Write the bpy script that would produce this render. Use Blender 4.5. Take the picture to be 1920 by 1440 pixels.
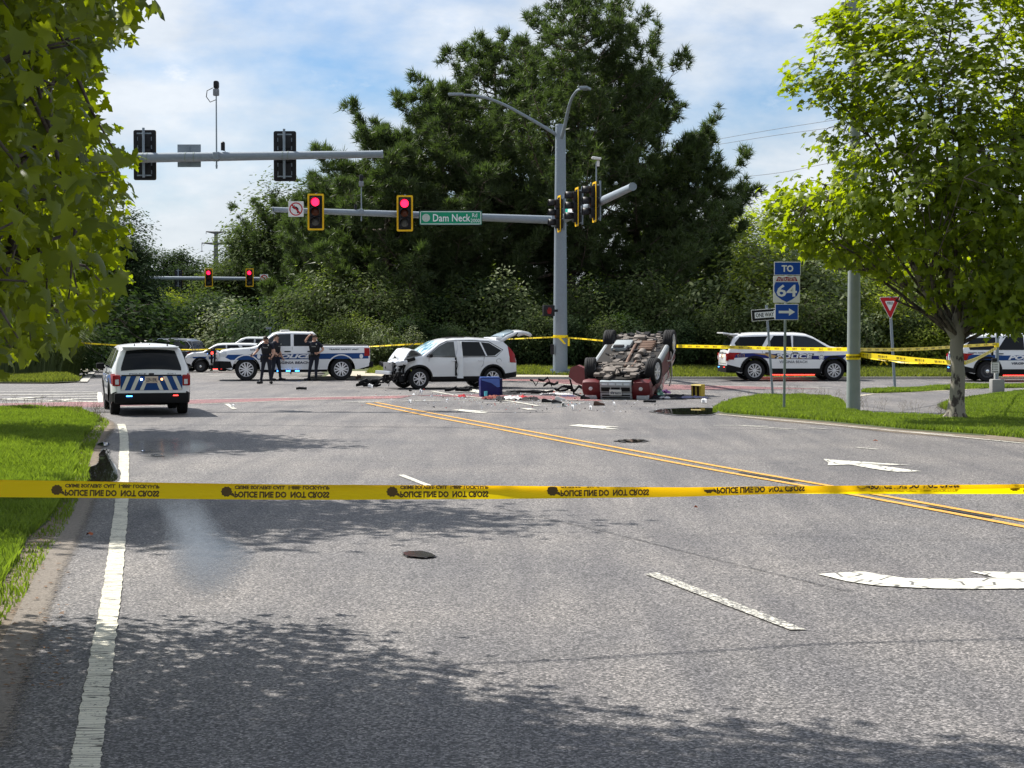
import bpy, bmesh, math, random
import numpy as np
from mathutils import Vector, Matrix
from mathutils.geometry import tessellate_polygon
for o in list(bpy.data.objects): bpy.data.objects.remove(o)
SC = bpy.context.scene; COL = SC.collection
random.seed(7); R_ = math.radians
# ---------------------------------------------------------------- camera, light, sky
F = 3400.0; HC = 2.15; PITCH = math.atan(111/3400.0)
cam = bpy.data.cameras.new('camera'); camo = bpy.data.objects.new('camera', cam); COL.objects.link(camo)
camo.location = (0, 0, HC); camo.rotation_euler = (math.pi/2 - PITCH, 0, 0)
cam.sensor_width = 36; cam.lens = 36*F/1920; cam.clip_start = .1; cam.clip_end = 3000
SC.camera = camo
SUN_EL = 50.0; SUN_AZ = (-.78, .63)          # horizontal direction towards the sun
SKY_STRENGTH = .085; SUN_STRENGTH = 5.0; EXPOSURE = .70
SC.view_settings.view_transform = 'Standard'; SC.view_settings.look = 'None'
SC.view_settings.exposure = EXPOSURE; SC.view_settings.gamma = 1; SC.view_settings.use_curve_mapping = False
w = bpy.data.worlds.new('World'); SC.world = w; w.use_nodes = True
nt = w.node_tree; nt.nodes.clear(); N = nt.nodes.new; Lk = nt.links.new
out = N('ShaderNodeOutputWorld'); bg = N('ShaderNodeBackground'); bg.inputs[1].default_value = SKY_STRENGTH
sky = N('ShaderNodeTexSky'); sky.sky_type = 'NISHITA'; sky.sun_disc = False
sky.sun_elevation = R_(SUN_EL); sky.sun_rotation = math.atan2(SUN_AZ[0], SUN_AZ[1])
sky.air_density = 1.0; sky.dust_density = 1.2; sky.ozone_density = 1.6
tc = N('ShaderNodeTexCoord'); mp = N('ShaderNodeMapping'); mp.inputs['Scale'].default_value = (1, 1, 2.2); mp.inputs['Location'].default_value = (1.32, .4, .14)
n1 = N('ShaderNodeTexNoise'); n1.inputs['Scale'].default_value = 4.6; n1.inputs['Detail'].default_value = 9; n1.inputs['Roughness'].default_value = .55
n2 = N('ShaderNodeTexNoise'); n2.inputs['Scale'].default_value = 11; n2.inputs['Detail'].default_value = 9; n2.inputs['Roughness'].default_value = .6
rp = N('ShaderNodeValToRGB'); rp.color_ramp.elements[0].position = .37; rp.color_ramp.elements[1].position = .54
rp2 = N('ShaderNodeValToRGB'); rp2.color_ramp.elements[0].position = .50; rp2.color_ramp.elements[1].position = .68
mx = N('ShaderNodeMath'); mx.operation = 'MAXIMUM'
mu = N('ShaderNodeMath'); mu.operation = 'MULTIPLY'; mu.inputs[1].default_value = .85
cl = N('ShaderNodeMixRGB'); cl.inputs[1].default_value = (3.4, 4.0, 4.7, 1); cl.inputs[2].default_value = (9.0, 9.0, 9.0, 1)
tint = N('ShaderNodeMixRGB'); tint.blend_type = 'MULTIPLY'; tint.inputs[0].default_value = 1; tint.inputs[2].default_value = (.50, .70, .93, 1)
mix = N('ShaderNodeMixRGB')
Lk(tc.outputs['Generated'], mp.inputs[0]); Lk(mp.outputs[0], n1.inputs[0]); Lk(mp.outputs[0], n2.inputs[0])
Lk(n1.outputs[0], rp.inputs[0]); Lk(n2.outputs[0], rp2.inputs[0]); Lk(rp.outputs[0], mx.inputs[0]); Lk(rp2.outputs[0], mx.inputs[1])
Lk(mx.outputs[0], mu.inputs[0]); Lk(mu.outputs[0], mix.inputs[0]); Lk(sky.outputs[0], tint.inputs[1]); Lk(tint.outputs[0], mix.inputs[1])
Lk(n2.outputs[0], cl.inputs[0]); Lk(cl.outputs[0], mix.inputs[2])
Lk(mix.outputs[0], bg.inputs[0]); Lk(bg.outputs[0], out.inputs[0])
sl = bpy.data.lights.new('sun', 'SUN'); sl.energy = SUN_STRENGTH; sl.angle = R_(.53); sl.color = (1, .955, .88)
so = bpy.data.objects.new('sun', sl); COL.objects.link(so)
_c = math.cos(R_(SUN_EL)); SD = Vector((SUN_AZ[0]*_c, SUN_AZ[1]*_c, math.sin(R_(SUN_EL)))).normalized()
so.rotation_euler = SD.to_track_quat('Z', 'Y').to_euler(); so.location = (-20, 20, 40)
SC.cycles.max_bounces = 6; SC.cycles.transparent_max_bounces = 12
SC.cycles.diffuse_bounces = 3; SC.cycles.use_denoising = True

# ---------------------------------------------------------------- photograph geometry
def ray(u, v):
    d = Vector((u-960, F, 720-v)); c, s = math.cos(-PITCH), math.sin(-PITCH)
    return Vector((d.x, d.y*c - d.z*s, d.y*s + d.z*c))
def D(u, v, d):                                # point at depth d (world y)
    r = ray(u, v); return Vector((0, 0, HC)) + r*(d/r.y)
SLOPE = .0155; YB = 72.0
def gz(y): return 0.0 if y < YB else -SLOPE*(min(y, 190)-YB)
def P(u, v, z=0.0):                            # point on the ground (+z)
    r = ray(u, v); t = (z-HC)/r.z if r.z < 0 else 1e9
    p = Vector((0, 0, HC)) + r*t
    if p.y > YB or t < 0:
        t = (HC - z - SLOPE*YB)/(-SLOPE*r.y - r.z) if (-SLOPE*r.y - r.z) > 0 else 0.1
        t = (z + SLOPE*YB - HC)/(r.z + SLOPE*r.y)
        p = Vector((0, 0, HC)) + r*t
    return p
# ---------------------------------------------------------------- materials
def _nt(name):
    m = bpy.data.materials.new(name); m.use_nodes = True
    return m, m.node_tree, m.node_tree.nodes['Principled BSDF']
def M(name, col, rough=.5, metal=0, var=.12, scale=8, bump=0, bscale=None, spec=None, coat=0, emit=None, es=0, coord='Object', alpha=None, trans=0):
    m, t, b = _nt(name); n = t.nodes.new; l = t.links.new
    b.inputs['Roughness'].default_value = rough; b.inputs['Metallic'].default_value = metal
    if spec is None and rough >= .3 and metal < .2 and not coat: spec = .25
    if spec is not None: b.inputs['Specular IOR Level'].default_value = spec
    if coat: b.inputs['Coat Weight'].default_value = coat; b.inputs['Coat Roughness'].default_value = .06
    tc = n('ShaderNodeTexCoord'); ns = n('ShaderNodeTexNoise'); ns.inputs['Scale'].default_value = scale; ns.inputs['Detail'].default_value = 6
    l(tc.outputs[coord], ns.inputs[0])
    mr = n('ShaderNodeMixRGB'); a = 1-var; c = 1+var
    mr.inputs[1].default_value = (col[0]*a, col[1]*a, col[2]*a, 1); mr.inputs[2].default_value = (min(col[0]*c, 1), min(col[1]*c, 1), min(col[2]*c, 1), 1)
    l(ns.outputs[0], mr.inputs[0]); l(mr.outputs[0], b.inputs['Base Color'])
    if bump:
        bn = n('ShaderNodeTexNoise'); bn.inputs['Scale'].default_value = bscale or scale*4; bn.inputs['Detail'].default_value = 5; l(tc.outputs[coord], bn.inputs[0])
        bp = n('ShaderNodeBump'); bp.inputs['Strength'].default_value = bump; bp.inputs['Distance'].default_value = .02; l(bn.outputs[0], bp.inputs['Height']); l(bp.outputs[0], b.inputs['Normal'])
    if emit: b.inputs['Emission Color'].default_value = (*emit, 1); b.inputs['Emission Strength'].default_value = es
    if trans: b.inputs['Transmission Weight'].default_value = trans
    return m
def leaf_mat(name, c1, c2, transl=.45, rough=.5, spec=.35, tcol=None, scale=.6):
    m, t, b = _nt(name); n = t.nodes.new; l = t.links.new
    geo = n('ShaderNodeNewGeometry'); tc = n('ShaderNodeTexCoord')
    ns = n('ShaderNodeTexNoise'); ns.inputs['Scale'].default_value = scale; ns.inputs['Detail'].default_value = 3; l(tc.outputs['Object'], ns.inputs[0])
    ad = n('ShaderNodeMath'); ad.operation = 'MULTIPLY_ADD'; ad.inputs[1].default_value = .55; l(geo.outputs['Random Per Island'], ad.inputs[0])
    mm = n('ShaderNodeMath'); mm.operation = 'MULTIPLY'; mm.inputs[1].default_value = .6; l(ns.outputs[0], mm.inputs[0]); l(mm.outputs[0], ad.inputs[2])
    mr = n('ShaderNodeMixRGB'); mr.inputs[1].default_value = (*c1, 1); mr.inputs[2].default_value = (*c2, 1); l(ad.outputs[0], mr.inputs[0])
    l(mr.outputs[0], b.inputs['Base Color']); b.inputs['Roughness'].default_value = rough; b.inputs['Specular IOR Level'].default_value = spec
    tr = n('ShaderNodeBsdfTranslucent'); tm = n('ShaderNodeMixRGB'); tm.blend_type = 'MULTIPLY'; tm.inputs[0].default_value = 1
    tm.inputs[2].default_value = (*(tcol or (2.0, 2.2, .7)), 1); l(mr.outputs[0], tm.inputs[1]); l(tm.outputs[0], tr.inputs[0])
    ms = n('ShaderNodeMixShader'); ms.inputs[0].default_value = transl
    o = t.nodes['Material Output']; l(b.outputs[0], ms.inputs[1]); l(tr.outputs[0], ms.inputs[2]); l(ms.outputs[0], o.inputs[0])
    return m
def asphalt(name, base=(.128, .124, .125), dark=.45, fine=55, wetness=True):
    m, t, b = _nt(name); n = t.nodes.new; l = t.links.new
    tc = n('ShaderNodeTexCoord')
    v = n('ShaderNodeTexVoronoi'); v.inputs['Scale'].default_value = fine*1.25; l(tc.outputs['Object'], v.inputs[0])
    bw = n('ShaderNodeSeparateColor'); l(v.outputs['Color'], bw.inputs[0])
    f2 = n('ShaderNodeTexNoise'); f2.inputs['Scale'].default_value = fine*.8; f2.inputs['Detail'].default_value = 4; f2.inputs['Roughness'].default_value = .7; l(tc.outputs['Object'], f2.inputs[0])
    big = n('ShaderNodeTexNoise'); big.inputs['Scale'].default_value = .35; big.inputs['Detail'].default_value = 7; l(tc.outputs['Object'], big.inputs[0])
    st = n('ShaderNodeMapping'); st.inputs['Rotation'].default_value = (0, 0, R_(-12)); st.inputs['Scale'].default_value = (1.4, .12, 1); l(tc.outputs['Object'], st.inputs[0])
    sn = n('ShaderNodeTexNoise'); sn.inputs['Scale'].default_value = 1.5; sn.inputs['Detail'].default_value = 5; l(st.outputs[0], sn.inputs[0])
    r1 = n('ShaderNodeValToRGB'); e = r1.color_ramp.elements; e[0].position = .05; e[1].position = 1
    e[0].color = (base[0]*dark*.7, base[1]*dark*.7, base[2]*dark*.7, 1); e[1].color = (base[0]*2.6, base[1]*2.55, base[2]*2.5, 1)
    q = r1.color_ramp.elements.new(.55); q.color = (*base, 1)
    l(bw.outputs[0], r1.inputs[0])
    r2 = n('ShaderNodeValToRGB'); e = r2.color_ramp.elements; e[0].position = .36; e[1].position = .62; e[0].color = (.35, .35, .36, 1); e[1].color = (1.4, 1.38, 1.35, 1); l(f2.outputs[0], r2.inputs[0])
    r3 = n('ShaderNodeValToRGB'); e = r3.color_ramp.elements; e[0].position = .3; e[1].position = .7; e[0].color = (.74, .75, .78, 1); e[1].color = (1.16, 1.13, 1.09, 1); l(big.outputs[0], r3.inputs[0])
    r4 = n('ShaderNodeValToRGB'); e = r4.color_ramp.elements; e[0].position = .35; e[1].position = .6; e[0].color = (.78, .78, .8, 1); e[1].color = (1.08, 1.07, 1.05, 1); l(sn.outputs[0], r4.inputs[0])
    prev = r1.outputs[0]
    for r in (r2, r3, r4):
        x = n('ShaderNodeMixRGB'); x.blend_type = 'MULTIPLY'; x.inputs[0].default_value = 1; l(prev, x.inputs[1]); l(r.outputs[0], x.inputs[2]); prev = x.outputs[0]
    l(prev, b.inputs['Base Color']); b.inputs['Roughness'].default_value = .72; b.inputs['Specular IOR Level'].default_value = .45
    bp = n('ShaderNodeBump'); bp.inputs['Strength'].default_value = .7; bp.inputs['Distance'].default_value = .006; l(f2.outputs[0], bp.inputs['Height']); l(bp.outputs[0], b.inputs['Normal'])
    return m
def paint_mat(name, col, wear=.5, cracks=False):    # worn road paint: asphalt shows through
    m, t, b = _nt(name); n = t.nodes.new; l = t.links.new
    tc = n('ShaderNodeTexCoord'); f = n('ShaderNodeTexNoise'); f.inputs['Scale'].default_value = 38; f.inputs['Detail'].default_value = 6; f.inputs['Roughness'].default_value = .7; l(tc.outputs['Object'], f.inputs[0])
    r = n('ShaderNodeValToRGB'); e = r.color_ramp.elements; p = .34+.2*wear; e[0].position = p; e[1].position = p+.05; e[0].color = (0, 0, 0, 1); e[1].color = (1, 1, 1, 1); l(f.outputs[0], r.inputs[0])
    mx = n('ShaderNodeMixRGB'); mx.inputs[1].default_value = (.11, .105, .1, 1); mx.inputs[2].default_value = (*col, 1); l(r.outputs[0], mx.inputs[0])
    o = mx.outputs[0]
    if cracks:
        v = n('ShaderNodeTexVoronoi'); v.feature = 'DISTANCE_TO_EDGE'; v.inputs['Scale'].default_value = 3.2; 
        mp = n('ShaderNodeMapping'); mp.inputs['Scale'].default_value = cracks; l(tc.outputs['Object'], mp.inputs[0]); l(mp.outputs[0], v.inputs[0])
        rr = n('ShaderNodeValToRGB'); e = rr.color_ramp.elements; e[0].position = .02; e[1].position = .06; e[0].color = (.16, .16, .16, 1); l(v.outputs[0], rr.inputs[0])
        y = n('ShaderNodeMixRGB'); y.blend_type = 'MULTIPLY'; y.inputs[0].default_value = 1; l(o, y.inputs[1]); l(rr.outputs[0], y.inputs[2]); o = y.outputs[0]
    l(o, b.inputs['Base Color']); b.inputs['Roughness'].default_value = .7
    return m
def grass_mat(name, c1, c2):
    return leaf_mat(name, c1, c2, transl=.4, rough=.6, spec=.2, scale=.9)
def soil(name, c1, c2, scale=3):
    m, t, b = _nt(name); n = t.nodes.new; l = t.links.new
    tc = n('ShaderNodeTexCoord'); f = n('ShaderNodeTexNoise'); f.inputs['Scale'].default_value = scale; f.inputs['Detail'].default_value = 12; f.inputs['Roughness'].default_value = .75; l(tc.outputs['Object'], f.inputs[0])
    r = n('ShaderNodeValToRGB'); e = r.color_ramp.elements; e[0].position = .3; e[1].position = .7; e[0].color = (*c1, 1); e[1].color = (*c2, 1); l(f.outputs[0], r.inputs[0])
    l(r.outputs[0], b.inputs['Base Color']); b.inputs['Roughness'].default_value = .95
    bp = n('ShaderNodeBump'); bp.inputs['Strength'].default_value = .8; bp.inputs['Distance'].default_value = .02; l(f.outputs[0], bp.inputs['Height']); l(bp.outputs[0], b.inputs['Normal'])
    return m
white = M('white_car_paint', (.78, .79, .8), .28, coat=.6, var=.03, scale=1.2)
black = M('black_plastic', (.010, .010, .011), .6, var=.3, scale=15, spec=.15)
glass = M('dark_glass', (.006, .008, .01), .08, var=.2, scale=2, spec=.22)
glass2 = M('side_glass', (.02, .026, .03), .08, var=.6, scale=3.5, spec=.4)
rubber = M('tyre_rubber', (.014, .014, .015), .8, var=.25, scale=30, bump=.3)
alloy = M('alloy_rim', (.72, .72, .74), .35, .5, var=.1, scale=20)
steel = M('dark_steel_rim', (.05, .05, .055), .5, .3, var=.2, scale=20)
chrome = M('bright_chrome', (.75, .76, .78), .15, 1, var=.05)
galv = M('galvanised_steel', (.22, .26, .30), .6, .2, var=.16, scale=14, bump=.15, bscale=60)
galv2 = M('weathered_pole_steel', (.25, .285, .275), .65, .1, var=.14, scale=5, bump=.1, bscale=40)
dgalv = M('post_steel', (.2, .24, .23), .5, .5, var=.2, scale=12)
blue = M('police_blue_vinyl', (.010, .055, .20), .45, var=.1, scale=4, spec=.2)
navy = M('explorer_navy_vinyl', (.012, .022, .15), .45, var=.1, scale=4, spec=.2)
dnavy = M('dark_blue_lettering', (.01, .018, .05), .4)
gold = M('gold_vinyl', (.5, .32, .12), .4, var=.1)
wvin = M('white_vinyl', (.75, .76, .78), .35, var=.04)
redl = M('red_tail_lens', (.30, .004, .006), .25, var=.3, spec=.3)
clens = M('clear_lamp_lens', (.6, .62, .65), .1, .2, var=.2, scale=25)
redglow = M('lit_red_lamp', (.5, .01, .01), .3, emit=(1, .03, .02), es=5)
redglow2 = M('lit_red_led', (.5, .01, .01), .3, emit=(1, .05, .04), es=3.5)
blueglow = M('lit_blue_led', (.02, .1, .6), .3, emit=(.05, .3, 1), es=7)
whiteglow = M('lit_white_led', (.6, .6, .7), .3, emit=(.7, .8, 1), es=4)
orangeglow = M('lit_amber_led', (.6, .3, .1), .3, emit=(1, .4, .12), es=4)
yel = M('signal_yellow', (.85, .5, .01), .45, var=.08)
sigblk = M('signal_black', (.012, .012, .014), .5, var=.3)
signw = M('sign_white', (.7, .7, .68), .5, var=.05)
signg = M('sign_green', (.005, .25, .13), .45, var=.08)
signr = M('sign_red', (.45, .012, .02), .45, var=.08)
signb = M('sign_blue', (.008, .065, .36), .45, var=.08)
signk = M('sign_black', (.012, .012, .013), .5)
tapey = M('yellow_barrier_tape', (.9, .66, .0), .38, var=.06, scale=2, spec=.4)
tapek = M('tape_black_print', (.07, .04, .005), .5)
concrete = M('old_concrete', (.42, .38, .3), .85, var=.18, scale=2.5, bump=.3)
kerbm = M('kerb_concrete', (.4, .38, .34), .85, var=.25, scale=1.5, bump=.3)
water = M('puddle_water', (.012, .012, .010), .015, var=.3, scale=3, spec=.6)
skin = M('skin', (.48, .28, .2), .55, var=.1)
# ---------------------------------------------------------------- mesh helpers
class MB:
    def __init__(s): s.v = []; s.f = []; s.m = []; s.cm = 0
    def add(s, v, f):
        k = len(s.v); s.v += [tuple(x) for x in v]; s.f += [tuple(i+k for i in q) for q in f]; s.m += [s.cm]*len(f); return s
    def box(s, c, size, rot=None, taper=1.0):
        hx, hy, hz = size[0]/2, size[1]/2, size[2]/2; c = Vector(c)
        vs = []
        for z, t in ((-hz, 1), (hz, taper)):
            for x, y in ((-hx, -hy), (hx, -hy), (hx, hy), (-hx, hy)):
                p = Vector((x*t, y*t, z)); p = (rot @ p) if rot else p; vs.append(p+c)
        return s.add(vs, [(3, 2, 1, 0), (4, 5, 6, 7), (0, 1, 5, 4), (1, 2, 6, 5), (2, 3, 7, 6), (3, 0, 4, 7)])
    def rbox(s, c, size, b=.02, rot=None):
        bm = bmesh.new(); bmesh.ops.create_cube(bm, size=1)
        for v in bm.verts: v.co = Vector((v.co.x*size[0], v.co.y*size[1], v.co.z*size[2]))
        bmesh.ops.bevel(bm, geom=bm.edges[:], offset=b, segments=2, affect='EDGES', profile=.6)
        bm.verts.index_update(); vs = [((rot @ v.co) if rot else v.co)+Vector(c) for v in bm.verts]
        fs = [[v.index for v in f.verts] for f in bm.faces]; bm.free(); return s.add(vs, fs)
    def tube(s, pts, rad, n=10, caps=True):
        pts = [Vector(p) for p in pts]; rad = rad if isinstance(rad, (list, tuple)) else [rad]*len(pts)
        vs = []; fs = []; ref = None
        for i, p in enumerate(pts):
            t = (pts[min(i+1, len(pts)-1)]-pts[max(i-1, 0)])
            if t.length < 1e-9: t = Vector((0, 0, 1))
            t.normalize()
            if ref is None: ref = Vector((1, 0, 0)) if abs(t.x) < .8 else Vector((0, 1, 0))
            a = t.cross(ref)
            if a.length < 1e-5: a = t.cross(Vector((0, 1, .1)))
            a.normalize(); b = t.cross(a).normalized(); ref = -b if False else ref
            for k in range(n):
                q = 2*math.pi*k/n; vs.append(p+(a*math.cos(q)+b*math.sin(q))*rad[i])
        for i in range(len(pts)-1):
            for k in range(n):
                k2 = (k+1) % n; fs.append((i*n+k, i*n+k2, (i+1)*n+k2, (i+1)*n+k))
        if caps: fs.append(tuple(range(n))[::-1]); fs.append(tuple((len(pts)-1)*n+k for k in range(n)))
        return s.add(vs, fs)
    def lathe(s, prof, c=(0, 0, 0), axis='Z', n=24, a0=0, a1=2*math.pi):
        vs = []; fs = []; full = abs(a1-a0-2*math.pi) < 1e-6; c = Vector(c); nn = n if full else n+1
        for k in range(nn):
            a = a0+(a1-a0)*k/n; ca, sa = math.cos(a), math.sin(a)
            for r, h in prof:
                p = {'Z': (r*ca, r*sa, h), 'Y': (r*ca, h, r*sa), 'X': (h, r*ca, r*sa)}[axis]; vs.append(Vector(p)+c)
        m = len(prof)
        for k in range(n):
            k2 = (k+1) % nn
            for j in range(m-1): fs.append((k*m+j, k2*m+j, k2*m+j+1, k*m+j+1))
        return s.add(vs, fs)
    def prism(s, poly, a, b, plane='XZ'):       # flat polygon pushed from a to b
        mk = {'XZ': lambda p, h: (p[0], h, p[1]), 'XY': lambda p, h: (p[0], p[1], h), 'YZ': lambda p, h: (h, p[0], p[1])}[plane]
        n = len(poly); vs = [mk(p, a) for p in poly]+[mk(p, b) for p in poly]
        tri = tessellate_polygon([[Vector((p[0], p[1], 0)) for p in poly]])
        fs = [tuple(t) for t in tri]+[tuple(i+n for i in t)[::-1] for t in tri]+[(i, (i+1) % n, (i+1) % n+n, i+n) for i in range(n)]
        return s.add(vs, fs)
    def build(s, name, mat, parent=None, smooth=False, sharp=35):
        me = bpy.data.meshes.new(name); me.from_pydata(s.v, [], s.f)
        for m in (mat if isinstance(mat, (list, tuple)) else [mat]): me.materials.append(m)
        if any(s.m): me.polygons.foreach_set('material_index', s.m)
        bm = bmesh.new(); bm.from_mesh(me); bmesh.ops.recalc_face_normals(bm, faces=bm.faces[:])
        if smooth:
            for f in bm.faces: f.smooth = True
            sa = R_(sharp)
            for e in bm.edges:
                if len(e.link_faces) == 2 and e.calc_face_angle(0) > sa: e.smooth = False
        bm.to_mesh(me); bm.free()
        return link(name, me, parent)
def link(name, me, parent=None):
    o = bpy.data.objects.new(name, me); COL.objects.link(o)
    if parent is not None:
        o.parent = parent
        if parent.get('_w'): o.matrix_parent_inverse = Matrix.Translation(-parent.location)
    return o
def tag(o, label, cat, group=None, kind=None):
    o['label'] = label; o['category'] = cat
    if group: o['group'] = group
    if kind: o['kind'] = kind
    return o
def thing(name, label, cat, loc=(0, 0, 0), rz=0, group=None, world=False):
    o = bpy.data.objects.new(name, None); COL.objects.link(o); o.location = loc; o.rotation_euler = (0, 0, rz); o.empty_display_size = .2
    if world: o['_w'] = 1
    return tag(o, label, cat, group)
def structure(o): o['kind'] = 'structure'; return o
def stuff(o): o['kind'] = 'stuff'; return o
def dup(root, loc=None, rz=None, label=None, scale=None):
    r = root.copy(); COL.objects.link(r)
    if loc is not None: r.location = loc
    if rz is not None: r.rotation_euler.z = rz
    if label: r['label'] = label
    if scale is not None: r.scale = (scale,)*3 if isinstance(scale, (int, float)) else scale
    for ch in list(root.children):
        c = ch.copy(); COL.objects.link(c); c.parent = r; c.matrix_parent_inverse = ch.matrix_parent_inverse.copy()
        for g in list(ch.children):
            d = g.copy(); COL.objects.link(d); d.parent = c; d.matrix_parent_inverse = g.matrix_parent_inverse.copy()
    return r
def mesh_np(name, V, Fc, mats, parent=None, smooth=False, midx=None):
    V = np.asarray(V, dtype=np.float32); Fc = np.asarray(Fc, dtype=np.int32); k = Fc.shape[1]
    me = bpy.data.meshes.new(name); me.vertices.add(len(V)); me.vertices.foreach_set('co', V.ravel())
    me.loops.add(Fc.size); me.loops.foreach_set('vertex_index', Fc.ravel())
    me.polygons.add(len(Fc)); me.polygons.foreach_set('loop_start', np.arange(0, Fc.size, k, dtype=np.int32))
    me.polygons.foreach_set('loop_total', np.full(len(Fc), k, dtype=np.int32))
    for m in (mats if isinstance(mats, (list, tuple)) else [mats]): me.materials.append(m)
    if midx is not None: me.polygons.foreach_set('material_index', np.asarray(midx, dtype=np.int32))
    if smooth: me.polygons.foreach_set('use_smooth', np.ones(len(Fc), dtype=bool))
    me.update(calc_edges=True)
    return link(name, me, parent)
_tc = {}
def text_geo(s, size=1.0, shear=0.0, bold=0.0, spacing=1.0):     # list of 2d verts + faces, centred
    key = (s, shear, bold, spacing)
    if key not in _tc:
        c = bpy.data.curves.new('t', 'FONT'); c.body = s; c.size = 1; c.align_x = 'CENTER'; c.align_y = 'CENTER'; c.shear = shear; c.offset = bold; c.space_character = spacing; c.resolution_u = 2; c.fill_mode = 'FRONT'
        o = bpy.data.objects.new('t', c); COL.objects.link(o)
        me = o.to_mesh(); vs = [tuple(v.co) for v in me.vertices]; fs = [tuple(p.vertices) for p in me.polygons]
        o.to_mesh_clear(); bpy.data.objects.remove(o); bpy.data.curves.remove(c)
        x0 = min(v[0] for v in vs); x1 = max(v[0] for v in vs); y0 = min(v[1] for v in vs); y1 = max(v[1] for v in vs)
        vs = [((v[0]-(x0+x1)/2)/(y1-y0), (v[1]-(y0+y1)/2)/(y1-y0)) for v in vs]
        _tc[key] = (vs, fs)
    vs, fs = _tc[key]
    return [(x*size, y*size) for x, y in vs], fs
def add_text(mb, s, width, height, fn, **k):                      # stretched to width x height, mapped by fn(u, v)
    vs, fs = text_geo(s, **k); xs = [v[0] for v in vs]; w0 = max(xs)-min(xs)
    mb.add([fn(x*width/w0, y*height) for x, y in vs], fs); return mb
def catmull(pts, n=6, closed=False):
    pts = [Vector(p) for p in pts]; o = []; m = len(pts)
    for i in range(m if closed else m-1):
        a, b, c, d = (pts[(i-1) % m], pts[i], pts[(i+1) % m], pts[(i+2) % m]) if closed else (pts[max(i-1, 0)], pts[i], pts[i+1], pts[min(i+2, m-1)])
        for k in range(n):
            t = k/n; o.append(.5*((2*b)+(c-a)*t+(2*a-5*b+4*c-d)*t*t+(3*b-a-3*c+d)*t**3))
    if not closed: o.append(pts[-1])
    return o
def sheet(name, px, mat, z=.004, parent=None, smooth=0, jitter=0, kind='structure'):
    pts = [Vector((u, v, 0)) for u, v in px]
    if smooth: pts = catmull(pts, smooth, True)
    if jitter: pts = [p+Vector((random.uniform(-1, 1)*jitter, random.uniform(-1, 1)*jitter*.35, 0)) for p in pts]
    W = [P(p.x, p.y, z) for p in pts]
    tri = tessellate_polygon([[Vector((p.x, p.y, 0)) for p in W]])
    mb = MB(); mb.add(W, [tuple(t) for t in tri]); o = mb.build(name, mat, parent)
    for p in o.data.polygons:
        if p.normal.z < 0: p.flip()
    if parent is None: o['kind'] = kind
    return o
def strip(name, px, width, mat, z=.01, jag=0, parent=None, n=8, widths=None):   # painted line: a centre line in pixels, a real width
    W = [P(u, v, z) for u, v in px]; W = catmull(W, n); vs = []; fs = []
    L = len(W)
    for i, p in enumerate(W):
        t = (W[min(i+1, L-1)]-W[max(i-1, 0)]); t.z = 0; t.normalize(); nrm = Vector((-t.y, t.x, 0))
        a = width/2 if widths is None else .5*(widths[0]+(widths[1]-widths[0])*i/(L-1))
        vs += [p+nrm*(a+random.uniform(-jag, jag)), p-nrm*(a+random.uniform(-jag, jag))]
        if i: k = 2*i; fs.append((k-2, k-1, k+1, k))
    mb = MB(); mb.add(vs, fs); o = mb.build(name, mat, parent)
    for p in o.data.polygons:
        if p.normal.z < 0: p.flip()
    if parent is None: o['kind'] = 'structure'
    return o
def inpoly(X, Y, poly):
    ins = np.zeros(len(X), bool); n = len(poly)
    for i in range(n):
        x1, y1 = poly[i]; x2, y2 = poly[(i+1) % n]
        if y1 == y2: continue
        c = ((y1 > Y) != (y2 > Y)) & (X < (x2-x1)*(Y-y1)/(y2-y1)+x1); ins ^= c
    return ins
def grass(name, px, n, h, mat, z=0, wid=.012, label=None, seed=1, zf=None, world=None, lump=.5):
    rng = np.random.default_rng(seed)
    poly = world or [tuple(P(u, v, z)[:2]) for u, v in px]
    a = np.array(poly); lo, hi = a.min(0), a.max(0); X = []; Y = []; tot = 0
    while tot < n:
        x = rng.uniform(lo[0], hi[0], n); y = rng.uniform(lo[1], hi[1], n); k = inpoly(x, y, poly); X.append(x[k]); Y.append(y[k]); tot += k.sum()
        if k.sum() == 0: break
    X = np.concatenate(X)[:n]; Y = np.concatenate(Y)[:n]; m = len(X)
    Z = np.array([zf(x, y) for x, y in zip(X, Y)]) if zf else np.full(m, z)+np.where(Y > YB, -SLOPE*(Y-YB), 0)
    cl = .5+.5*np.sin(X*3.1+1.7*np.sin(Y*1.9))*np.cos(Y*1.35+1.3*np.sin(X*2.2)); cl2 = .5+.5*np.sin(X*.9+Y*.5)
    hh = h*(.45+rng.random(m)*.75)*(1-lump+lump*(.5*cl+.5*cl2)*1.6)
    ang = rng.uniform(0, 2*np.pi, m); wd = wid*(.7+rng.random(m)*.8); lean = rng.uniform(.05, .7, m)*hh; la = rng.uniform(0, 2*np.pi, m)
    c, s = np.cos(ang), np.sin(ang)
    A = np.stack([X-c*wd, Y-s*wd, Z-.005], 1); B = np.stack([X+c*wd, Y+s*wd, Z-.005], 1)
    mx, my = X+np.cos(la)*lean*.35, Y+np.sin(la)*lean*.35
    C = np.stack([mx+c*wd*.7, my+s*wd*.7, Z+hh*.6], 1)
    T = np.stack([X+np.cos(la)*lean, Y+np.sin(la)*lean, Z+hh], 1)
    V = np.stack([A, B, C, T], 1).reshape(-1, 3); b = np.arange(m)[:, None]*4
    Fc = np.concatenate([b+np.array([[0, 1, 2]]), b+np.array([[0, 2, 3]])])
    o = mesh_np(name, V, Fc, mat); o['kind'] = 'stuff'
    if label: tag(o, label, 'grass')
    return o
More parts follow.
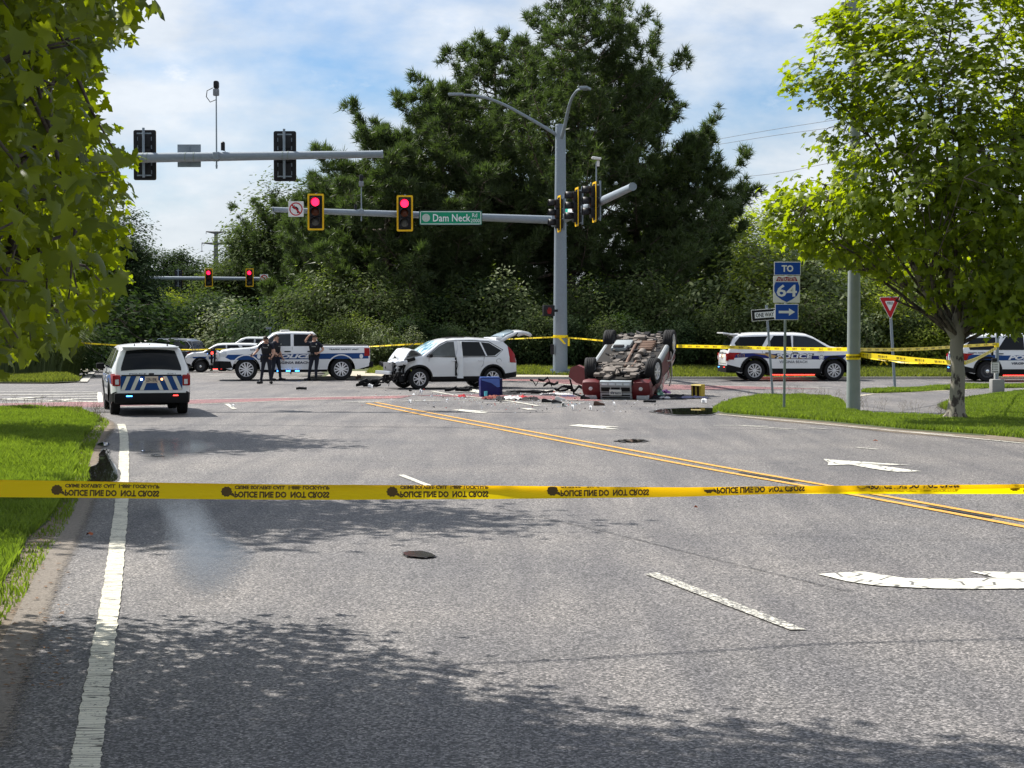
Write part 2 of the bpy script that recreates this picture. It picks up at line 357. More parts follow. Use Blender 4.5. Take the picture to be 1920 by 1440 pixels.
# ---------------------------------------------------------------- ground, roads, markings
asph = asphalt('road_asphalt')
asph2 = asphalt('cross_street_asphalt', (.14, .135, .13), .5)
gnd = soil('grass_soil', (.03, .045, .012), (.07, .08, .025), 2)
dirt = soil('roadside_dirt', (.09, .07, .05), (.24, .19, .14), 9)
def terr(name, x0, x1, ys, z, mat):
    mb = MB(); vs = []; fs = []
    for i, y in enumerate(ys):
        vs += [(x0, y, z+gz(y)), (x1, y, z+gz(y))]
        if i: k = 2*i; fs.append((k-2, k-1, k+1, k))
    mb.add(vs, fs); return structure(mb.build(name, mat))
terr('ground', -500, 500, (-60, YB, 190, 1500), -.03, gnd)
# main road and the whole junction (asphalt); verges lie on top of it
terr('road', -34, 46, (-30, YB), 0, asph)
mb = MB(); W = [P(-260, 709.9), P(640, 709.9), P(520, 664), P(130, 664)]; W[0].y = W[1].y = YB; W[0].z = W[1].z = 0
mb.add(W, [(0, 1, 2, 3)]); structure(mb.build('far_road', asph2))
# left verge: soil sheet, dirt edge and grass
LV = [(-700, 772), (60, 770), (150, 774), (190, 787), (178, 802), (158, 820), (148, 845), (140, 880), (136, 905), (118, 940), (92, 975), (52, 1010), (34, 1050), (8, 1085), (-60, 1180), (-300, 1440), (-1500, 1440)]
LD = [(-700, 773), (150, 776), (215, 784), (218, 796), (200, 812), (188, 850), (180, 905), (150, 960), (110, 1010), (78, 1060), (52, 1130), (30, 1230), (-40, 1330), (-200, 1460), (-1500, 1440)]
def fade_mat(name, mat, scale=14, lo=.55, hi=.8):          # same material, ragged towards its rim through a 'wet' weight
    m = mat.copy(); m.name = name; t = m.node_tree; n = t.nodes.new; l = t.links.new; b = t.nodes['Principled BSDF']
    tc = n('ShaderNodeTexCoord'); f = n('ShaderNodeTexNoise'); f.inputs['Scale'].default_value = scale; f.inputs['Detail'].default_value = 8; f.inputs['Roughness'].default_value = .7; l(tc.outputs['Object'], f.inputs[0])
    at = n('ShaderNodeAttribute'); at.attribute_name = 'wet'; ad = n('ShaderNodeMath'); ad.operation = 'ADD'; l(f.outputs[0], ad.inputs[0]); l(at.outputs['Fac'], ad.inputs[1])
    r = n('ShaderNodeMapRange'); r.inputs[1].default_value = lo; r.inputs[2].default_value = hi; l(ad.outputs[0], r.inputs[0])
    tr = n('ShaderNodeBsdfTransparent'); ms = n('ShaderNodeMixShader'); l(r.outputs[0], ms.inputs[0]); l(tr.outputs[0], ms.inputs[1]); l(b.outputs[0], ms.inputs[2]); l(ms.outputs[0], t.nodes['Material Output'].inputs[0]); return m
dirtf = fade_mat('dirt_edge', dirt)
def band(name, inner, outer, mat, z, wi=1.0, wo=0.0, n=6):   # strip between two pixel lines, weight wi..wo
    A = catmull([P(u, v, z) for u, v in inner], n); B = catmull([P(u, v, z) for u, v in outer], n); vs = []; wt = []; fs = []; m = 5
    for i, (a, b) in enumerate(zip(A, B)):
        for j in range(m): k = j/(m-1); vs.append(a+(b-a)*k); wt.append(wi+(wo-wi)*k)
        if i:
            for j in range(m-1): q = (i-1)*m+j; fs.append((q, q+1, q+m+1, q+m))
    o = MB().add(vs, fs).build(name, mat)
    for p in o.data.polygons:
        if p.normal.z < 0: p.flip()
    o['kind'] = 'structure'; at = o.data.attributes.new('wet', 'FLOAT', 'POINT'); at.data.foreach_set('value', wt); return o
band('roadside_dirt', [(140, 772), (180, 792), (150, 825), (138, 870), (124, 920), (80, 975), (38, 1030), (0, 1085), (-90, 1180), (-330, 1440), (-700, 1700)],
     [(190, 778), (222, 796), (207, 825), (197, 870), (180, 920), (152, 975), (118, 1030), (92, 1085), (58, 1180), (-30, 1440), (-120, 1700)], dirtf, .006)
band('worn_shoulder', [(150, 905), (118, 975), (80, 1050), (30, 1150), (-100, 1400)], [(205, 905), (185, 975), (150, 1050), (118, 1150), (60, 1400)], fade_mat('gravel_edge', soil('gravel', (.1, .085, .07), (.3, .26, .22), 40), 30, .72, .95), .0075)
sheet('verge_soil', LV, gnd, .012, smooth=3, jitter=2)
gm1 = grass_mat('verge_grass', (.05, .085, .014), (.19, .245, .045))
gm2 = grass_mat('island_grass', (.05, .085, .012), (.19, .24, .05))
gm3 = grass_mat('far_grass', (.05, .07, .015), (.17, .18, .05))
LVc = [(-120, 768), (60, 768), (150, 772), (184, 787), (176, 802), (155, 820), (146, 845), (138, 880), (134, 905), (116, 940), (90, 975), (50, 1010), (32, 1050), (4, 1090), (-60, 1180)]
grass('grass_tufts', [(120, 772), (178, 778), (206, 792), (190, 815), (172, 850), (160, 905), (132, 975), (90, 1040), (50, 1110), (-40, 1230), (-200, 1440), (-500, 1440), (-40, 1100), (30, 1040), (95, 960), (130, 900), (140, 850), (160, 800)], 7000, .08, gm1, .008, .007, 'sparse grass tufts creeping over the dirt edge of the left verge', 31, lump=.95)
grass('verge_grass', LVc, 210000, .15, gm1, .012, .008, 'long bright green verge grass left of the white edge line', 3)
rng = np.random.default_rng(5)
# seed stems sticking out of the verge
def stems(name, px, n, h, label, seed):
    mb = MB(); r = random.Random(seed)
    for i in range(n):
        t = r.random(); k = r.randrange(len(px)-1); u = px[k][0]+(px[k+1][0]-px[k][0])*t; v = px[k][1]+(px[k+1][1]-px[k][1])*t
        p = P(u+r.uniform(-4, 4), v+r.uniform(-3, 6)); hh = h*r.uniform(.5, 1.1); l = Vector((r.uniform(-.1, .1), r.uniform(-.1, .1), hh))
        mb.tube([p, p+l*.5, p+l+Vector((l.x, l.y, 0))], [.003, .0025, .001], 3, False)
        for q in (.75, .85, .95):
            c = p+l*q; d = Vector((r.uniform(-.03, .03), 0, .04)); mb.add([c, c+d+Vector((.006, 0, 0)), c+d*1.2], [(0, 1, 2)])
    o = mb.build(name, M('dry_stems', (.22, .17, .09), .8)); tag(o, label, 'weeds', kind='stuff'); return o
stems('grass_stems', [(0, 772), (60, 771), (120, 773), (180, 785), (190, 790)], 130, .36, 'thin seeding grass stems along the far edge of the left verge', 1)
stems('grass_stems', [(1380, 752), (1480, 745), (1560, 748), (1620, 765), (1760, 775), (1780, 778)], 150, .32, 'thin seeding grass stems round the right traffic island', 2)
# right island
RI = [(1334, 768), (1350, 757), (1385, 747), (1440, 742), (1500, 740), (1560, 744), (1583, 752), (1592, 768), (1640, 775), (1760, 779), (1790, 776), (1758, 762), (1768, 753), (1830, 744), (1900, 733), (2300, 727), (2900, 740), (2900, 990), (1920, 822), (1850, 817), (1700, 806), (1560, 792), (1450, 783), (1360, 776)]
sheet('island_soil', RI, gnd, .012, smooth=2)
band('island_dirt', [(1335, 766), (1450, 779), (1560, 789), (1700, 803), (1850, 814), (2050, 830)], [(1322, 776), (1450, 791), (1560, 800), (1700, 815), (1850, 826), (2050, 842)], dirtf, .007)
grass('island_grass', [(1336, 768), (1352, 757), (1387, 748), (1440, 743), (1500, 741), (1556, 745), (1580, 753), (1590, 768), (1640, 776), (1760, 780), (1792, 777), (1762, 763), (1772, 754), (1830, 746), (1900, 735), (1990, 730), (2060, 840), (1920, 821), (1850, 815), (1700, 804), (1560, 790), (1450, 781), (1360, 774)], 175000, .095, gm2, .012, .010, 'mown bright green grass on the right island under the plane tree', 4)
sheet('splitter_soil', [(1612, 735), (1700, 727), (1800, 724), (2300, 716), (2300, 721), (1850, 728), (1700, 735), (1640, 737)], gnd, .008)
grass('splitter_grass', [(1614, 735), (1700, 728), (1800, 724.5), (1990, 720), (1990, 726), (1850, 728), (1700, 735), (1640, 737)], 30000, .11, gm2, .008, .012, 'narrow strip of short grass at the foot of the yield sign', 6)
sheet('slip_sidewalk', [(1600, 745), (1640, 738.5), (1760, 733), (1840, 729), (1820, 728.2), (1700, 736), (1640, 738), (1600, 741)], concrete, .009)
# far bank: kerb, sidewalk, rising grass; carries the pole, the pines and the wood
def bankz(x, y):
    t = max(0, min(1, (y-72.3)/7)); return .1+.18*t+ (.25*max(0, min(1, (y-80)/30)))
xs = np.linspace(-7.5, 60, 40); ys = [71.6, 71.62, 72.3, 75, 78, 82, 90, 110, 160]
mb = MB(); vs = []; fs = []
for j, y in enumerate(ys):
    for x in xs:
        x2 = x if x > -7 else -7.6-max(0, (y-72))*.03
        vs.append((x2, y, -.05 if j == 0 else bankz(x, y)))
nx = len(xs)
for j in range(len(ys)-1):
    for i in range(nx-1): fs.append((j*nx+i, j*nx+i+1, (j+1)*nx+i+1, (j+1)*nx+i))
mb.add(vs, fs); structure(mb.build('far_bank', gnd))
mb = MB(); mb.box((22, 71.55, .03), (60, .12, .14)); structure(mb.build('far_kerb', kerbm))
mb = MB(); vs = [(-7.4, 71.6, .106), (1.2, 71.6, .106), (4.5, 71.7, .106), (1.2, 73.4, .125), (-2.5, 73.8, .14), (-4.4, 76.0, .21), (-7.4, 76.0, .21)]
mb.add(vs, [tuple(range(7))]); structure(mb.build('far_sidewalk', concrete))
grass('far_bank_grass', None, 70000, .15, gm3, 0, .022, 'strip of roadside grass along the foot of the shrubs', 7, zf=bankz, world=[(-6, 74.2), (1.4, 73.3), (4.8, 71.75), (24, 71.75), (24, 80), (-6, 80)])
# far left verge, hedge side
sheet('far_left_verge', [(-900, 717), (-100, 716.5), (100, 717), (152, 714.5), (120, 708), (60, 705), (-900, 705)], gnd, .05)
grass('far_left_grass', [(-40, 716), (100, 716.5), (150, 714), (120, 707), (60, 704), (-40, 704)], 35000, .2, gm3, .05, .014, 'strip of lush grass in front of the reeds at far left', 8)
sheet('far_left_sidewalk', [(152, 714), (176, 690), (140, 690), (128, 700), (118, 707)], concrete, .02)
strip('far_left_kerb', [(156, 715.5), (166, 705), (178, 692)], .3, kerbm, .04)
sheet('far_corner_lawn', [(140, 686), (172, 686), (176, 681), (140, 681)], gm3, .08)
sheet('far_cross_path', [(120, 682), (240, 682), (240, 674), (120, 674)], concrete, .05)
# pink crosswalk bands with white edges
pink = asphalt('red_crosswalk', (.19, .088, .092), .5)
wpaint = paint_mat('white_road_paint', (.62, .6, .52), .5)
wpaint2 = paint_mat('edge_line_paint', (.62, .59, .48), .18, cracks=(.6, 9, 1))
apaint = paint_mat('arrow_paint', (.66, .64, .56), .12, cracks=(1, 1.4, 1))
ypaint = paint_mat('yellow_road_paint', (.66, .33, .04), .3)
sheet('crosswalk_band', [(-300, 760), (0, 756), (190, 752.5), (420, 748), (660, 743.5), (775, 741), (752, 746.5), (560, 750), (300, 759), (190, 763), (0, 768), (-300, 774)], pink, .008)
sheet('crosswalk_band', [(775, 741), (900, 739), (1110, 744), (1130, 752), (1000, 748), (860, 744)], pink, .008)
sheet('crosswalk_band', [(880, 711.2), (960, 711), (1100, 711.8), (1240, 720), (1330, 722), (1540, 729), (1330, 730), (1235, 730.5), (1090, 722), (985, 714.5)], pink, .008)
for i, (pts, wd) in enumerate([
        ([(-300, 759), (0, 755.5), (190, 752), (420, 747.5), (660, 743), (775, 740.5)], .12),
        ([(-300, 775), (0, 769), (190, 764), (300, 760), (560, 750.5), (640, 749.5)], .12),
        ([(860, 711.8), (985, 715.5), (1090, 723)], .2), ([(1240, 721), (1400, 723.5), (1560, 727)], .15),
        ([(810, 733), (850, 740), (950, 751), (1010, 761)], .14), ([(750, 752), (830, 750.5)], .14), ([(860, 750.5), (905, 750)], .14), ([(640, 754), (718, 752)], .14),
        ([(905, 755.5), (1095, 755)], .12), ([(880, 747.5), (1090, 749.5)], .14), ([(990, 733), (1075, 731)], .5), ([(875, 730), (925, 739)], .5),
        ([(425, 757), (440, 767)], .12), ([(984, 765), (998, 768)], .25), ([(1372, 756), (1376, 757)], .2),
        ([(360, 696), (372, 696)], .3), ([(372, 700), (392, 700)], .3), ([(392, 704), (420, 703.5)], .3), ([(560, 700), (690, 709)], .14)]):
    strip('road_line', pts, wd, wpaint, .014)
# painted median nose at left
mnl = [([(-80, 735), (60, 734.6), (150, 734.8), (186, 735.5)], .22), ([(-80, 741), (60, 740), (184, 738.5)], .35), ([(-80, 748.5), (10, 748), (80, 743.8)], .4), ([(-20, 748), (90, 750.5), (184, 753.5)], .3),
       ([(100, 752), (140, 748), (186, 747.5)], .35), ([(60, 744.5), (184, 743)], .22)]
for pts, wd in mnl: strip('median_hatch_line', pts, wd, wpaint, .015)
sheet('median_nose_paint', [(183, 735), (190, 735.5), (193, 744), (193, 754), (184, 754.5), (182, 744)], wpaint, .018)
# edge line, near left: thermoplastic with ragged sides
strip('edge_line', [(140, 1560), (161, 1425), (188, 1250), (213, 1080), (228, 939), (232.6, 850), (232, 815), (227, 795)], .15, wpaint2, .010, jag=.007, n=40, widths=(.143, .165))
strip('edge_line', [(1340, 776), (1450, 786), (1600, 800), (1760, 815), (1990, 838)], .09, wpaint, .010)
# double yellow line
strip('yellow_line', [(688, 756), (800, 779), (930, 803.5), (1100, 836), (1340, 881), (1530, 914.5), (1600, 927), (1920, 987), (2200, 1040)], .11, ypaint, .010, jag=.004, n=20)
strip('yellow_line', [(703, 754), (810, 774.5), (945, 799.5), (1120, 832), (1380, 880), (1570, 913), (1650, 928), (1920, 976), (2200, 1026)], .11, ypaint, .010, jag=.004, n=20)
strip('road_line', [(672, 754.5), (720, 753.3)], .12, wpaint, .016)
# dashes and arrows
sheet('lane_dash', [(1210, 1076), (1232, 1073), (1512, 1180), (1480, 1180)], paint_mat('worn_dash', (.6, .58, .5), .72), .010)
sheet('lane_dash', [(746, 890.5), (757, 889.5), (814, 911.5), (800, 911.5)], wpaint, .010)
sheet('lane_arrow', [(848, 768.2), (862, 767.2), (917, 771.5), (900, 771.6), (917, 774.2), (890, 774.2)], apaint, .010)
sheet('lane_arrow', [(1066, 797.5), (1085, 795.6), (1162, 800.2), (1136, 801), (1162, 805), (1130, 804)], apaint, .010)
sheet('lane_arrow', [(1544, 860.5), (1595, 864), (1640, 867), (1710, 872), (1632, 870.5), (1728, 883.5), (1683, 884.5), (1645, 880), (1592, 870.5), (1551, 872.5), (1554, 868)], apaint, .010)
for pts in ([(1338, 797), (1400, 797.5), (1440, 799)], [(1380, 797), (1495, 805)], [(1420, 804), (1480, 805)], [(1520, 802), (1550, 804)], [(1605, 838.5), (1645, 842)], [(1660, 806), (1790, 816)]):
    strip('worn_line', pts, .07, wpaint, .010)
sheet('turn_arrow', [(1533, 1076), (1618, 1071), (1650, 1077), (1700, 1084), (1790, 1085), (1868, 1083), (1818, 1071), (1880, 1072), (1930, 1074), (2020, 1076), (2120, 1098), (1990, 1108), (1935, 1103), (1820, 1104), (1720, 1102), (1640, 1097), (1590, 1090)], apaint, .010)
# tar seams, patches and one painted cable shadow
tar = M('tar_and_shadow_line', (.03, .03, .032), .6)
for pts in ([(500, 764), (640, 760), (900, 761)], [(640, 801), (760, 799), (900, 803)], [(1200, 752.5), (1500, 756)], [(1235, 748), (1300, 748.5)]):  # second strip paints the thin shadow of the overhead cable
    strip('tar_and_shadow_line', pts, .035, tar, .009)
for pts in ([(1385, 885), (1440, 894.5), (1490, 903)], [(1740, 949), (1800, 959.5), (1860, 970)]):
    strip('worn_gap', pts, .07, tar, .009)
for pts in ([(1160, 1010), (1400, 1000), (1700, 1012), (2000, 1004)], [(300, 870), (700, 862), (1100, 872), (1500, 868)], [(930, 950), (1150, 1000), (1330, 1045), (1600, 1110)]):
    strip('fine_crack', pts, .012, tar, .009, jag=.004, n=30)
# puddles: thin sheets of standing water with a damp rim
damp = asphalt('damp_asphalt', (.06, .06, .062), .5); damp.node_tree.nodes['Principled BSDF'].inputs['Roughness'].default_value = .6
murky = M('murky_water', (.03, .022, .014), .16, var=.4, scale=8, spec=.4)
def puddle(px, name='puddle', rim=1.25, mat=None):
    c = (sum(p[0] for p in px)/len(px), sum(p[1] for p in px)/len(px))
    sheet('damp_asphalt', [(c[0]+(u-c[0])*rim, c[1]+(v-c[1])*rim) for u, v in px], damp, .0145, smooth=5, jitter=2)
    sheet(name, px, mat or water, .019, smooth=6, jitter=1.2)
puddle([(142, 879), (150, 875), (165, 876), (180, 871), (185, 864), (187, 850), (195, 842), (203, 844), (205, 856), (208, 863), (215, 870), (222, 890), (217, 900), (205, 903), (165, 904), (148, 900), (160, 893), (152, 886)], rim=1.1)
puddle([(283, 852.5), (292, 851), (303, 852.2), (306, 854), (290, 855)], rim=1.2)
puddle([(183, 832), (193, 829), (204, 831), (200, 835), (190, 835)])
puddle([(266, 845), (280, 842.5), (293, 843), (298, 845), (284, 846.5)], rim=1.2)
puddle([(756, 1037), (770, 1033), (795, 1033.5), (812, 1039), (815, 1042), (798, 1044.5), (770, 1043)], rim=1.12, mat=murky)
puddle([(1224, 771), (1255, 766), (1300, 764.5), (1335, 765), (1345, 772), (1325, 777), (1270, 777)], rim=1.1)
puddle([(1158, 826), (1175, 823.5), (1200, 824), (1212, 826), (1195, 828), (1172, 828)], rim=1.3)
def film_mat():
    m, t, b = _nt('wet_film'); n = t.nodes.new; l = t.links.new
    b.inputs['Base Color'].default_value = (.05, .052, .055, 1); b.inputs['Roughness'].default_value = .15
    tc = n('ShaderNodeTexCoord'); f = n('ShaderNodeTexNoise'); f.inputs['Scale'].default_value = 30; f.inputs['Detail'].default_value = 4; l(tc.outputs['Object'], f.inputs[0])
    at = n('ShaderNodeAttribute'); at.attribute_name = 'wet'; 
    ad = n('ShaderNodeMath'); ad.operation = 'ADD'; l(f.outputs[0], ad.inputs[0]); l(at.outputs['Fac'], ad.inputs[1])
    r = n('ShaderNodeMapRange'); r.inputs[1].default_value = .5; r.inputs[2].default_value = 1.7; r.inputs[4].default_value = .85; l(ad.outputs[0], r.inputs[0])
    tr = n('ShaderNodeBsdfTransparent'); ms = n('ShaderNodeMixShader'); l(r.outputs[0], ms.inputs[0]); l(tr.outputs[0], ms.inputs[1]); l(b.outputs[0], ms.inputs[2]); l(ms.outputs[0], t.nodes['Material Output'].inputs[0])
    return m
fm = film_mat()
def film(px, zz=.021):
    pts = catmull([Vector((u, v, 0)) for u, v in px], 5, True); c = sum(pts, Vector())/len(pts); vs = [P(c.x, c.y, zz)]; wt = [1.0]; fs = []; n = len(pts)
    for k, (s, wv) in enumerate(((.35, .85), (.7, .45), (1, 0))):
        for p in pts: q = c+(p-c)*s; vs.append(P(q.x, q.y, zz)); wt.append(wv)
    for i in range(n): fs.append((0, 1+i, 1+(i+1) % n))
    for k in range(2):
        for i in range(n): a = 1+k*n; fs.append((a+i, a+n+i, a+n+(i+1) % n, a+(i+1) % n))
    o = MB().add(vs, fs).build('wet_film', fm); o['kind'] = 'structure'
    at = o.data.attributes.new('wet', 'FLOAT', 'POINT'); at.data.foreach_set('value', wt)
film([(290, 925), (360, 922), (400, 960), (430, 1000), (490, 1045), (450, 1100), (385, 1130), (325, 1090), (305, 1030), (300, 975)])
film([(240, 825), (330, 820), (420, 835), (330, 862), (260, 860)], .0205)
# leaf litter and scraps on the asphalt near the verge
mb = MB(); r = random.Random(4)
for i in range(260):
    u, v = r.uniform(-20, 130), r.uniform(950, 1300); p = P(u, v, .016); a = r.random()*6.3; s = r.uniform(.01, .035)
    mb.add([p+Vector((math.cos(a)*s, math.sin(a)*s, 0)), p+Vector((math.cos(a+2)*s*.5, math.sin(a+2)*s*.5, .006)), p-Vector((math.cos(a)*s, math.sin(a)*s, -.004)), p+Vector((math.cos(a-2)*s*.5, math.sin(a-2)*s*.5, .003))], [(0, 1, 2, 3)])
tag(mb.build('leaf_litter', M('dry_leaf', (.16, .09, .045), .8, var=.5, scale=30)), 'scattered dry leaf scraps on the dirt edge below the verge', 'leaf litter', kind='stuff')
def dry_leaf(u, v, s, label):
    p = P(u, v, .02); mb = MB(); n = 7
    mb.add([(0, 0, .01)]+[(math.cos(k/n*6.28)*s*(1 if k % 2 else .6), math.sin(k/n*6.28)*s*(1 if k % 2 else .6), .015*((k*7) % 3)) for k in range(n)], [(0, 1+k, 1+(k+1) % n) for k in range(n)])
    o = mb.build('fallen_leaf', M('fallen_leaf', (.3, .08, .03), .7)); o.location = p; tag(o, label, 'leaf', 'fallen leaves')
dry_leaf(1305, 952, .03, 'single reddish fallen leaf on asphalt below the yellow tape')
dry_leaf(168, 1003, .05, 'reddish fallen leaf left of the white edge line')
dry_leaf(1642, 827, .06, 'reddish fallen leaf on asphalt below the island grass')
# ---------------------------------------------------------------- vehicles
MCREAM = M('reflective_cream', (.62, .62, .55), .35)
class Car:
    """Lofted body: silhouette top(x), sill with wheel arches bottom(x), half width y(x, z)."""
    def __init__(s, top, W, sill, wheels, belt, tumb=.36, rear_r=.12, front_r=.22, cab=None, crown=.05, arch=.06, dent=None, xr=None, xf=None):
        s.top = sorted(top); s.W = W; s.sill = sill; s.wheels = wheels; s.belt = belt; s.tumb = tumb; s.rr = rear_r; s.fr = front_r
        s.x0 = s.top[0][0]; s.x1 = s.top[-1][0]; s.cab = cab; s.crown = crown; s.arch = arch; s.dent = dent
    def T(s, x):
        t = s.top
        if x <= t[0][0]: return t[0][1]
        for a, b in zip(t, t[1:]):
            if x <= b[0]: return a[1]+(b[1]-a[1])*(x-a[0])/max(1e-6, b[0]-a[0])
        return t[-1][1]
    def B(s, x):
        z = s.sill
        for e, k in ((s.x0, 1), (s.x1, -1)):
            d = (x-e)*k
            if d < .5: z = max(z, s.sill+.14*(1-d/.5))
        for xc, R in s.wheels:
            r = R+s.arch
            if abs(x-xc) < r: z = max(z, R+math.sqrt(r*r-(x-xc)**2))
        return min(z, s.T(x)-.02)
    def plan(s, x):
        d0 = x-s.x0; d1 = s.x1-x; y = s.W/2
        if d0 < .5: y -= s.rr*(1-d0/.5)**2.5
        if d1 < .9: y -= s.fr*(1-d1/.9)**2.2
        return y
    def Y(s, x, z):
        y = s.plan(x)
        if z < s.belt:
            t = (z-s.sill)/(s.belt-s.sill); y -= .035*abs(t-.5)**1.5*2
            y += .008*math.exp(-((t-.72)/.07)**2)
        else: y -= .02+(z-s.belt)*s.tumb
        if s.dent: y += s.dent(x, z)
        return y
    def body(s, name, mat, parent, under=None):
        xs = set(); n = 64
        for i in range(n+1): xs.add(round(s.x0+(s.x1-s.x0)*i/n, 4))
        for x, z in s.top: xs.add(round(x, 4))
        for xc, R in s.wheels:
            r = R+s.arch
            for k in range(17): xs.add(round(xc-r*math.cos(math.pi*k/16), 4))
            xs.add(round(xc-r-.002, 4)); xs.add(round(xc+r+.002, 4))
        xs = sorted(x for x in xs if s.x0 <= x <= s.x1)
        fr = [0, .08, .22, .36, .5, .64, .78, .88, .94, .975, .992, 1]; tf = [.93, .8, .55, .28, 0]
        rings = []
        for x in xs:
            zb, zt = s.B(x), s.T(x); ring = []; rad = min(.07, (zt-zb)*.3)
            for f in fr:
                z = zb+(zt-zb)*f; y = s.Y(x, z); d = zt-z
                if d < rad: y -= rad-math.sqrt(max(0, rad*rad-(rad-d)**2))
                ring.append((x, y, z))
            ye = ring[-1][1]
            for q in tf: ring.append((x, ye*q, zt+s.crown*(1-q*q)*min(1, (zt-zb)*1.2)))
            rings.append(ring+[(x, -y, z) for x, y, z in ring[-2::-1]])
        m = len(rings[0]); mb = MB(); fs = []
        for i in range(len(rings)-1):
            for j in range(m-1): fs.append((i*m+j, i*m+j+1, (i+1)*m+j+1, (i+1)*m+j))
        vs = [p for r in rings for p in r]
        fs.append(tuple(range(m))); fs.append(tuple((len(rings)-1)*m+j for j in range(m))[::-1])
        mb.add(vs, fs); o = mb.build(name, mat, parent, smooth=True, sharp=42)
        ub = MB(); L = len(rings); uv = []; uf = []
        for r in rings: uv += [r[0], (r[0][0], r[0][1]*.99, r[0][2]+.05), (r[0][0], -r[0][1]*.99, r[0][2]+.05), r[-1]]
        for i in range(L-1):
            for j in range(3): uf.append((4*i+j, 4*i+j+1, 4*i+j+5, 4*i+j+4))
        ub.add(uv, uf)
        w0 = s.wheels[0][0]-s.wheels[0][1]-.1; w1 = s.wheels[1][0]+s.wheels[1][1]+.1
        xa, xb = min(w0, w1), max(w0, w1); xm0 = min(a+b for a, b in s.wheels)+.12; xm1 = max(a-b for a, b in s.wheels)-.12
        ub.box(((xm0+xm1)/2, 0, s.sill-.02), (xm1-xm0, s.W-.22, .14)); ub.box(((s.x0+s.x1)/2, 0, s.sill+.1), (s.x1-s.x0-.35, s.W-.75, .2))
        for xc, R in s.wheels: ub.tube([(xc, -s.W/2+.3, R), (xc, s.W/2-.3, R)], .06, 8)
        ub.build('underbody', black, parent)
        return o
    def patch(s, name, poly, mat, parent, side=1, off=.006, nx=14, nz=4, thick=.012):
        P2 = poly; x0 = min(p[0] for p in P2)+1e-4; x1 = max(p[0] for p in P2)-1e-4; cols = []; xs = sorted(set([round(x0+(x1-x0)*i/nx, 5) for i in range(nx+1)]+[min(max(p[0], x0), x1) for p in P2]))
        for x in xs:
            zs = []
            for i in range(len(P2)):
                a, b = P2[i], P2[(i+1) % len(P2)]
                if (a[0]-x)*(b[0]-x) <= 0 and a[0] != b[0]: zs.append(a[1]+(b[1]-a[1])*(x-a[0])/(b[0]-a[0]))
            if len(zs) < 2: continue
            cols.append([(x, min(zs)+(max(zs)-min(zs))*k/nz) for k in range(nz+1)])
        m = nz+1; vs = []; fs = []
        for c in cols: vs += [(x, side*(s.Y(x, z)+off), z) for x, z in c]
        k = len(vs)
        for c in cols: vs += [(x, side*(s.Y(x, z)+off-thick), z) for x, z in c]
        for i in range(len(cols)-1):
            for j in range(nz): fs.append((i*m+j, i*m+j+1, (i+1)*m+j+1, (i+1)*m+j))
            fs.append((i*m, (i+1)*m, (i+1)*m+k, i*m+k)); fs.append((i*m+nz, (i+1)*m+nz, (i+1)*m+nz+k, i*m+nz+k))
        for i in (0, len(cols)-1):
            for j in range(nz): fs.append((i*m+j, i*m+j+1, i*m+j+1+k, i*m+j+k))
        return MB().add(vs, fs).build(name, mat, parent, smooth=True, sharp=50)
    def text(s, name, t, x, z, w, h, mat, parent, side=1, off=.012, **k):
        mb = MB(); d = -1 if side > 0 else 1       # reads left to right from outside
        add_text(mb, t, w, h, lambda u, v: (x+d*u, side*(s.Y(x+d*u, z+v)+off), z+v), **k); return mb.build(name, mat, parent)
    def toppatch(s, name, xa, xb, ya, yb, mat, parent, off=.006, nx=8, ny=6, fb=None):    # ya/yb: half width fraction at xa/xb
        vs = []; fs = []
        for i in range(nx+1):
            x = xa+(xb-xa)*i/nx; zt = s.T(x); ye = s.Y(x, zt)-.07; q = ya+(yb-ya)*i/nx
            dz = (s.T(x+.01)-s.T(x-.01))/.02; nl = math.hypot(dz, 1)
            for j in range(ny+1):
                f = (-1+2*j/ny)*q; vs.append((x-off*dz/nl, ye*f, zt+s.crown*(1-f*f)*min(1, (zt-s.B(x))*1.2)+off/nl))
        for i in range(nx):
            for j in range(ny): a = i*(ny+1)+j; fs.append((a, a+1, a+ny+2, a+ny+1))
        return MB().add(vs, fs).build(name, mat, parent, smooth=True)
_wc = {}
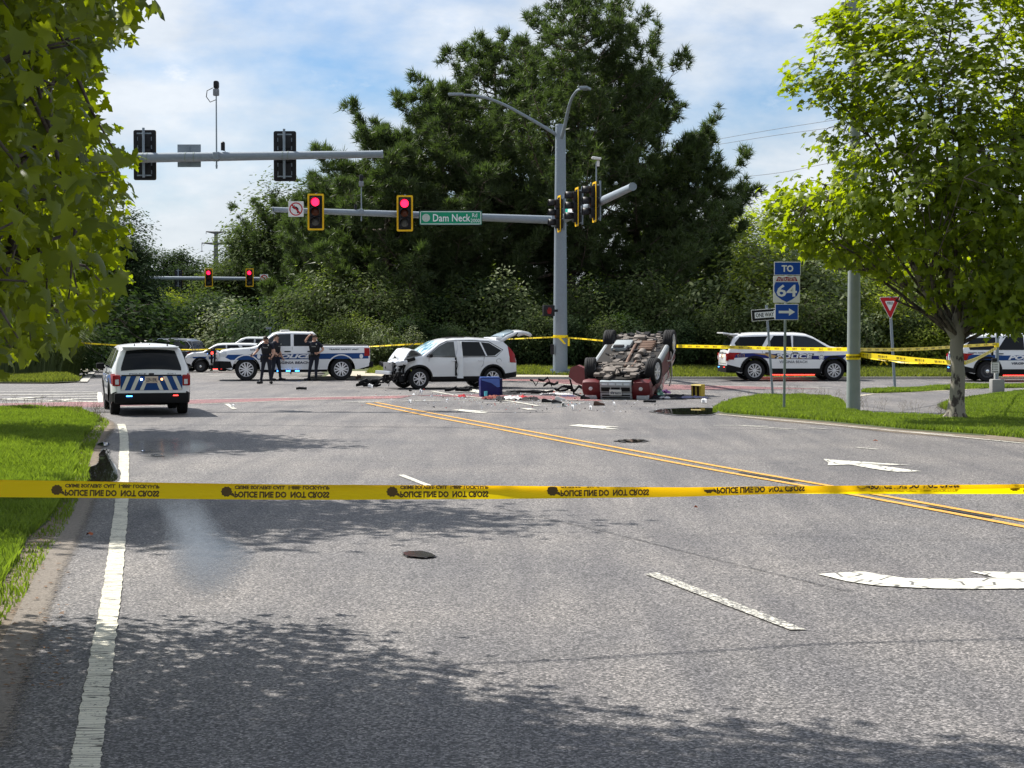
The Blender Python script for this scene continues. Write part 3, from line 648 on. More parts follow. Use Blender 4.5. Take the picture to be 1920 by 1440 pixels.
def wheel(parent, x, y, R, side, style='alloy5', w=.24, steer=0, lean=0):
    key = (style, R, side, w)
    if key not in _wc:
        mb = MB(); r0 = R*.66
        prof = [(r0, -w*.42), (R*.93, -w*.5), (R*.985, -w*.42), (R, -w*.3)]+sum([[(R, q-.012), (R*.975, q-.006), (R*.975, q+.006), (R, q+.012)] for q in (-w*.18, 0, w*.18)], [])+[(R, w*.3), (R*.985, w*.42), (R*.93, w*.5), (r0, w*.42)]
        mb.lathe(prof, axis='Y', n=32); t = mb.build('tyre', rubber, None, True, 50); tm = t.data; bpy.data.objects.remove(t)
        rb = MB(); o = side*w*.40
        rim = [(r0, -w*.42), (r0, o*.0), (r0, o), (r0*.95, o*1.05), (r0*.9, o*.9), (r0*.88, 0)] if True else []
        rb.lathe(rim, axis='Y', n=32); db = MB()
        db.lathe([(r0*.88, side*w*.02), (.0, side*w*.02)], axis='Y', n=24)
        if style == 'steel':
            rb.lathe([(r0*.9, o*.8), (r0*.62, o*.55), (r0*.55, o*.9), (r0*.3, o*.95), (0.01, o*.95)], axis='Y', n=28)
            for k in range(10):
                a = k*.628; rb.tube([(math.cos(a)*r0*.75, o*.3, math.sin(a)*r0*.75), (math.cos(a)*r0*.75, o*.78, math.sin(a)*r0*.75)], .025, 6)
        else:
            ns = {'alloy5': 5, 'alloy6': 6, 'alloy10': 10}[style]
            for k in range(ns):
                for q in ((-.13, .13) if ns <= 6 else (-.06, .06)):
                    a = 2*math.pi*k/ns; b = a+q; e = a+q*(1.9 if ns <= 6 else 1.6)
                    p0 = Vector((math.cos(b)*r0*.16, o*.92, math.sin(b)*r0*.16)); p1 = Vector((math.cos(e)*r0*.93, o*.95, math.sin(e)*r0*.93))
                    dd = (p1-p0).normalized(); sd = Vector((-dd.z, 0, dd.x))*({5: .016, 6: .021, 10: .0085}[ns]); yv = Vector((0, side*.02, 0))
                    rb.add([p0-sd-yv, p0+sd-yv, p1+sd*1.3-yv, p1-sd*1.3-yv, p0-sd+yv*.6, p0+sd+yv*.6, p1+sd*1.3+yv*.6, p1-sd*1.3+yv*.6], [(0, 1, 2, 3), (4, 5, 6, 7), (0, 1, 5, 4), (1, 2, 6, 5), (2, 3, 7, 6), (3, 0, 4, 7)])
            rb.lathe([(r0*.24, o*.7), (r0*.24, o*.98), (r0*.1, o*1.08), (0.005, o*1.08)], axis='Y', n=18)
        rm = rb.build('rim', steel if style == 'steel' else alloy, None, True, 40); rmm = rm.data; bpy.data.objects.remove(rm)
        dm = db.build('brake_disc', black, None); dmm = dm.data; bpy.data.objects.remove(dm)
        cm = None
        if style == 'steel':
            cb = MB(); cb.lathe([(r0*.3, o*.9), (r0*.26, o*1.1), (r0*.1, o*1.18), (.005, o*1.18)], axis='Y', n=16); c = cb.build('hub_cap', chrome, None, True); cm = c.data; bpy.data.objects.remove(c)
        _wc[key] = (tm, rmm, dmm, cm)
    tm, rmm, dmm, cm = _wc[key]
    o = link('wheel', tm, parent); o.location = (x, y, R); o.rotation_euler = (lean, 0, steer)
    link('rim', rmm, o); link('brake_disc', dmm, o)
    if cm: link('hub_cap', cm, o)
    return o
def box_part(name, mat, parent, c, size, b=.015, rot=None):
    return MB().rbox(c, size, b, rot).build(name, mat, parent, True)
def line_part(name, mat, parent, car, pts, side, wd=.008, off=.004):
    return MB().tube([(x, side*(car.Y(x, z)+off), z) for x, z in pts], wd, 5).build(name, mat, parent)
EX_TOP = [(-2.52, .62), (-2.505, .98), (-2.47, 1.10), (-2.30, 1.50), (-2.19, 1.68), (-2.05, 1.735), (-1.5, 1.775), (-.6, 1.785), (.2, 1.775), (.55, 1.74), (.80, 1.64), (1.42, 1.28), (1.75, 1.245), (2.15, 1.19), (2.38, 1.09), (2.5, .93), (2.53, .62)]
def explorer(label, loc, rz, livery, lit='red', rims='alloy10', hatch_open=False, detail_rear=False, scale=1.0, group='police utility vehicles'):
    c = Car(EX_TOP, 2.0, .30, [(-1.47, .39), (1.55, .39)], 1.18, rear_r=.14, tumb=.42, arch=.09)
    t = thing('police_car', label, 'police car', loc, rz, group); t.scale = (scale,)*3
    c.body('body', white, t)
    st = blue if livery != 'gold' else navy
    for s in (1, -1):
        c.patch('window', [(.78, 1.20), (1.34, 1.22), (.80, 1.57), (.5, 1.67), (.02, 1.70), (-.02, 1.20)], glass2, t, s)
        c.patch('window', [(-.07, 1.20), (-.07, 1.70), (-.72, 1.70), (-1.10, 1.20)], glass, t, s)
        c.patch('window', [(-1.26, 1.20), (-.95, 1.68), (-2.02, 1.65), (-2.22, 1.42), (-2.14, 1.20)], glass, t, s)
        c.patch('side_stripe', [(-2.44, .80), (-2.3, 1.02), (-1.4, 1.03), (-.9, .99), (1.0, 1.0), (2.1, .98), (1.95, .88), (1.0, .82), (-.9, .80), (-1.6, .83)] if livery != 'gold' else [(-2.44, .86), (-2.1, 1.04), (-1.5, 1.05), (1.0, .94), (2.05, .98), (1.9, .86), (1.2, .80), (-.9, .84), (-1.6, .90)], st, t, s, .004, 20, 3, .008)
        if livery == 'gold':
            c.patch('gold_swoosh', [(-1.55, 1.03), (-.95, 1.03), (-.62, .93), (-.3, .90), (.7, .87), (.7, .84), (-.5, .83), (-.85, .86), (-1.1, .98)], gold, t, s, .007, 20, 3, .008)
            c.text('lettering', 'POLICE', .02, .93, 1.36, .17, wvin, t, s, .016, bold=.035, shear=.12); c.text('lettering', 'POLICE', .02, .935, 1.5, .2, dnavy, t, s, .0135, bold=.06, shear=.12)
            c.text('lettering', 'VIRGINIA BEACH', -.02, .72, 1.05, .1, dnavy, t, s); c.text('unit_number', '0113', -2.0, .955, .27, .12, gold, t, s)
        else:
            c.text('lettering', 'POLICE', .05, .91, 1.5, .17, wvin, t, s, .010, bold=.045, shear=.3); c.text('lettering', 'VIRGINIA BEACH', .05, .69, 1.25, .09, dnavy, t, s, bold=.03, shear=.1)
            c.text('lettering', 'TRAFFIC SAFETY UNIT', -1.75, 1.09, .95, .05, dnavy, t, s, bold=.03)
        sb = MB(); zc, xc = .9, 1.05 if livery == 'gold' else 1.12
        sb.add([(xc+.1*math.cos(a*.3927), s*(c.Y(xc+.1*math.cos(a*.3927), zc)+.014), zc+.1*math.sin(a*.3927)) for a in range(16)], [tuple(range(16))]); sb.build('door_seal', wvin, t)
        rb2 = MB()
        for a in range(16):
            b = (a+1) % 16; q = [(r*math.cos(k*.3927), r*math.sin(k*.3927)) for k in (a, b) for r in (.062, .075)]
            rb2.add([(xc+u, s*(c.Y(xc+u, zc)+.018), zc+v) for u, v in (q[0], q[1], q[3], q[2])], [(0, 1, 2, 3)])
        rb2.build('seal_ring', dnavy, t)
        for pts in ([(1.12, 1.12), (1.14, .5), (1.05, .34)], [(-.05, 1.13), (-.06, .34)], [(-1.2, 1.13), (-1.08, .8), (-1.0, .72)]): line_part('door_seam', black, t, c, pts, s, .006, .0)
        for x in (.06, -.98): box_part('door_handle', black, t, (x, s*(c.Y(x, 1.06)+.02), 1.055), (.2, .035, .035), .01)
        # cladding and arches
        c.patch('sill_trim', [(-1.0, .29), (-1.0, .47), (1.05, .47), (1.05, .29)], black, t, s, .012, 8, 2)
        for xc, R in c.wheels:
            for sg in (0,):
                mb = MB(); vs = []; fs = []; n = 18
                for k in range(n+1):
                    a = math.pi*(-.04+1.08*k/n)
                    for rr, of in ((R+.085, .0), (R+.085, .028), (R+.17, .02), (R+.175, .0)):
                        xx, zz = xc-rr*math.cos(a), R+rr*math.sin(a); vs.append((xx, s*(c.Y(xx, max(zz, .31))+of), max(zz, .26)))
                for k in range(n):
                    for j in range(3): b = k*4+j; fs.append((b, b+1, b+5, b+4))
                mb.add(vs, fs).build('wheel_arch_trim', black, t, True)
        wheel(t, -1.47, s*.86, .39, s, rims); wheel(t, 1.55, s*.86, .39, s, rims)
        mb = MB().rbox((1.02, s*1.1, 1.2), (.13, .22, .16), .04).tube([(1.02, s*.94, 1.15), (1.02, s*1.04, 1.16)], .03, 6); mb.build('side_mirror', black, t, True)
        c.patch('headlight', [(2.02, .90), (2.05, 1.06), (2.36, 1.0), (2.45, .9)], clens, t, s, .006)
        c.patch('tail_light', [(-2.47, .80), (-2.49, 1.0), (-2.42, 1.07), (-1.98, 1.06), (-2.2, .98), (-2.27, .80)], redl, t, s, .012)
        c.patch('bumper_side', [(-2.5, .42), (-2.5, .62), (-2.0, .50), (-1.98, .33), (-2.3, .36)], black, t, s, .012)
        c.patch('front_bumper_side', [(2.5, .44), (2.5, .62), (2.15, .52), (2.1, .34), (2.3, .38)], black, t, s, .012)
        if lit and not detail_rear:
            lm = {'red': redglow2, 'blue': blueglow}[lit]; mb = MB()
            for k in range(26): mb.box((-.85+k*.065, s*(c.Y(0, .3)-.01), .235), (.05, .03, .03))
            mb.build('side_led_bar', lm, t)
    c.toppatch('windshield', .80, 1.40, .98, 1.0, glass, t, .012)
    c.toppatch('rear_window', -2.455, -2.22, .93, .86, glass, t, .014)
    # rear
    box_part('spoiler', white, t, (-2.22, 0, 1.735), (.3, 1.42, .05), .02)
    mb = MB()
    for y in (-.45, 0, .38): mb.add([(-1.9, y-.03, 1.77), (-1.9, y+.03, 1.77), (-2.02, y, 1.76), (-1.93, y, 1.83)], [(0, 1, 3), (1, 2, 3), (2, 0, 3)])
    mb.build('roof_antenna', black, t)['kind'] = 'stuff'
    box_part('rear_bumper', black, t, (-2.47, 0, .45), (.17, 1.86, .27), .05)
    xr = -2.535
    # tailgate decals (outer skin slightly proud), inset from the body corner
    def rx(z): return -2.505-.02*(1-abs((z-.8)/.3)) - .006
    tg = MB(); tg.rbox((-2.525, 0, .83), (.03, 1.54, .36), .012); tg.build('tailgate_panel', blue if livery != 'gold' else white, t, True)
    if livery != 'gold':
        mb = MB()
        for s in (1, -1):
            for y0 in (.13, .36, .60):
                mb = MB()
                q = [(y0, .655), (y0+.1, .655), (y0+.1-.2+.0, 1.0), (y0-.2, 1.0)]
                q = [(y0+.0, 1.0-.345), (y0+.11, 1.0-.345), (y0-.06+.11-.0, 1.0), (y0-.06, 1.0)]
                q = [(y0+.07, .655), (y0+.17, .655), (y0+.02, 1.005), (y0-.08, 1.005)] if y0 > .2 else [(y0+.07, .655), (y0+.17, .655), (y0+.06, .9), (y0-.03, .9)]
                mb.add([(-2.5435, s*a, b) for a, b in q], [(0, 1, 2, 3)]); mb.build('chevron_stripe', MCREAM, t)
    mb = MB(); add_text(mb, 'POLICE', .42, .035, lambda u, v: (-2.515, -u+.34, 1.065+v), bold=.02); add_text(mb, '6061', .2, .03, lambda u, v: (-2.515, -u-.5, 1.068+v)); mb.build('tailgate_lettering', dnavy, t)
    mb = MB(); mb.box((-2.512, 0, 1.065), (.01, .13, .035)); mb.build('oval_badge', black, t)
    box_part('tailgate_trim', black, t, (-2.5, 0, 1.02), (.05, 1.5, .045), .01)
    pl = box_part('licence_plate', M('cream_plate', (.6, .5, .4), .4), t, (-2.55, 0, .92), (.02, .33, .17), .006)
    mb = MB(); add_text(mb, '229-159L', .27, .09, lambda u, v: (-2.563, -u, .915+v), bold=.02); o = mb.build('plate_number', dnavy, pl)
    for s in (1, -1):
        tl = MB().rbox((-2.5, s*.875, .90), (.09, .2, .28), .03).build('tail_light', redl, t, True)
        MB().rbox((-2.549, s*.86, .865), (.01, .09, .13), .004).build('reversing_lens', clens, tl)
    if lit:
        MB().rbox((-2.56, .255, .93), (.03, .05, .05), .01).build('plate_strobe', whiteglow, t); MB().rbox((-2.56, -.255, .93), (.03, .05, .05), .01).build('plate_strobe', orangeglow, t)
        MB().rbox((-2.565, .56, .505), (.02, .15, .025), .008).build('bumper_strobe', blueglow, t); MB().rbox((-2.565, -.60, .515), (.02, .13, .025), .008).build('bumper_strobe', redglow2, t)
    # front
    mb = MB().rbox((2.5, 0, .79), (.08, 1.2, .2), .02); g = mb.build('grille', black, t, True)
    mb = MB().rbox((2.50, 0, .48), (.14, 1.6, .2), .04); mb.build('front_bumper', black, t, True)
    for s in (1, -1): box_part('headlight', clens, t, (2.42, s*.72, .9), (.14, .3, .12), .03)
    return t, c
t, c = explorer('white and blue police car seen from behind with cream chevrons on its tailgate', tuple(P(279, 776)), math.pi/2+R_(15.5), 'blue', 'red', 'steel', detail_rear=True, scale=.93, group='police utility vehicles')
f = Vector((math.cos(t.rotation_euler.z), math.sin(t.rotation_euler.z), 0)); t.location = Vector(t.location)+f*1.4
t['_keep'] = 0
t2, c2 = explorer('white police car with gold and navy stripe parked behind the one way sign', (10.72, 70.4, 0), R_(3.5), 'gold', 'red', 'alloy10', scale=1.02)
t3, c3 = explorer('white and blue police car cut off by the right picture edge behind the plane tree', (19.45, 69.6, 0), R_(1), 'blue', 'red', 'steel')
_p = Vector(((425-960)*97/3400, 97, 0)); t4, c4 = explorer('white police car facing left behind the nose of the police pickup', (_p.x, 97, gz(97)), math.pi+R_(6), 'blue', 'red', 'steel', scale=.86)
def open_hatch(t, c):
    mb = MB(); mb.add([(-2.12, -.66, 1.72), (-2.12, .66, 1.72), (-2.62, .68, 1.78), (-2.62, -.68, 1.78), (-2.12, -.66, 1.76), (-2.12, .66, 1.76), (-2.62, .66, 1.83), (-2.62, -.66, 1.83)], [(0, 1, 2, 3), (4, 5, 6, 7), (0, 1, 5, 4), (1, 2, 6, 5), (2, 3, 7, 6), (3, 0, 4, 7)])
    mb.build('raised_rear_glass', white, t, True)
open_hatch(t2, c2)
mb = MB().rbox((.35, .2, 1.82), (.25, .3, .1), .04); mb.build('roof_beacon', blueglow, t3, True)
mb = MB().rbox((1.05, .98, 1.2), (.1, .05, .06), .02); mb.build('mirror_strobe', blueglow, t4)
# ---- police pickup
def pickup():
    top = [(-2.96, .66), (-2.95, 1.27), (-2.9, 1.33), (-.98, 1.335), (-.96, 1.34), (-.90, 1.75), (-.78, 1.86), (.1, 1.875), (.58, 1.86), (.78, 1.80), (1.42, 1.32), (1.6, 1.27), (2.3, 1.22), (2.72, 1.16), (2.86, 1.05), (2.9, .66)]
    c = Car(top, 2.03, .42, [(-1.85, .43), (1.80, .43)], 1.30, tumb=.28, arch=.11, front_r=.12, rear_r=.04, crown=.03)
    p = Vector((-8.6, 71.0, 0)); t = thing('police_pickup', 'white police pickup truck with blue stripe parked side-on behind three officers', 'pickup truck', p, math.pi+R_(9))
    c.body('body', white, t)
    for s in (1, -1):
        c.patch('window', [(.72, 1.33), (1.3, 1.34), (.74, 1.74), (.50, 1.79), (.1, 1.80), (.1, 1.33)], glass2, t, s)
        c.patch('window', [(-.02, 1.33), (-.02, 1.79), (-.80, 1.78), (-.82, 1.33)], glass, t, s)
        c.patch('side_stripe', [(-2.9, .84), (-2.9, 1.06), (2.5, 1.0), (2.6, .9), (2.4, .80)], blue, t, s, .004, 24, 3, .008)
        c.text('lettering', 'POLICE', .0, .935, 1.45, .16, wvin, t, s, .010, bold=.05, shear=.3)
        c.text('lettering', 'VIRGINIA BEACH', .05, .69, 1.35, .095, dnavy, t, s, bold=.03, shear=.1)
        c.text('lettering', 'TRAFFIC SAFETY UNIT', -1.95, 1.2, 1.15, .055, dnavy, t, s, bold=.03)
        c.text('unit_number', 'E361', 1.52, 1.19, .24, .06, dnavy, t, s, bold=.03)
        for x in (-2.62, 1.32):
            sb = MB(); sb.add([(x+.07*math.cos(a*.3927), s*(c.Y(x+.07*math.cos(a*.3927), .93)+.014), .93+.09*math.sin(a*.3927)) for a in range(16)], [tuple(range(16))]); sb.build('door_seal', wvin, t)
        for pts in ([(1.2, 1.3), (1.2, .46)], [(.04, 1.3), (.04, .46)], [(-.86, 1.3), (-.86, .46)], [(-.99, 1.33), (-.99, .46)]): line_part('door_seam', black, t, c, pts, s, .006, 0)
        for x in (.22, -.66): box_part('door_handle', black, t, (x, s*(c.Y(x, 1.1)+.02), 1.12), (.24, .035, .04), .01)
        wheel(t, -1.85, s*.87, .43, s, 'alloy6', .27); wheel(t, 1.80, s*.87, .43, s, 'alloy6', .27)
        for xc, R in c.wheels:
            mb = MB(); vs = []; fs = []; n = 16
            for k in range(n+1):
                a = math.pi*k/n
                for rr, of in ((R+.10, -.1), (R+.105, .01), (R+.15, .012), (R+.155, 0)):
                    xx, zz = xc-rr*math.cos(a), R+rr*math.sin(a); vs.append((xx, s*(c.Y(xx, max(zz, .43))+of), zz))
            for k in range(n):
                for j in range(3): b = k*4+j; fs.append((b, b+1, b+5, b+4))
            mb.add(vs, fs).build('wheel_arch', white, t, True)
        mb = MB().rbox((1.12, s*1.13, 1.38), (.1, .22, .2), .03).tube([(1.1, s*.95, 1.34), (1.12, s*1.05, 1.36)], .03, 6); mb.build('side_mirror', black, t, True)
        box_part('step_bar', black, t, (.1, s*.95, .36), (2.2, .12, .08), .03)
        mb = MB()
        for x in (.55, .2, -.15): mb.box((x, s*1.015, .37), (.16, .02, .03))
        mb.build('side_strobe', blueglow, t)
        c.patch('headlight', [(2.55, .92), (2.55, 1.12), (2.86, 1.05), (2.88, .9)], clens, t, s, .008)
        c.patch('tail_light', [(-2.95, .94), (-2.95, 1.25), (-2.74, 1.25), (-2.74, .94)], redl, t, s, .01)
        c.patch('front_bumper_side', [(2.88, .44), (2.88, .76), (2.4, .74), (2.32, .5)], black, t, s, .015)
    c.toppatch('windshield', .80, 1.40, .98, 1.0, glass, t, .012)
    c.toppatch('bed_cover', -2.88, -1.02, 1.0, 1.0, black, t, .02)
    box_part('rear_bumper', black, t, (-3.0, 0, .62), (.2, 1.95, .2), .04)
    box_part('tailgate', white, t, (-2.965, 0, 1.02), (.03, 1.6, .5), .012)
    box_part('front_bumper', black, t, (2.95, 0, .62), (.22, 1.98, .26), .05)
    g = box_part('grille', chrome, t, (2.9, 0, .98), (.08, 1.35, .34), .02)
    for z in (.88, .98, 1.08): MB().rbox((2.945, 0, z), (.02, 1.2, .05), .008).build('grille_bar', black, g)
    for s in (1, -1): box_part('headlight', clens, t, (2.87, s*.82, .99), (.1, .3, .26), .03)
    mb = MB()
    for y in (-.42, .42): mb.rbox((3.12, y, .85), (.08, .07, .82), .02)
    for z in (.62, 1.22): mb.tube([(3.02, -.98, z), (3.12, -.8, z), (3.14, 0, z), (3.12, .8, z), (3.02, .98, z)], .035, 8)
    for s in (1, -1): mb.tube([(3.02, s*.98, .62), (3.0, s*1.0, .9), (3.02, s*.98, 1.22)], .035, 8)
    pb = mb.build('push_bumper', black, t, True)
    for s in (1, -1): MB().rbox((3.10, s*.62, 1.06), (.07, .13, .1), .03).build('push_bar_strobe', redglow, t, True)
    mb = MB().rbox((.3, 0, 1.925), (.36, .9, .06), .03); mb.build('roof_rack_light', M('pale_lightbar', (.5, .5, .48), .3), t, True)
    mb = MB().tube([(-.3, .3, 1.88), (-.3, .3, 1.98)], .02, 6).tube([(.1, -.2, 1.9), (.15, -.2, 2.0)], .015, 5).box((-.6, .45, 1.9), (.1, .1, .05)); mb.build('roof_antenna', black, t)
    return t, c
tp, cp = pickup()
# ---- silver pickup far behind, dark suv far behind
_p = P(545, 688)
def silver():
    top = [(-2.9, .7), (-2.9, 1.3), (-1.15, 1.33), (-1.1, 1.75), (-.95, 1.86), (.5, 1.87), (.78, 1.80), (1.45, 1.33), (2.6, 1.2), (2.85, .7)]
    c = Car(top, 2.0, .42, [(-1.8, .42), (1.8, .42)], 1.28, tumb=.28, arch=.1)
    t = thing('white_pickup', 'plain white pickup cab showing above the police pickup hood', 'pickup truck', ((484-960)*103.5/3400, 103.5, gz(103.5)), math.pi-R_(4)); c.body('body', M('silver_white_paint', (.6, .63, .64), .3, coat=.5), t)
    t.scale = (1.03,)*3
    for s in (1, -1):
        c.patch('window', [(.05, 1.32), (.05, 1.78), (.5, 1.78), (1.32, 1.34)], glass, t, s); c.patch('window', [(-.05, 1.32), (-.05, 1.78), (-1.0, 1.77), (-1.02, 1.32)], glass, t, s)
        wheel(t, -1.8, s*.86, .42, s, 'alloy6'); wheel(t, 1.8, s*.86, .42, s, 'alloy6')
        c.patch('headlight', [(2.4, .92), (2.4, 1.08), (2.8, 1.02), (2.8, .9)], clens, t, s, .008)
        for x in (.2, -.8): box_part('door_handle', chrome, t, (x, s*(c.Y(x, 1.1)+.02), 1.12), (.2, .03, .03), .01)
    c.toppatch('windshield', .82, 1.42, .98, 1, glass, t, .012)
    box_part('front_bumper', chrome, t, (2.85, 0, .6), (.15, 1.9, .2), .04)
silver()
def darksuv():
    c = Car(EX_TOP, 2.0, .30, [(-1.47, .39), (1.55, .39)], 1.13, rear_r=.1)
    dk = M('charcoal_car_paint', (.02, .023, .028), .25, coat=.8, var=.2)
    t = thing('dark_suv', 'dark grey civilian suv seen behind the left police car roof', 'car', ((300-960)*101/3400, 101, gz(101)), math.pi-R_(14)); c.body('body', dk, t); t.scale = (1.0,)*3
    for s in (1, -1):
        c.patch('window', [(.78, 1.20), (1.34, 1.22), (.76, 1.55), (.35, 1.66), (.02, 1.70), (-.02, 1.16)], glass2, t, s); c.patch('window', [(-.07, 1.16), (-.07, 1.70), (-.72, 1.70), (-1.12, 1.16)], glass2, t, s)
        c.patch('window', [(-1.28, 1.16), (-.93, 1.66), (-2.02, 1.64), (-2.2, 1.40), (-2.1, 1.16)], glass2, t, s)
        line_part('window_trim', chrome, t, c, [(1.3, 1.14), (0, 1.13), (-1.5, 1.13), (-2.15, 1.14), (-2.25, 1.4), (-2.0, 1.67), (-.9, 1.69), (.1, 1.73)], s, .02, .01)
        wheel(t, -1.47, s*.86, .39, s, 'alloy10'); wheel(t, 1.55, s*.86, .39, s, 'alloy10')
        c.patch('tail_light', [(-2.47, .85), (-2.49, 1.0), (-2.42, 1.1), (-2.05, 1.08), (-2.2, .95)], redl, t, s, .012)
        MB().tube([(-1.9, s*.66, 1.80), (-.5, s*.68, 1.84), (.3, s*.67, 1.8)], .02, 6).build('roof_rail', chrome, t)
    c.toppatch('windshield', .80, 1.44, .98, 1, glass, t, .012); c.toppatch('rear_window', -2.455, -2.22, .93, .86, glass, t, .014)
    box_part('rear_bumper', black, t, (-2.47, 0, .45), (.17, 1.86, .27), .05)
darksuv()
# ---- wrecked white crossover
def crossover():
    top = [(-2.2, .62), (-2.19, 1.0), (-2.1, 1.18), (-1.92, 1.42), (-1.72, 1.60), (-1.5, 1.64), (-.7, 1.685), (.0, 1.68), (.35, 1.63), (.55, 1.56), (1.22, 1.13), (1.45, 1.08), (1.9, .98), (2.03, .85), (2.05, .55)]
    rr = random.Random(9)
    def dent(x, z):
        if x > 1.2: k = min(1, (x-1.2)/.6); return -.10*k*(.5+.5*math.sin(9*x+7*z))-.05*k
        return 0
    c = Car(top, 1.82, .33, [(-1.28, .35), (1.34, .35)], 1.06, tumb=.36, arch=.07, front_r=.3, rear_r=.16, dent=dent)
    p = P(839, 729); t = thing('wrecked_white_crossover', 'white crossover with smashed front, bent hood and open tailgate', 'car', (p.x, p.y+.75, 0), math.pi+R_(22))
    wt = M('pearl_white_paint', (.68, .70, .72), .25, coat=.7, var=.03)
    c.body('body', wt, t)
    for s in (1, -1):
        c.patch('window', [(.06, 1.09), (.06, 1.58), (.3, 1.57), (.62, 1.42), (1.02, 1.12)], M('clear_side_glass', (.07, .08, .08), .1, var=.8, scale=3, spec=.4) if s == 1 else glass2, t, s)
        c.patch('window', [(-.12, 1.10), (-.12, 1.58), (-.85, 1.57), (-1.03, 1.10)], glass, t, s); c.patch('quarter_window', [(-1.09, 1.10), (-.92, 1.56), (-1.2, 1.53), (-1.62, 1.28), (-1.35, 1.11)], glass, t, s)
        line_part('window_trim', black, t, c, [(1.08, 1.1), (.6, 1.47), (.3, 1.61), (-.5, 1.63), (-1.2, 1.58), (-1.68, 1.3), (-1.4, 1.08), (0, 1.07), (1.08, 1.09)], s, .012, .002)
        for pts in ([(1.0, 1.06), (1.03, .6), (.98, .36)], [(-.98, 1.08), (-.92, .8), (-.86, .72)]): line_part('door_seam', black, t, c, pts, s, .006, 0)
        for x in (.12, -.83): box_part('door_handle', wt, t, (x, s*(c.Y(x, .95)+.025), .95), (.18, .035, .035), .012)
        c.patch('sill_trim', [(-.86, .31), (-.86, .42), (.92, .42), (.92, .31)], black, t, s, .014, 8, 2)
        c.patch('tail_light', [(-2.17, .86), (-2.12, 1.15), (-1.98, 1.34), (-1.88, 1.42), (-1.9, 1.3), (-1.98, 1.05), (-1.9, .88)], redl, t, s, .014)
        c.patch('rear_bumper_side', [(-2.18, .38), (-2.19, .56), (-1.7, .5), (-1.66, .34)], black, t, s, .014)
        for xc, R in c.wheels:
            mb = MB(); vs = []; fs = []; n = 16
            for k in range(n+1):
                a = math.pi*(-.03+1.06*k/n)
                for rr_, of in ((R+.065, -.12), (R+.065, .02), (R+.12, .016), (R+.125, 0)):
                    xx, zz = xc-rr_*math.cos(a), R+rr_*math.sin(a); vs.append((xx, s*(c.Y(xx, max(zz, .34))+of), max(zz, .28)))
            for k in range(n):
                for j in range(3): b = k*4+j; fs.append((b, b+1, b+5, b+4))
            mb.add(vs, fs).build('wheel_arch_trim', black, t, True)
        wheel(t, -1.28, s*.8, .35, s, 'alloy5', .22); wheel(t, 1.34, s*.8, .35, s, 'alloy5', .22, steer=.08)
        box_part('side_mirror', wt if s == -1 else black, t, (.98, s*1.0, 1.12), (.12, .16, .12), .04)
    # left-hand side faces the camera: front door ajar at its rear edge, dark shut line and torn seal
    s = 1
    mb = MB(); mb.add([(.02, .93, .36), (-.14, 1.10, .36), (-.14, 1.06, 1.1), (-.13, .93, 1.6), (-.07, .88, 1.62), (.04, .90, 1.1)], [(0, 1, 2, 5), (5, 2, 3, 4)]); mb.add([(-.03, .93, .40), (-.12, 1.02, .4), (-.12, .98, 1.6), (-.04, .80, 1.62)], [(0, 1, 2, 3)])
    mb.build('ajar_front_door_edge', wt, t)
    MB().add([(.09, .915, .44), (.035, .93, .44), (.035, .92, 1.05), (.09, .91, 1.05)], [(0, 1, 2, 3)]).build('door_gap', black, t)
    MB().tube([(.06, .95, .98), (.02, 1.0, .8), (.07, .97, .6), (.03, .98, .45)], .012, 5).build('torn_door_seal', black, t)
    # fuel door, windscreen (crazed), sunroof
    MB().tube([(-1.5+.09*math.cos(a*.4), c.Y(-1.5, .93)+.003, .93+.08*math.sin(a*.4)) for a in range(17)], .004, 4).build('fuel_door', black, t)
    m, tt, b = _nt('crazed_windscreen'); b.inputs['Roughness'].default_value = .12
    tcn = tt.nodes.new('ShaderNodeTexCoord'); vv = tt.nodes.new('ShaderNodeTexVoronoi'); vv.inputs['Scale'].default_value = 9; r = tt.nodes.new('ShaderNodeValToRGB'); nn = tt.nodes.new('ShaderNodeTexNoise'); nn.inputs['Scale'].default_value = 4
    r.color_ramp.elements[0].position = .42; r.color_ramp.elements[1].position = .6; r.color_ramp.elements[0].color = (.06, .2, .28, 1); r.color_ramp.elements[1].color = (.55, .68, .7, 1)
    tt.links.new(tcn.outputs['Object'], nn.inputs[0]); tt.links.new(nn.outputs[0], r.inputs[0]); tt.links.new(r.outputs[0], b.inputs['Base Color'])
    c.toppatch('windshield', .56, 1.20, .98, .98, m, t, .012); c.toppatch('sunroof', -.45, .2, .62, .62, black, t, .008)
    # bent hood standing up, peeled away from the engine bay
    mb = MB(); vs = []; fs = []; nx, ny = 14, 14; r = random.Random(2)
    for i in range(nx+1):
        for j in range(ny+1):
            u = i/nx; v = -1+2*j/ny; x = 1.15+.78*u; z = 1.13+.26*math.sin(min(1, u*1.5)*1.7)*(1-.35*abs(v))-.42*max(0, u-.62)/.38*(.6+.4*abs(v)) + .03*math.sin(7*u+5*v)+r.uniform(-.008, .008)
            vs.append((x+.03*math.sin(6*v), .80*v*(1-.12*u), z))
    for i in range(nx):
        for j in range(ny): a = i*(ny+1)+j; fs.append((a, a+1, a+ny+2, a+ny+1))
    mb.add(vs, fs); h = mb.build('bent_hood', wt, t, True, 60); md = h.modifiers.new('s', 'SOLIDIFY'); md.thickness = .02
    # torn out nose
    r = random.Random(3); mb = MB()
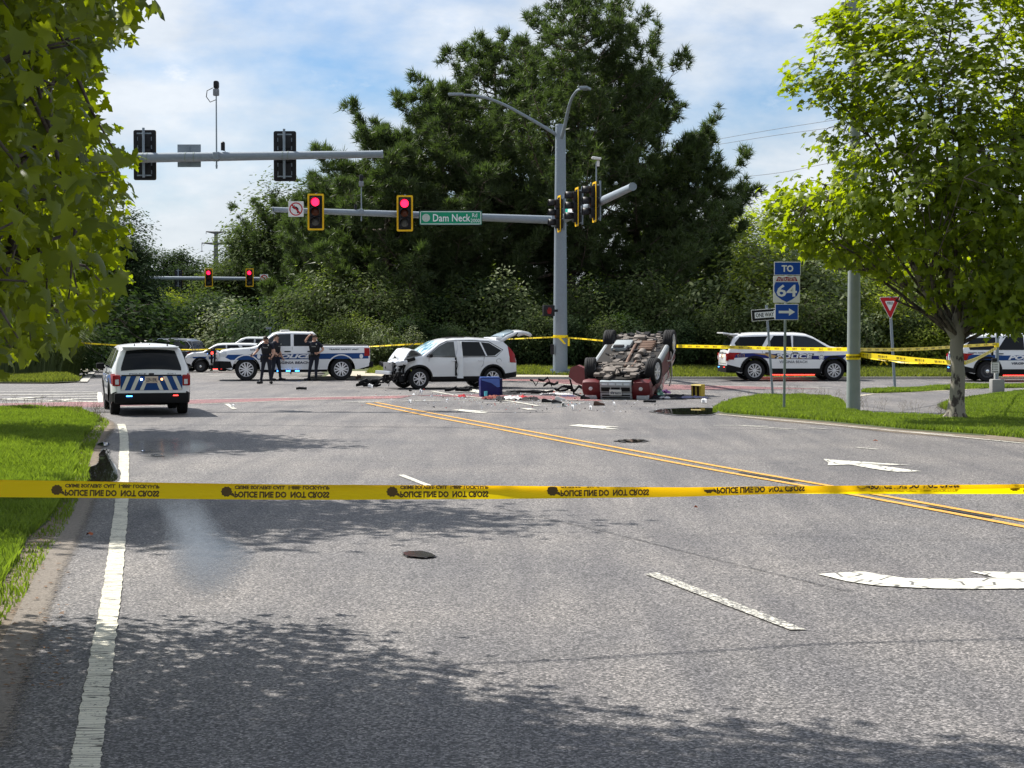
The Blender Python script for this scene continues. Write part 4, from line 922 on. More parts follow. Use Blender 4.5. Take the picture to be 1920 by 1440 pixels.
    for i in range(60):
        y = r.uniform(-.8, .85); z = r.uniform(.25, .85); x = 1.98+r.uniform(-.15, .16); l = r.uniform(.06, .22)
        mb.box((x, y, z), (r.uniform(.04, .14), l, r.uniform(.03, .12)), Matrix.Rotation(r.uniform(0, 3), 3, 'X') @ Matrix.Rotation(r.uniform(-.5, .5), 3, 'Z'))
    mb.build('torn_engine_bay', black, t)
    mb = MB()
    for i in range(14):
        p0 = Vector((1.95+r.uniform(0, .15), r.uniform(-.6, .9), r.uniform(.35, .85))); q = [p0]
        for k in range(4): q.append(q[-1]+Vector((r.uniform(-.05, .1), r.uniform(-.12, .12), r.uniform(-.12, .06))))
        mb.tube(q, .012, 5)
    mb.build('loose_wiring', black, t)
    rd = box_part('radiator', M('radiator_grey', (.14, .14, .15), .6, .4, scale=60, var=.4), t, (2.1, -.1, .74), (.06, .95, .3), .01)
    box_part('bumper_beam', M('bumper_steel', (.55, .57, .6), .35, .6), t, (2.28, -.1, .55), (.09, 1.3, .12), .02, Matrix.Rotation(.06, 3, 'Z'))
    hl = MB(); hl.rbox((1.9, .72, .88), (.42, .16, .17), .06, Matrix.Rotation(-.5, 3, 'Z') @ Matrix.Rotation(.15, 3, 'Y')); hl.build('headlight', clens, t, True)
    MB().rbox((1.66, .82, .98), (.38, .1, .12), .03, Matrix.Rotation(-.3, 3, 'Z') @ Matrix.Rotation(.25, 3, 'Y')).build('headlight_housing', black, t, True)
    MB().rbox((1.9, -.75, .8), (.25, .16, .14), .05).build('headlight', clens, t, True)
    MB().tube([(1.28, -.85, 1.15), (1.15, -.9, 1.3), (1.0, -.9, 1.45), (.8, -.85, 1.6)], .018, 6).build('bent_wiper_arm', black, t)
    # raised tailgate
    mb = MB(); prof = [(-1.62, 1.66), (-1.9, 1.83), (-2.25, 1.96), (-2.5, 1.98), (-2.78, 1.93), (-2.86, 1.86)]; vs = []; fs = []
    def tgate(prof, hw, name, mat, th, xo=0):
        vs = []; fs = []; m = 7
        for i, (x, z) in enumerate(prof):
            for j in range(m): v = -1+2*j/(m-1); vs.append((x, hw*v*(1-.04*i), z-.06*v*v))
        for i in range(len(prof)-1):
            for j in range(m-1): a = i*m+j; fs.append((a, a+1, a+m+1, a+m))
        o = MB().add(vs, fs).build(name, mat, t, True); q = o.modifiers.new('s', 'SOLIDIFY'); q.thickness = th
    tgate(prof, .7, 'open_tailgate', wt, .09); tgate([(-1.72, 1.77), (-1.9, 1.872), (-2.2, 1.985)], .58, 'tailgate_glass', M('tailgate_glass', (.25, .32, .36), .08, spec=.8), .01)
    box_part('tailgate_hinge_block', wt, t, (-1.66, 0, 1.67), (.3, 1.2, .12), .04)
    for s in (1, -1): MB().tube([(-1.9, s*.66, 1.4), (-2.3, s*.64, 1.88)], .015, 6).build('gas_strut', black, t)
    box_part('rear_bumper', black, t, (-2.12, 0, .5), (.2, 1.5, .22), .06)
    # rear opening is dark
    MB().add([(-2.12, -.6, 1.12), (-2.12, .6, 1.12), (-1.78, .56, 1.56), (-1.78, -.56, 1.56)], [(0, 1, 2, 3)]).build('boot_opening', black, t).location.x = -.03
crossover()
# ---- overturned red suv
def overturned():
    top = [(-2.2, .6), (-2.19, 1.02), (-2.08, 1.2), (-1.95, 1.5), (-1.8, 1.56), (-.6, 1.58), (.2, 1.50), (.42, 1.40), (.98, 1.10), (1.25, 1.08), (1.9, 1.04), (2.12, .98), (2.19, .86), (2.2, .55)]
    rr = random.Random(5)
    def dent(x, z): return -.05*(.5+.5*math.sin(5.3*x+8*z))*(1 if z > .75 else .3)
    c = Car(top, 1.84, .38, [(-1.31, .37), (1.31, .37)], 1.03, tumb=.22, arch=.09, front_r=.12, rear_r=.08, dent=dent)
    root = thing('overturned_red_suv', 'dark red suv lying on its roof with wheels and underside up', 'car', (0, 0, 0), 0)
    red = M('dark_red_car_paint', (.10, .003, .006), .5, coat=.08, var=.25, scale=4)
    c.body('body', red, root)
    for o in root.children:
        if o.name.startswith('underbody'): o.data.materials[0] = M('dusty_floorpan', (.02, .017, .015), .8, var=.4, scale=3)
    for s in (1, -1):
        c.patch('window', [(.05, 1.06), (.05, 1.48), (.35, 1.4), (.85, 1.1)], glass, root, s); c.patch('window', [(-.05, 1.06), (-.05, 1.5), (-.9, 1.5), (-.95, 1.06)], glass, root, s); c.patch('window', [(-1.05, 1.06), (-1.0, 1.5), (-1.85, 1.48), (-1.9, 1.06)], glass, root, s)
        for xc in (-1.31, 1.31):
            wh = wheel(root, xc, s*.86, .38, s, 'alloy5', .28, steer=-.12*s if xc > 0 else 0)
        MB().tube([(-.8, s*.86, .36), (.85, s*.86, .36)], .075, 10).build('side_sill_tube', M('grey_sill', (.28, .3, .31), .5, .3, var=.25), root, True)
        c.patch('sill_cover', [(-.85, .38), (-.85, .48), (.88, .48), (.88, .38)], M('grey_cladding', (.2, .22, .23), .5), root, s, .014, 8, 2)
        for pts in ([(.0, 1.0), (-.02, .5)], [(1.0, 1.0), (1.0, .5)], [(-.98, 1.0), (-.95, .55)]): line_part('door_seam', black, root, c, pts, s, .008, 0)
        MB().rbox((2.12, s*.70, .86), (.16, .34, .2), .05).build('headlight', clens, root, True)
        MB().lathe([(.055, 0), (.05, .03), (.005, .04)], (2.245, s*.68, .60), 'X', 14).build('fog_light', clens, root, True)
        MB().rbox((2.06, s*.69, .62), (.36, .52, .46), .15).build('bumper_corner', red, root, True)
    # nose: grille, skid plate, plate
    MB().rbox((2.2, 0, .86), (.1, .86, .26), .03).build('grille_surround', M('scuffed_grille_silver', (.32, .34, .36), .45, .5, var=.3, scale=12), root, True)
    for z in (.80, .87, .94): MB().rbox((2.255, 0, z), (.02, .76, .035), .006).build('grille_bar', black, root)
    MB().rbox((2.2, 0, .62), (.12, .86, .2), .03).build('lower_bumper', M('grey_bumper', (.28, .28, .28), .5), root, True)
    for y in (-.27, 0, .27): MB().rbox((2.262, y, .615), (.02, .24, .12), .01).build('air_intake', black, root)
    sk = MB().rbox((2.17, 0, .46), (.13, .86, .15), .03).build('skid_plate', M('skid_plate_silver', (.42, .47, .5), .4, .5), root, True)
    for y in (-.3, -.1, .1, .3): MB().rbox((2.24, y, .47), (.02, .16, .06), .006).build('skid_slot', M('slot_light', (.62, .68, .72), .4), sk)
    pl = MB().rbox((2.29, 0, .70), (.02, .33, .17), .006).build('licence_plate', M('plate_white', (.6, .6, .58), .4), root)
    mb = MB(); add_text(mb, '1STR-RJS', .28, .09, lambda u, v: (2.304, u, .70+v), bold=.03); mb.build('plate_number', dnavy, pl)
    # undercarriage
    dus = M('road_dust_metal', (.17, .145, .125), .75, .2, var=.75, scale=7); dus2 = M('pale_underseal', (.15, .13, .115), .8, var=.8, scale=6); rust = M('rusty_exhaust', (.14, .085, .06), .7, .4, var=.4, scale=9); gal = M('plastic_tank', (.3, .33, .34), .5, var=.2)
    MB().rbox((0, 0, .36), (2.6, 1.42, .03), .01).build('floor_pan', M('grimy_floor', (.035, .03, .026), .8, var=.7, scale=5), root)
    r = random.Random(8); mb = MB()
    for i in range(120):
        x, y = r.uniform(-1.9, 2.0), r.uniform(-.62, .62); mb.box((x, y, .31+r.uniform(-.05, .04)), (r.uniform(.05, .3), r.uniform(.04, .2), r.uniform(.02, .09)), Matrix.Rotation(r.uniform(-.5, .5), 3, 'Z'))
    mb.build('floor_brackets', dus2, root)['kind'] = 'stuff'
    mb = MB()
    for i in range(60):
        x, y = r.uniform(-1.95, 2.05), r.uniform(-.7, .7); mb.box((x, y, .31+r.uniform(-.04, .05)), (r.uniform(.05, .35), r.uniform(.04, .16), r.uniform(.03, .10)), Matrix.Rotation(r.uniform(-.7, .7), 3, 'Z'))
    for i in range(26):
        x, y = r.uniform(-1.8, 1.9), r.uniform(-.6, .6); mb.tube([(x, y, .3), (x+r.uniform(-.25, .25), y+r.uniform(-.2, .2), .26), (x+r.uniform(-.5, .5), y+r.uniform(-.2, .2), .3)], r.uniform(.012, .03), 6)
    for sx in (-1.31, 1.31):
        for sy in (-.62, .62): mb.rbox((sx, sy, .4), (.7, .24, .12), .03)
    mb.build('dark_hoses_and_wells', black, root)['kind'] = 'stuff'
    MB().tube([(1.25, -.08, .28), (.5, -.04, .27), (-.6, 0, .27), (-1.25, 0, .30)], .045, 10).build('propeller_shaft', rust, root, True)
    mf = MB().rbox((-.55, -.36, .27), (.75, .42, .16), .06)
    for k in range(5): mf.tube([(-.85+k*.15, -.56, .185), (-.85+k*.15, -.16, .185)], .015, 6)
    mf.build('heat_shield', rust, root, True)
    MB().tube([(1.4, -.25, .3), (1.1, -.3, .26), (.6, -.3, .27), (.2, -.32, .25), (-.2, -.32, .25)], .035, 8).build('exhaust_pipe', rust, root, True)
    MB().tube([(.75, -.3, .25), (.45, -.3, .25)], [.1, .1], 12).tube([(.25, -.32, .25), (-.05, -.33, .25)], [.11, .11], 12).build('catalytic_converter', dus, root, True)
    MB().rbox((-.75, .36, .27), (.5, .5, .16), .05).rbox((-.35, .40, .25), (.32, .42, .13), .04).build('fuel_tank', gal, root, True)
    MB().rbox((-.3, .40, .17), (.18, .3, .05), .02).build('tank_strap', black, root, True)
    mb = MB().tube([(-1.31, -.7, .34), (-1.4, -.3, .28), (-1.4, .3, .28), (-1.31, .7, .34)], .04, 8).tube([(-1.31, -.75, .37), (-.9, -.55, .3)], .035, 8).tube([(-1.31, .75, .37), (-.9, .55, .3)], .035, 8)
    mb.rbox((-1.36, 0, .28), (.26, .34, .2), .06); mb.build('rear_subframe', dus, root, True)
    mb = MB().tube([(1.31, -.7, .34), (1.15, -.35, .26), (1.15, .35, .26), (1.31, .7, .34)], .045, 8).tube([(1.0, -.7, .3), (1.02, 0, .24), (1.0, .7, .3)], .03, 8).tube([(1.45, -.62, .35), (1.5, 0, .27), (1.45, .62, .35)], .022, 8); mb.build('front_subframe', dus, root, True)
    mb = MB().rbox((1.55, .28, .32), (.4, .36, .2), .07).rbox((1.6, -.3, .32), (.34, .42, .18), .06).tube([(1.75, -.5, .3), (1.6, -.1, .25), (1.3, -.2, .26)], .05, 10).tube([(1.8, .05, .32), (1.35, .12, .27), (1.3, .3, .26)], .035, 8).lathe([(.001, 0), (.09, .0), (.1, .06), (.08, .1)], (1.4, .1, .22), 'Z', 12)
    mb.build('engine_sump', dus, root, True)
    mb = MB()
    for y in (-.5, .5): mb.tube([(-1.9, y, .38), (-1.0, y*1.15, .33), (0, y*1.25, .33), (1.0, y*1.15, .33), (1.9, y, .36)], .04, 6)
    mb.build('chassis_rail', dus2, root, True)
    MB().rbox((-2.0, 0, .42), (.25, 1.5, .12), .04).build('rear_valance', black, root, True)
    # front left door hanging open (towards picture left), side damage on the other flank
    mb = MB(); hinge = Vector((.98, .90, 0)); a = R_(50); dv = Vector((-math.cos(a), math.sin(a), 0)); nv = Vector((-dv.y, dv.x, 0))
    def dp(l, z, o): return hinge+dv*l+nv*o+Vector((0, 0, z))
    out_ = [(0, .5), (.6, .46), (.92, .6), (1.05, .92), (.7, 1.04), (0, 1.04)]; n = len(out_)
    tri = tessellate_polygon([[Vector((p[0], p[1], 0)) for p in out_]]); vs = [dp(l, z, .03) for l, z in out_]+[dp(l, z, -.05) for l, z in out_]
    mb.add(vs, [tuple(q) for q in tri]+[tuple(i+n for i in q) for q in tri]+[(i, (i+1) % n, (i+1) % n+n, i+n) for i in range(n)]); mb.build('open_door', red, root)
    MB().tube([dp(.02, 1.03, 0), dp(.3, 1.3, .02), dp(.6, 1.46, .03), dp(.95, 1.46, .03), dp(1.06, 1.02, 0)], .025, 8).build('door_window_frame', black, root, True)
    mb = MB().tube([(-1.0, -.93, .55), (-.8, -.97, .9), (-.7, -.98, 1.3), (-.4, -.96, 1.45)], .022, 6).tube([(-1.7, -.95, .7), (-1.2, -1.0, .62), (-.7, -.99, .75), (-.2, -.97, .6)], .02, 6); mb.build('torn_side_trim', M('bare_metal_edge', (.4, .36, .33), .5, .5), root, True)
    # flip and place: lies on hood and roof, nose towards the camera and low
    target = P(1159, 749); pitch = R_(16.5)
    Rm = Matrix.Rotation(-math.pi/2-R_(15), 4, 'Z') @ Matrix.Rotation(pitch, 4, 'Y') @ Matrix.Rotation(math.pi, 4, 'X')
    root.rotation_mode = 'XYZ'; root.rotation_euler = Rm.to_euler()
    low = min((Rm @ Vector((x, y, c.T(x)+.03))).z for x in [q/10 for q in range(-22, 23)] for y in (-.6, 0, .6)); nose = Rm @ Vector((2.2, 0, .95))
    root.location = (target.x-nose.x, target.y-nose.y+.15, -low+.01); root.scale = (1.08, 1.08, 1.0)
overturned()
# ---------------------------------------------------------------- signals, poles, signs
def mast_cyl(mb, a, b, r0, r1, n=16): return mb.tube([a, b], [r0, r1], n)
def signal(name, label, pos, yaw, h=1.33, front=True, lit=True, group=None, backyellow=True, scale=1.0):
    """three-lens head; local -y is the face."""
    t = thing(name, label, 'traffic light', pos, yaw, group); t.scale = (scale,)*3
    hw, hh = .3, h/2
    def rr(w, hh, r=.05, n=4):
        o = []
        for cx, cy, a0 in ((w-r, hh-r, 0), (-w+r, hh-r, 90), (-w+r, -hh+r, 180), (w-r, -hh+r, 270)):
            for k in range(n+1): a = R_(a0+90*k/n); o.append((cx+r*math.cos(a), cy+r*math.sin(a)))
        return o
    MB().prism(rr(hw, hh), .02, .035).build('backplate', sigblk, t)
    if backyellow:
        mb = MB(); o = rr(hw, hh); i = rr(hw-.065, hh-.065, .03); n = len(o)
        mb.add([(x, -.002, z) for x, z in o]+[(x, -.002, z) for x, z in i]+[(x, .018, z) for x, z in o], [(k, (k+1) % n, (k+1) % n+n, k+n) for k in range(n)]+[(k, (k+1) % n, (k+1) % n+2*n, k+2*n) for k in range(n)]); mb.build('yellow_border', yel, t)
    hb = MB()
    for k in (1, 0, -1): hb.rbox((0, .0, k*.355), (.34, .26, .345), .03)
    body = hb.build('signal_housing', sigblk, t, True)
    for k, m in ((1, 'r'), (0, 'a'), (-1, 'g')):
        mt = {'r': MAT_R if lit else MAT_RD, 'a': MAT_A, 'g': MAT_G}[m]
        MB().lathe([(.001, -.165), (.08, -.16), (.14, -.14), (.15, -.125)], (0, 0, k*.355), 'Y', 20).build('lens', mt, t, True)
        mb = MB(); mb.lathe([(.165, -.13), (.175, -.39)], (0, 0, k*.355), 'Y', 20, R_(-20), R_(200)); vz = mb.build('visor', sigblk, t, True); q = vz.modifiers.new('s', 'SOLIDIFY'); q.thickness = .012
    mb = MB().tube([(0, .2, -hh+.06), (0, .2, hh+.04)], .035, 8)
    for z in (hh-.1, -hh+.12): mb.box((0, .12, z), (.38, .03, .035)).box((0, .14, z), (.04, .14, .05))
    mb.build('mounting_bracket', galv, t, True)
    if not front:
        mb = MB()
        for x in (-.18, .18):
            for k in range(5): mb.box((x, .05, -.45+k*.22), (.025, .03, .1))
        mb.build('housing_hinge', galv, t)
    return t
MAT_R = M('lit_red_lens', (.6, .01, .03), .3, emit=(1, .01, .045), es=3.2); MAT_RD = M('dark_red_lens', (.08, .01, .01), .3)
MAT_A = M('dark_amber_lens', (.12, .035, .015), .3); MAT_G = M('dark_green_lens', (.09, .09, .08), .3)
# --- near mast arm (we see the backs)
d1 = 48.0; a0 = D(-140, 302, d1); a1 = D(716, 289, d1)
t = thing('signal_mast_arm', 'thick grey near mast arm crossing upper left, its pole hidden behind the left trees', 'mast arm', (a0.x-.4, d1, 0), world=True)
mb = MB(); mast_cyl(mb, (a0.x, d1, a0.z), (a1.x, d1, a1.z), .165, .095, 20); mb.build('arm', galv, t, True)
MB().tube([(a1.x-.02, d1, a1.z), (a1.x+.03, d1, a1.z)], [.105, .105], 16).build('end_cap', galv, t, True)
MB().tube([(a0.x-.4, d1, 0), (a0.x-.4, d1, a0.z+1.2)], [.28, .22], 20).rbox((a0.x-.4, d1, .05), (.8, .8, .1), .02).tube([(a0.x-.5, d1, a0.z), (a0.x+.1, d1, a0.z)], [.22, .18], 16).build('pole', galv, t, True)
mb = MB()
for u in (348, 364, 268, 276, 530, 540, 402, 409): q = D(u, 294, d1); zz = a0.z+(a1.z-a0.z)*(q.x-a0.x)/(a1.x-a0.x); rr_ = .165+(.095-.165)*(q.x-a0.x)/(a1.x-a0.x); mb.tube([(q.x-.015, d1, zz), (q.x+.015, d1, zz)], [rr_+.008]*2, 16)
mb.build('band_clamp', dgalv, t, True)
for u, v, lab in ((272, 291, 'black back of a signal head on the near mast arm, left of its camera'), (534.5, 293, 'black back of a signal head near the tip of the near mast arm')):
    signal('traffic_signal', lab, D(u, v, d1+.42), math.pi, front=False, lit=False, group='signal heads seen from behind')
q = D(354.5, 292, d1+.2)
t = thing('sign_back', 'plain grey back of a square sign clamped to the near mast arm', 'sign', q, world=False)
MB().rbox((0, .02, 0), (.62, .012, .60), .004).build('sign_plate', galv, t); MB().box((0, -.01, .0), (.03, .03, .52)).build('bracket', galv, t)
def camera_post(label, base, h, k=1.0, loop=True, head='box'):
    t = thing('detection_camera', label, 'camera', base, world=False)
    MB().tube([(0, 0, -.3*k), (0, 0, h)], [.028*k, .022*k], 8).lathe([(.02, -.42*k), (.03, -.3*k)], n=8).build('riser_pole', galv, t, True)
    if head == 'box':
        MB().rbox((0, -.02, h+.12*k), (.2*k, .16*k, .24*k), .03).build('mount_box', M('camera_grey', (.2, .21, .23), .5), t, True)
        MB().rbox((0, .02, h+.38*k), (.17*k, .3*k, .26*k), .05).build('camera_housing', sigblk, t, True)
    else:
        MB().rbox((0, -.06, h+.1), (.34, .3, .08), .03, Matrix.Rotation(.15, 3, 'Y')).rbox((.06, 0, h-.08), (.1, .1, .2), .02).build('camera_housing', signw, t, True)
    if loop: MB().tube([(-.02, 0, h-.1), (-.16, 0, h-.16), (-.26, 0, h-.02), (-.24, 0, h+.14), (-.08, 0, h+.22)], .012, 6).build('cable_loop', sigblk, t, True)
    MB().rbox((0, 0, 0), (.16, .34, .2), .03).build('arm_clamp', galv, t, True)
    return t
b = D(406, 293, d1); camera_post('tall camera on a thin pole rising from the near mast arm into the sky', b, D(406, 180, d1).z-b.z, .78)
q = D(418, 282, d1); t = thing('signal_sensor', 'small black sensor with cable beside the tall camera on the near mast arm', 'sensor', q)
MB().tube([(0, 0, 0), (0, 0, .2)], .055, 10).lathe([(.055, .2), (.03, .23), (.001, .23)], n=10).build('sensor_body', sigblk, t, True); MB().tube([(0, 0, 0), (.06, 0, -.02), (.05, 0, -.1), (-.06, -.05, -.25)], .01, 5).build('cable', sigblk, t, True)
# --- far right corner pole with two arms and two luminaires
pz = bankz(2.1, 74); pp = Vector(((1050.5-960)*74/3400, 74, pz)); topz = D(1048, 236, 74).z
t = thing('signal_pole', 'tall grey pole at the far corner carrying two signal arms and two street lights', 'signal pole', pp, world=True)
MB().lathe([(.30, 0), (.205, topz-pz)], pp, n=24).build('pole', galv, t, True); MB().lathe([(.215, topz), (.2, topz+.06), (.001, topz+.07)], (pp.x, pp.y, 0), n=20).build('pole_cap', galv, t, True)
mb = MB().rbox(pp+Vector((0, 0, .04)), (.86, .86, .08), .02)
for sx in (-1, 1):
    for sy in (-1, 1): mb.tube([pp+Vector((sx*.34, sy*.34, 0)), pp+Vector((sx*.34, sy*.34, .2))], .05, 8)
mb.build('base_plate', galv, t, True)
for z in (topz-.95, topz-1.0, D(1050, 575, 74).z, D(1050, 600, 74).z): MB().lathe([(.29-.09*z/10, z), (.30-.09*z/10, z+.01), (.30-.09*z/10, z+.05), (.29-.09*z/10, z+.06)], (pp.x, pp.y, 0), n=20).build('pole_band', galv, t, True)
armz = D(1050, 413, 74).z; e = D(513, 393, 71); s0 = Vector((pp.x, 74, armz))
MB().tube([s0, e], [.17, .10], 16).build('left_arm', galv, t, True); MB().tube([e, e+Vector((-.04, 0, 0))], .11, 14).build('arm_end_cap', galv, t, True)
e2 = D(1186, 350, 57); s1 = Vector((pp.x, 74, armz)); MB().tube([s1, e2], [.19, .115], 16).build('right_arm', galv, t, True)
dv = (e2-s1).normalized(); MB().tube([e2-dv*.02, e2+dv*.05], .13, 16).build('arm_end_cap', galv, t, True)
MB().rbox((pp.x-.22, 73.7, armz), (.3, .5, .55), .03).build('arm_bracket', galv, t, True)
lum1 = [D(1043, 252, 74), D(1010, 232, 73.6), D(975, 212, 73.2), D(940, 194, 72.7), D(905, 182, 72.2), D(870, 178, 71.8)]
MB().tube(catmull(lum1, 5), [.045+.03*(1-i/25) for i in range(26)], 10).build('lamp_arm', galv, t, True)
h = D(855, 177, 71.5); lh = MB().rbox(h, (.62, .3, .1), .04).build('lamp_head', galv, t, True)
lum2 = [D(1051, 264, 74), D(1058, 240, 73.3), D(1064, 212, 72.5), D(1071, 187, 71.6), D(1081, 171, 70.6), D(1090, 166.5, 70)]
MB().tube(catmull(lum2, 5), [.045+.03*(1-i/25) for i in range(26)], 10).build('lamp_arm', galv, t, True)
MB().rbox(D(1097, 165.5, 69.6), (.34, .62, .1), .04, Matrix.Rotation(-.3, 3, 'Z')).build('lamp_head', galv, t, True)
mb = MB()
for i in range(9): mb.box((pp.x+.27, 74, 3.5+i*.45), (.05, .05, .03))
mb.build('step_bolt', galv, t); MB().rbox((pp.x-.33, 73.8, D(0, 655, 74).z), (.14, .12, .42), .02).build('push_button_box', sigblk, t)
def on_arm(u, a=s0, b=e, da=74, db=71):           # point of the arm at picture column u
    best = min((abs((a+(b-a)*k/400).x/((a+(b-a)*k/400).y)*3400+960-u), k) for k in range(401))[1]; return a+(b-a)*best/400
for u, v, lab in ((592, 397.5, 'red signal head beside the no left turn sign'), (759, 400, 'red signal head just left of the green street name sign')):
    q = on_arm(u); c_ = D(u, v, q.y-.42); signal('traffic_signal', lab, c_, 0, lit=True, group='signal heads showing red', scale=1.07)
for u, v, k, lab in ((1048, 401, 69.5, 'side-on signal head in front of the far corner pole'), (1081, 388, 65.5, 'middle side-on signal head beside the green sign edge'), (1114, 379, 63, 'side-on signal head nearest the tip of the right arm')):
    signal('traffic_signal', lab, D(u, v, k), -math.pi/2+.14, lit=False, group='signal heads seen from the side', scale=1.05)
q = on_arm(555); t = thing('no_left_turn_sign', 'square white no left turn sign with red ring near the tip of the long arm', 'sign', D(555, 392, q.y-.32))
MB().rbox((0, 0, 0), (.6, .012, .6), .004).build('sign_plate', signw, t)
mb = MB(); n = 28
mb.add([(r*math.cos(a*2*math.pi/n), -.0085, r*math.sin(a*2*math.pi/n)) for a in range(n) for r in (.215, .26)], [(2*a, 2*a+1, (2*a+3) % (2*n), (2*a+2) % (2*n)) for a in range(n)])
mb.add([(-.19, -.0115, .15), (-.15, -.0115, .19), (.19, -.0115, -.15), (.15, -.0115, -.19)], [(0, 1, 2, 3)]); mb.build('red_ring_and_slash', signr, t)
mb = MB(); mb.prism([(.04, -.16), (.10, -.16), (.10, .02), (.02, .10), (-.05, .10), (-.05, .16), (-.16, .07), (-.05, -.02), (-.05, .04), (.0, .04), (.04, .0)], -.0095, -.008); mb.build('arrow', signk, t)
# street name sign
q = on_arm(845); c_ = D(845, 408.5, q.y-.7); t = thing('street_name_sign', 'green Dam Neck Rd 2000 street name sign on the long arm', 'street sign', c_)
k = c_.y/3400
MB().rbox((0, .02, 0), (118*k, .05, 29*k), .006).build('sign_box', signk, t); MB().rbox((0, -.012, -.0), (116*k, .012, 25.5*k), .003).build('sign_face', signg, t)
mb = MB(); W_, H_ = 57*k, 12*k
for x0, z0, x1, z1 in ((-W_, -H_, W_, -H_+.025), (-W_, H_-.025, W_, H_), (-W_, -H_, -W_+.025, H_), (W_-.025, -H_, W_, H_)): mb.add([(x0, -.0195, z0), (x1, -.0195, z0), (x1, -.0195, z1), (x0, -.0195, z1)], [(0, 1, 2, 3)])
mb.build('white_border', wvin, t)
mb = MB(); f = lambda x0, z0: (lambda u, v: (x0+u, -.0205, z0+v))
add_text(mb, 'Dam Neck', 70*k, 14*k, f(2*k, 0), bold=.01); add_text(mb, 'Rd', 9*k, 7.5*k, f(45*k, 5*k)); add_text(mb, '2000', 17*k, 7*k, f(46*k, -5*k)); mb.build('sign_lettering', wvin, t)
MB().add([(-46*k+7.5*k*math.cos(a*.3927), -.0195, 7.5*k*math.sin(a*.3927)) for a in range(16)], [tuple(range(16))]).build('city_seal', M('seal_grey', (.45, .52, .47), .5, var=.5, scale=30), t)
b = D(1073, 395, 68); t = thing('street_name_sign', 'green street name sign seen nearly edge-on beside the pole', 'street sign', b, -R_(72)); MB().rbox((0, 0, 0), (1.4, .04, .55), .005).build('sign_box', signw, t); MB().rbox((0, -.025, 0), (1.34, .01, .49), .003).build('sign_face', M('bright_sign_green', (.01, .4, .28), .4), t); MB().box((0, -.033, 0), (.8, .003, .16)).build('lettering', wvin, t)
b = on_arm(679); camera_post('camera on a short pole standing on the long arm between the two red signals', Vector((b.x, b.y, b.z+.05)), D(679, 352, b.y).z-b.z, .9, False)
b = on_arm(667); t = thing('signal_sensor', 'small black sensor on the long arm left of its camera', 'sensor', Vector((b.x, b.y, b.z+.1))); MB().tube([(0, 0, 0), (0, 0, .22)], .05, 8).build('sensor_body', sigblk, t, True)
b = s1+(e2-s1)*((1139-1050)/(1186-1050)*.86); camera_post('white camera on a pole standing on the right arm beyond the pole', b+Vector((0, 0, .05)), D(1139, 305, b.y).z-b.z, 1, False, 'flat')
mb = MB(); q = D(1028.5, 582.5, 73.2); t = thing('pedestrian_signal', 'small black pedestrian signal with faint red hand on the far corner pole', 'pedestrian signal', q, .25)
MB().rbox((0, 0, 0), (.47, .26, .45), .04).rbox((.3, .05, 0), (.2, .1, .1), .02).build('signal_housing', sigblk, t, True); hm = M('dim_red_hand', (.12, .008, .008), .5, emit=(1, .05, .05), es=.03)
mb = MB(); mb.prism([(-.06, -.13), (.06, -.13), (.09, -.02), (.08, .1), (.05, .1), (.05, .01), (.04, .01), (.03, .14), (.005, .14), (0, .02), (-.01, .02), (-.03, .13), (-.055, .12), (-.045, .0), (-.09, .05), (-.11, .03)], -.139, -.132); mb.build('red_hand', hm, t)
# --- third mast arm, across the median
d3 = 138.0; a, b = D(-120, 519, d3), D(507, 523, d3)
t = thing('signal_mast_arm', 'distant thin mast arm beyond the junction, left of the pines', 'mast arm', (a.x, d3, gz(d3)), world=True)
MB().tube([a, b], [.2, .13], 12).build('arm', galv, t, True); MB().tube([(a.x, d3, gz(d3)), (a.x, d3, a.z+.6)], .25, 12).build('pole', galv, t, True)
for u, v, lit, lab, ry in ((391.5, 520.5, True, 'distant red signal head, left one of the far mast arm', 0), (468, 520.5, True, 'distant red signal head, right one beside the far no turn sign', 0), (335, 522, False, 'distant black signal back on the far mast arm', math.pi), (222, 522, False, 'distant black signal back half hidden by leaves', math.pi)):
    signal('traffic_signal', lab, D(u, v, d3-.5 if lit else d3+.5), ry, h=1.38, lit=lit, front=lit, group='distant signal heads')
t = thing('no_left_turn_sign', 'distant white no turn sign at the tip of the far mast arm', 'sign', D(495, 522, d3-.25)); MB().rbox((0, 0, 0), (.62, .012, .62), .004).build('sign_plate', signw, t)
mb = MB(); mb.add([(r*math.cos(a*2*math.pi/20), -.0085, r*math.sin(a*2*math.pi/20)) for a in range(20) for r in (.2, .27)], [(2*a, 2*a+1, (2*a+3) % 40, (2*a+2) % 40) for a in range(20)]); mb.add([(-.19, -.0115, .13), (-.13, -.0115, .19), (.19, -.0115, -.13), (.13, -.0115, -.19)], [(0, 1, 2, 3)]); mb.build('red_ring_and_slash', signr, t)
MB().prism([(.05, -.15), (.1, -.15), (.1, .08), (-.02, .08), (-.02, .14), (-.14, .05), (-.02, -.03), (-.02, .03), (.05, .03)], -.0095, -.008).build('arrow', signk, t)
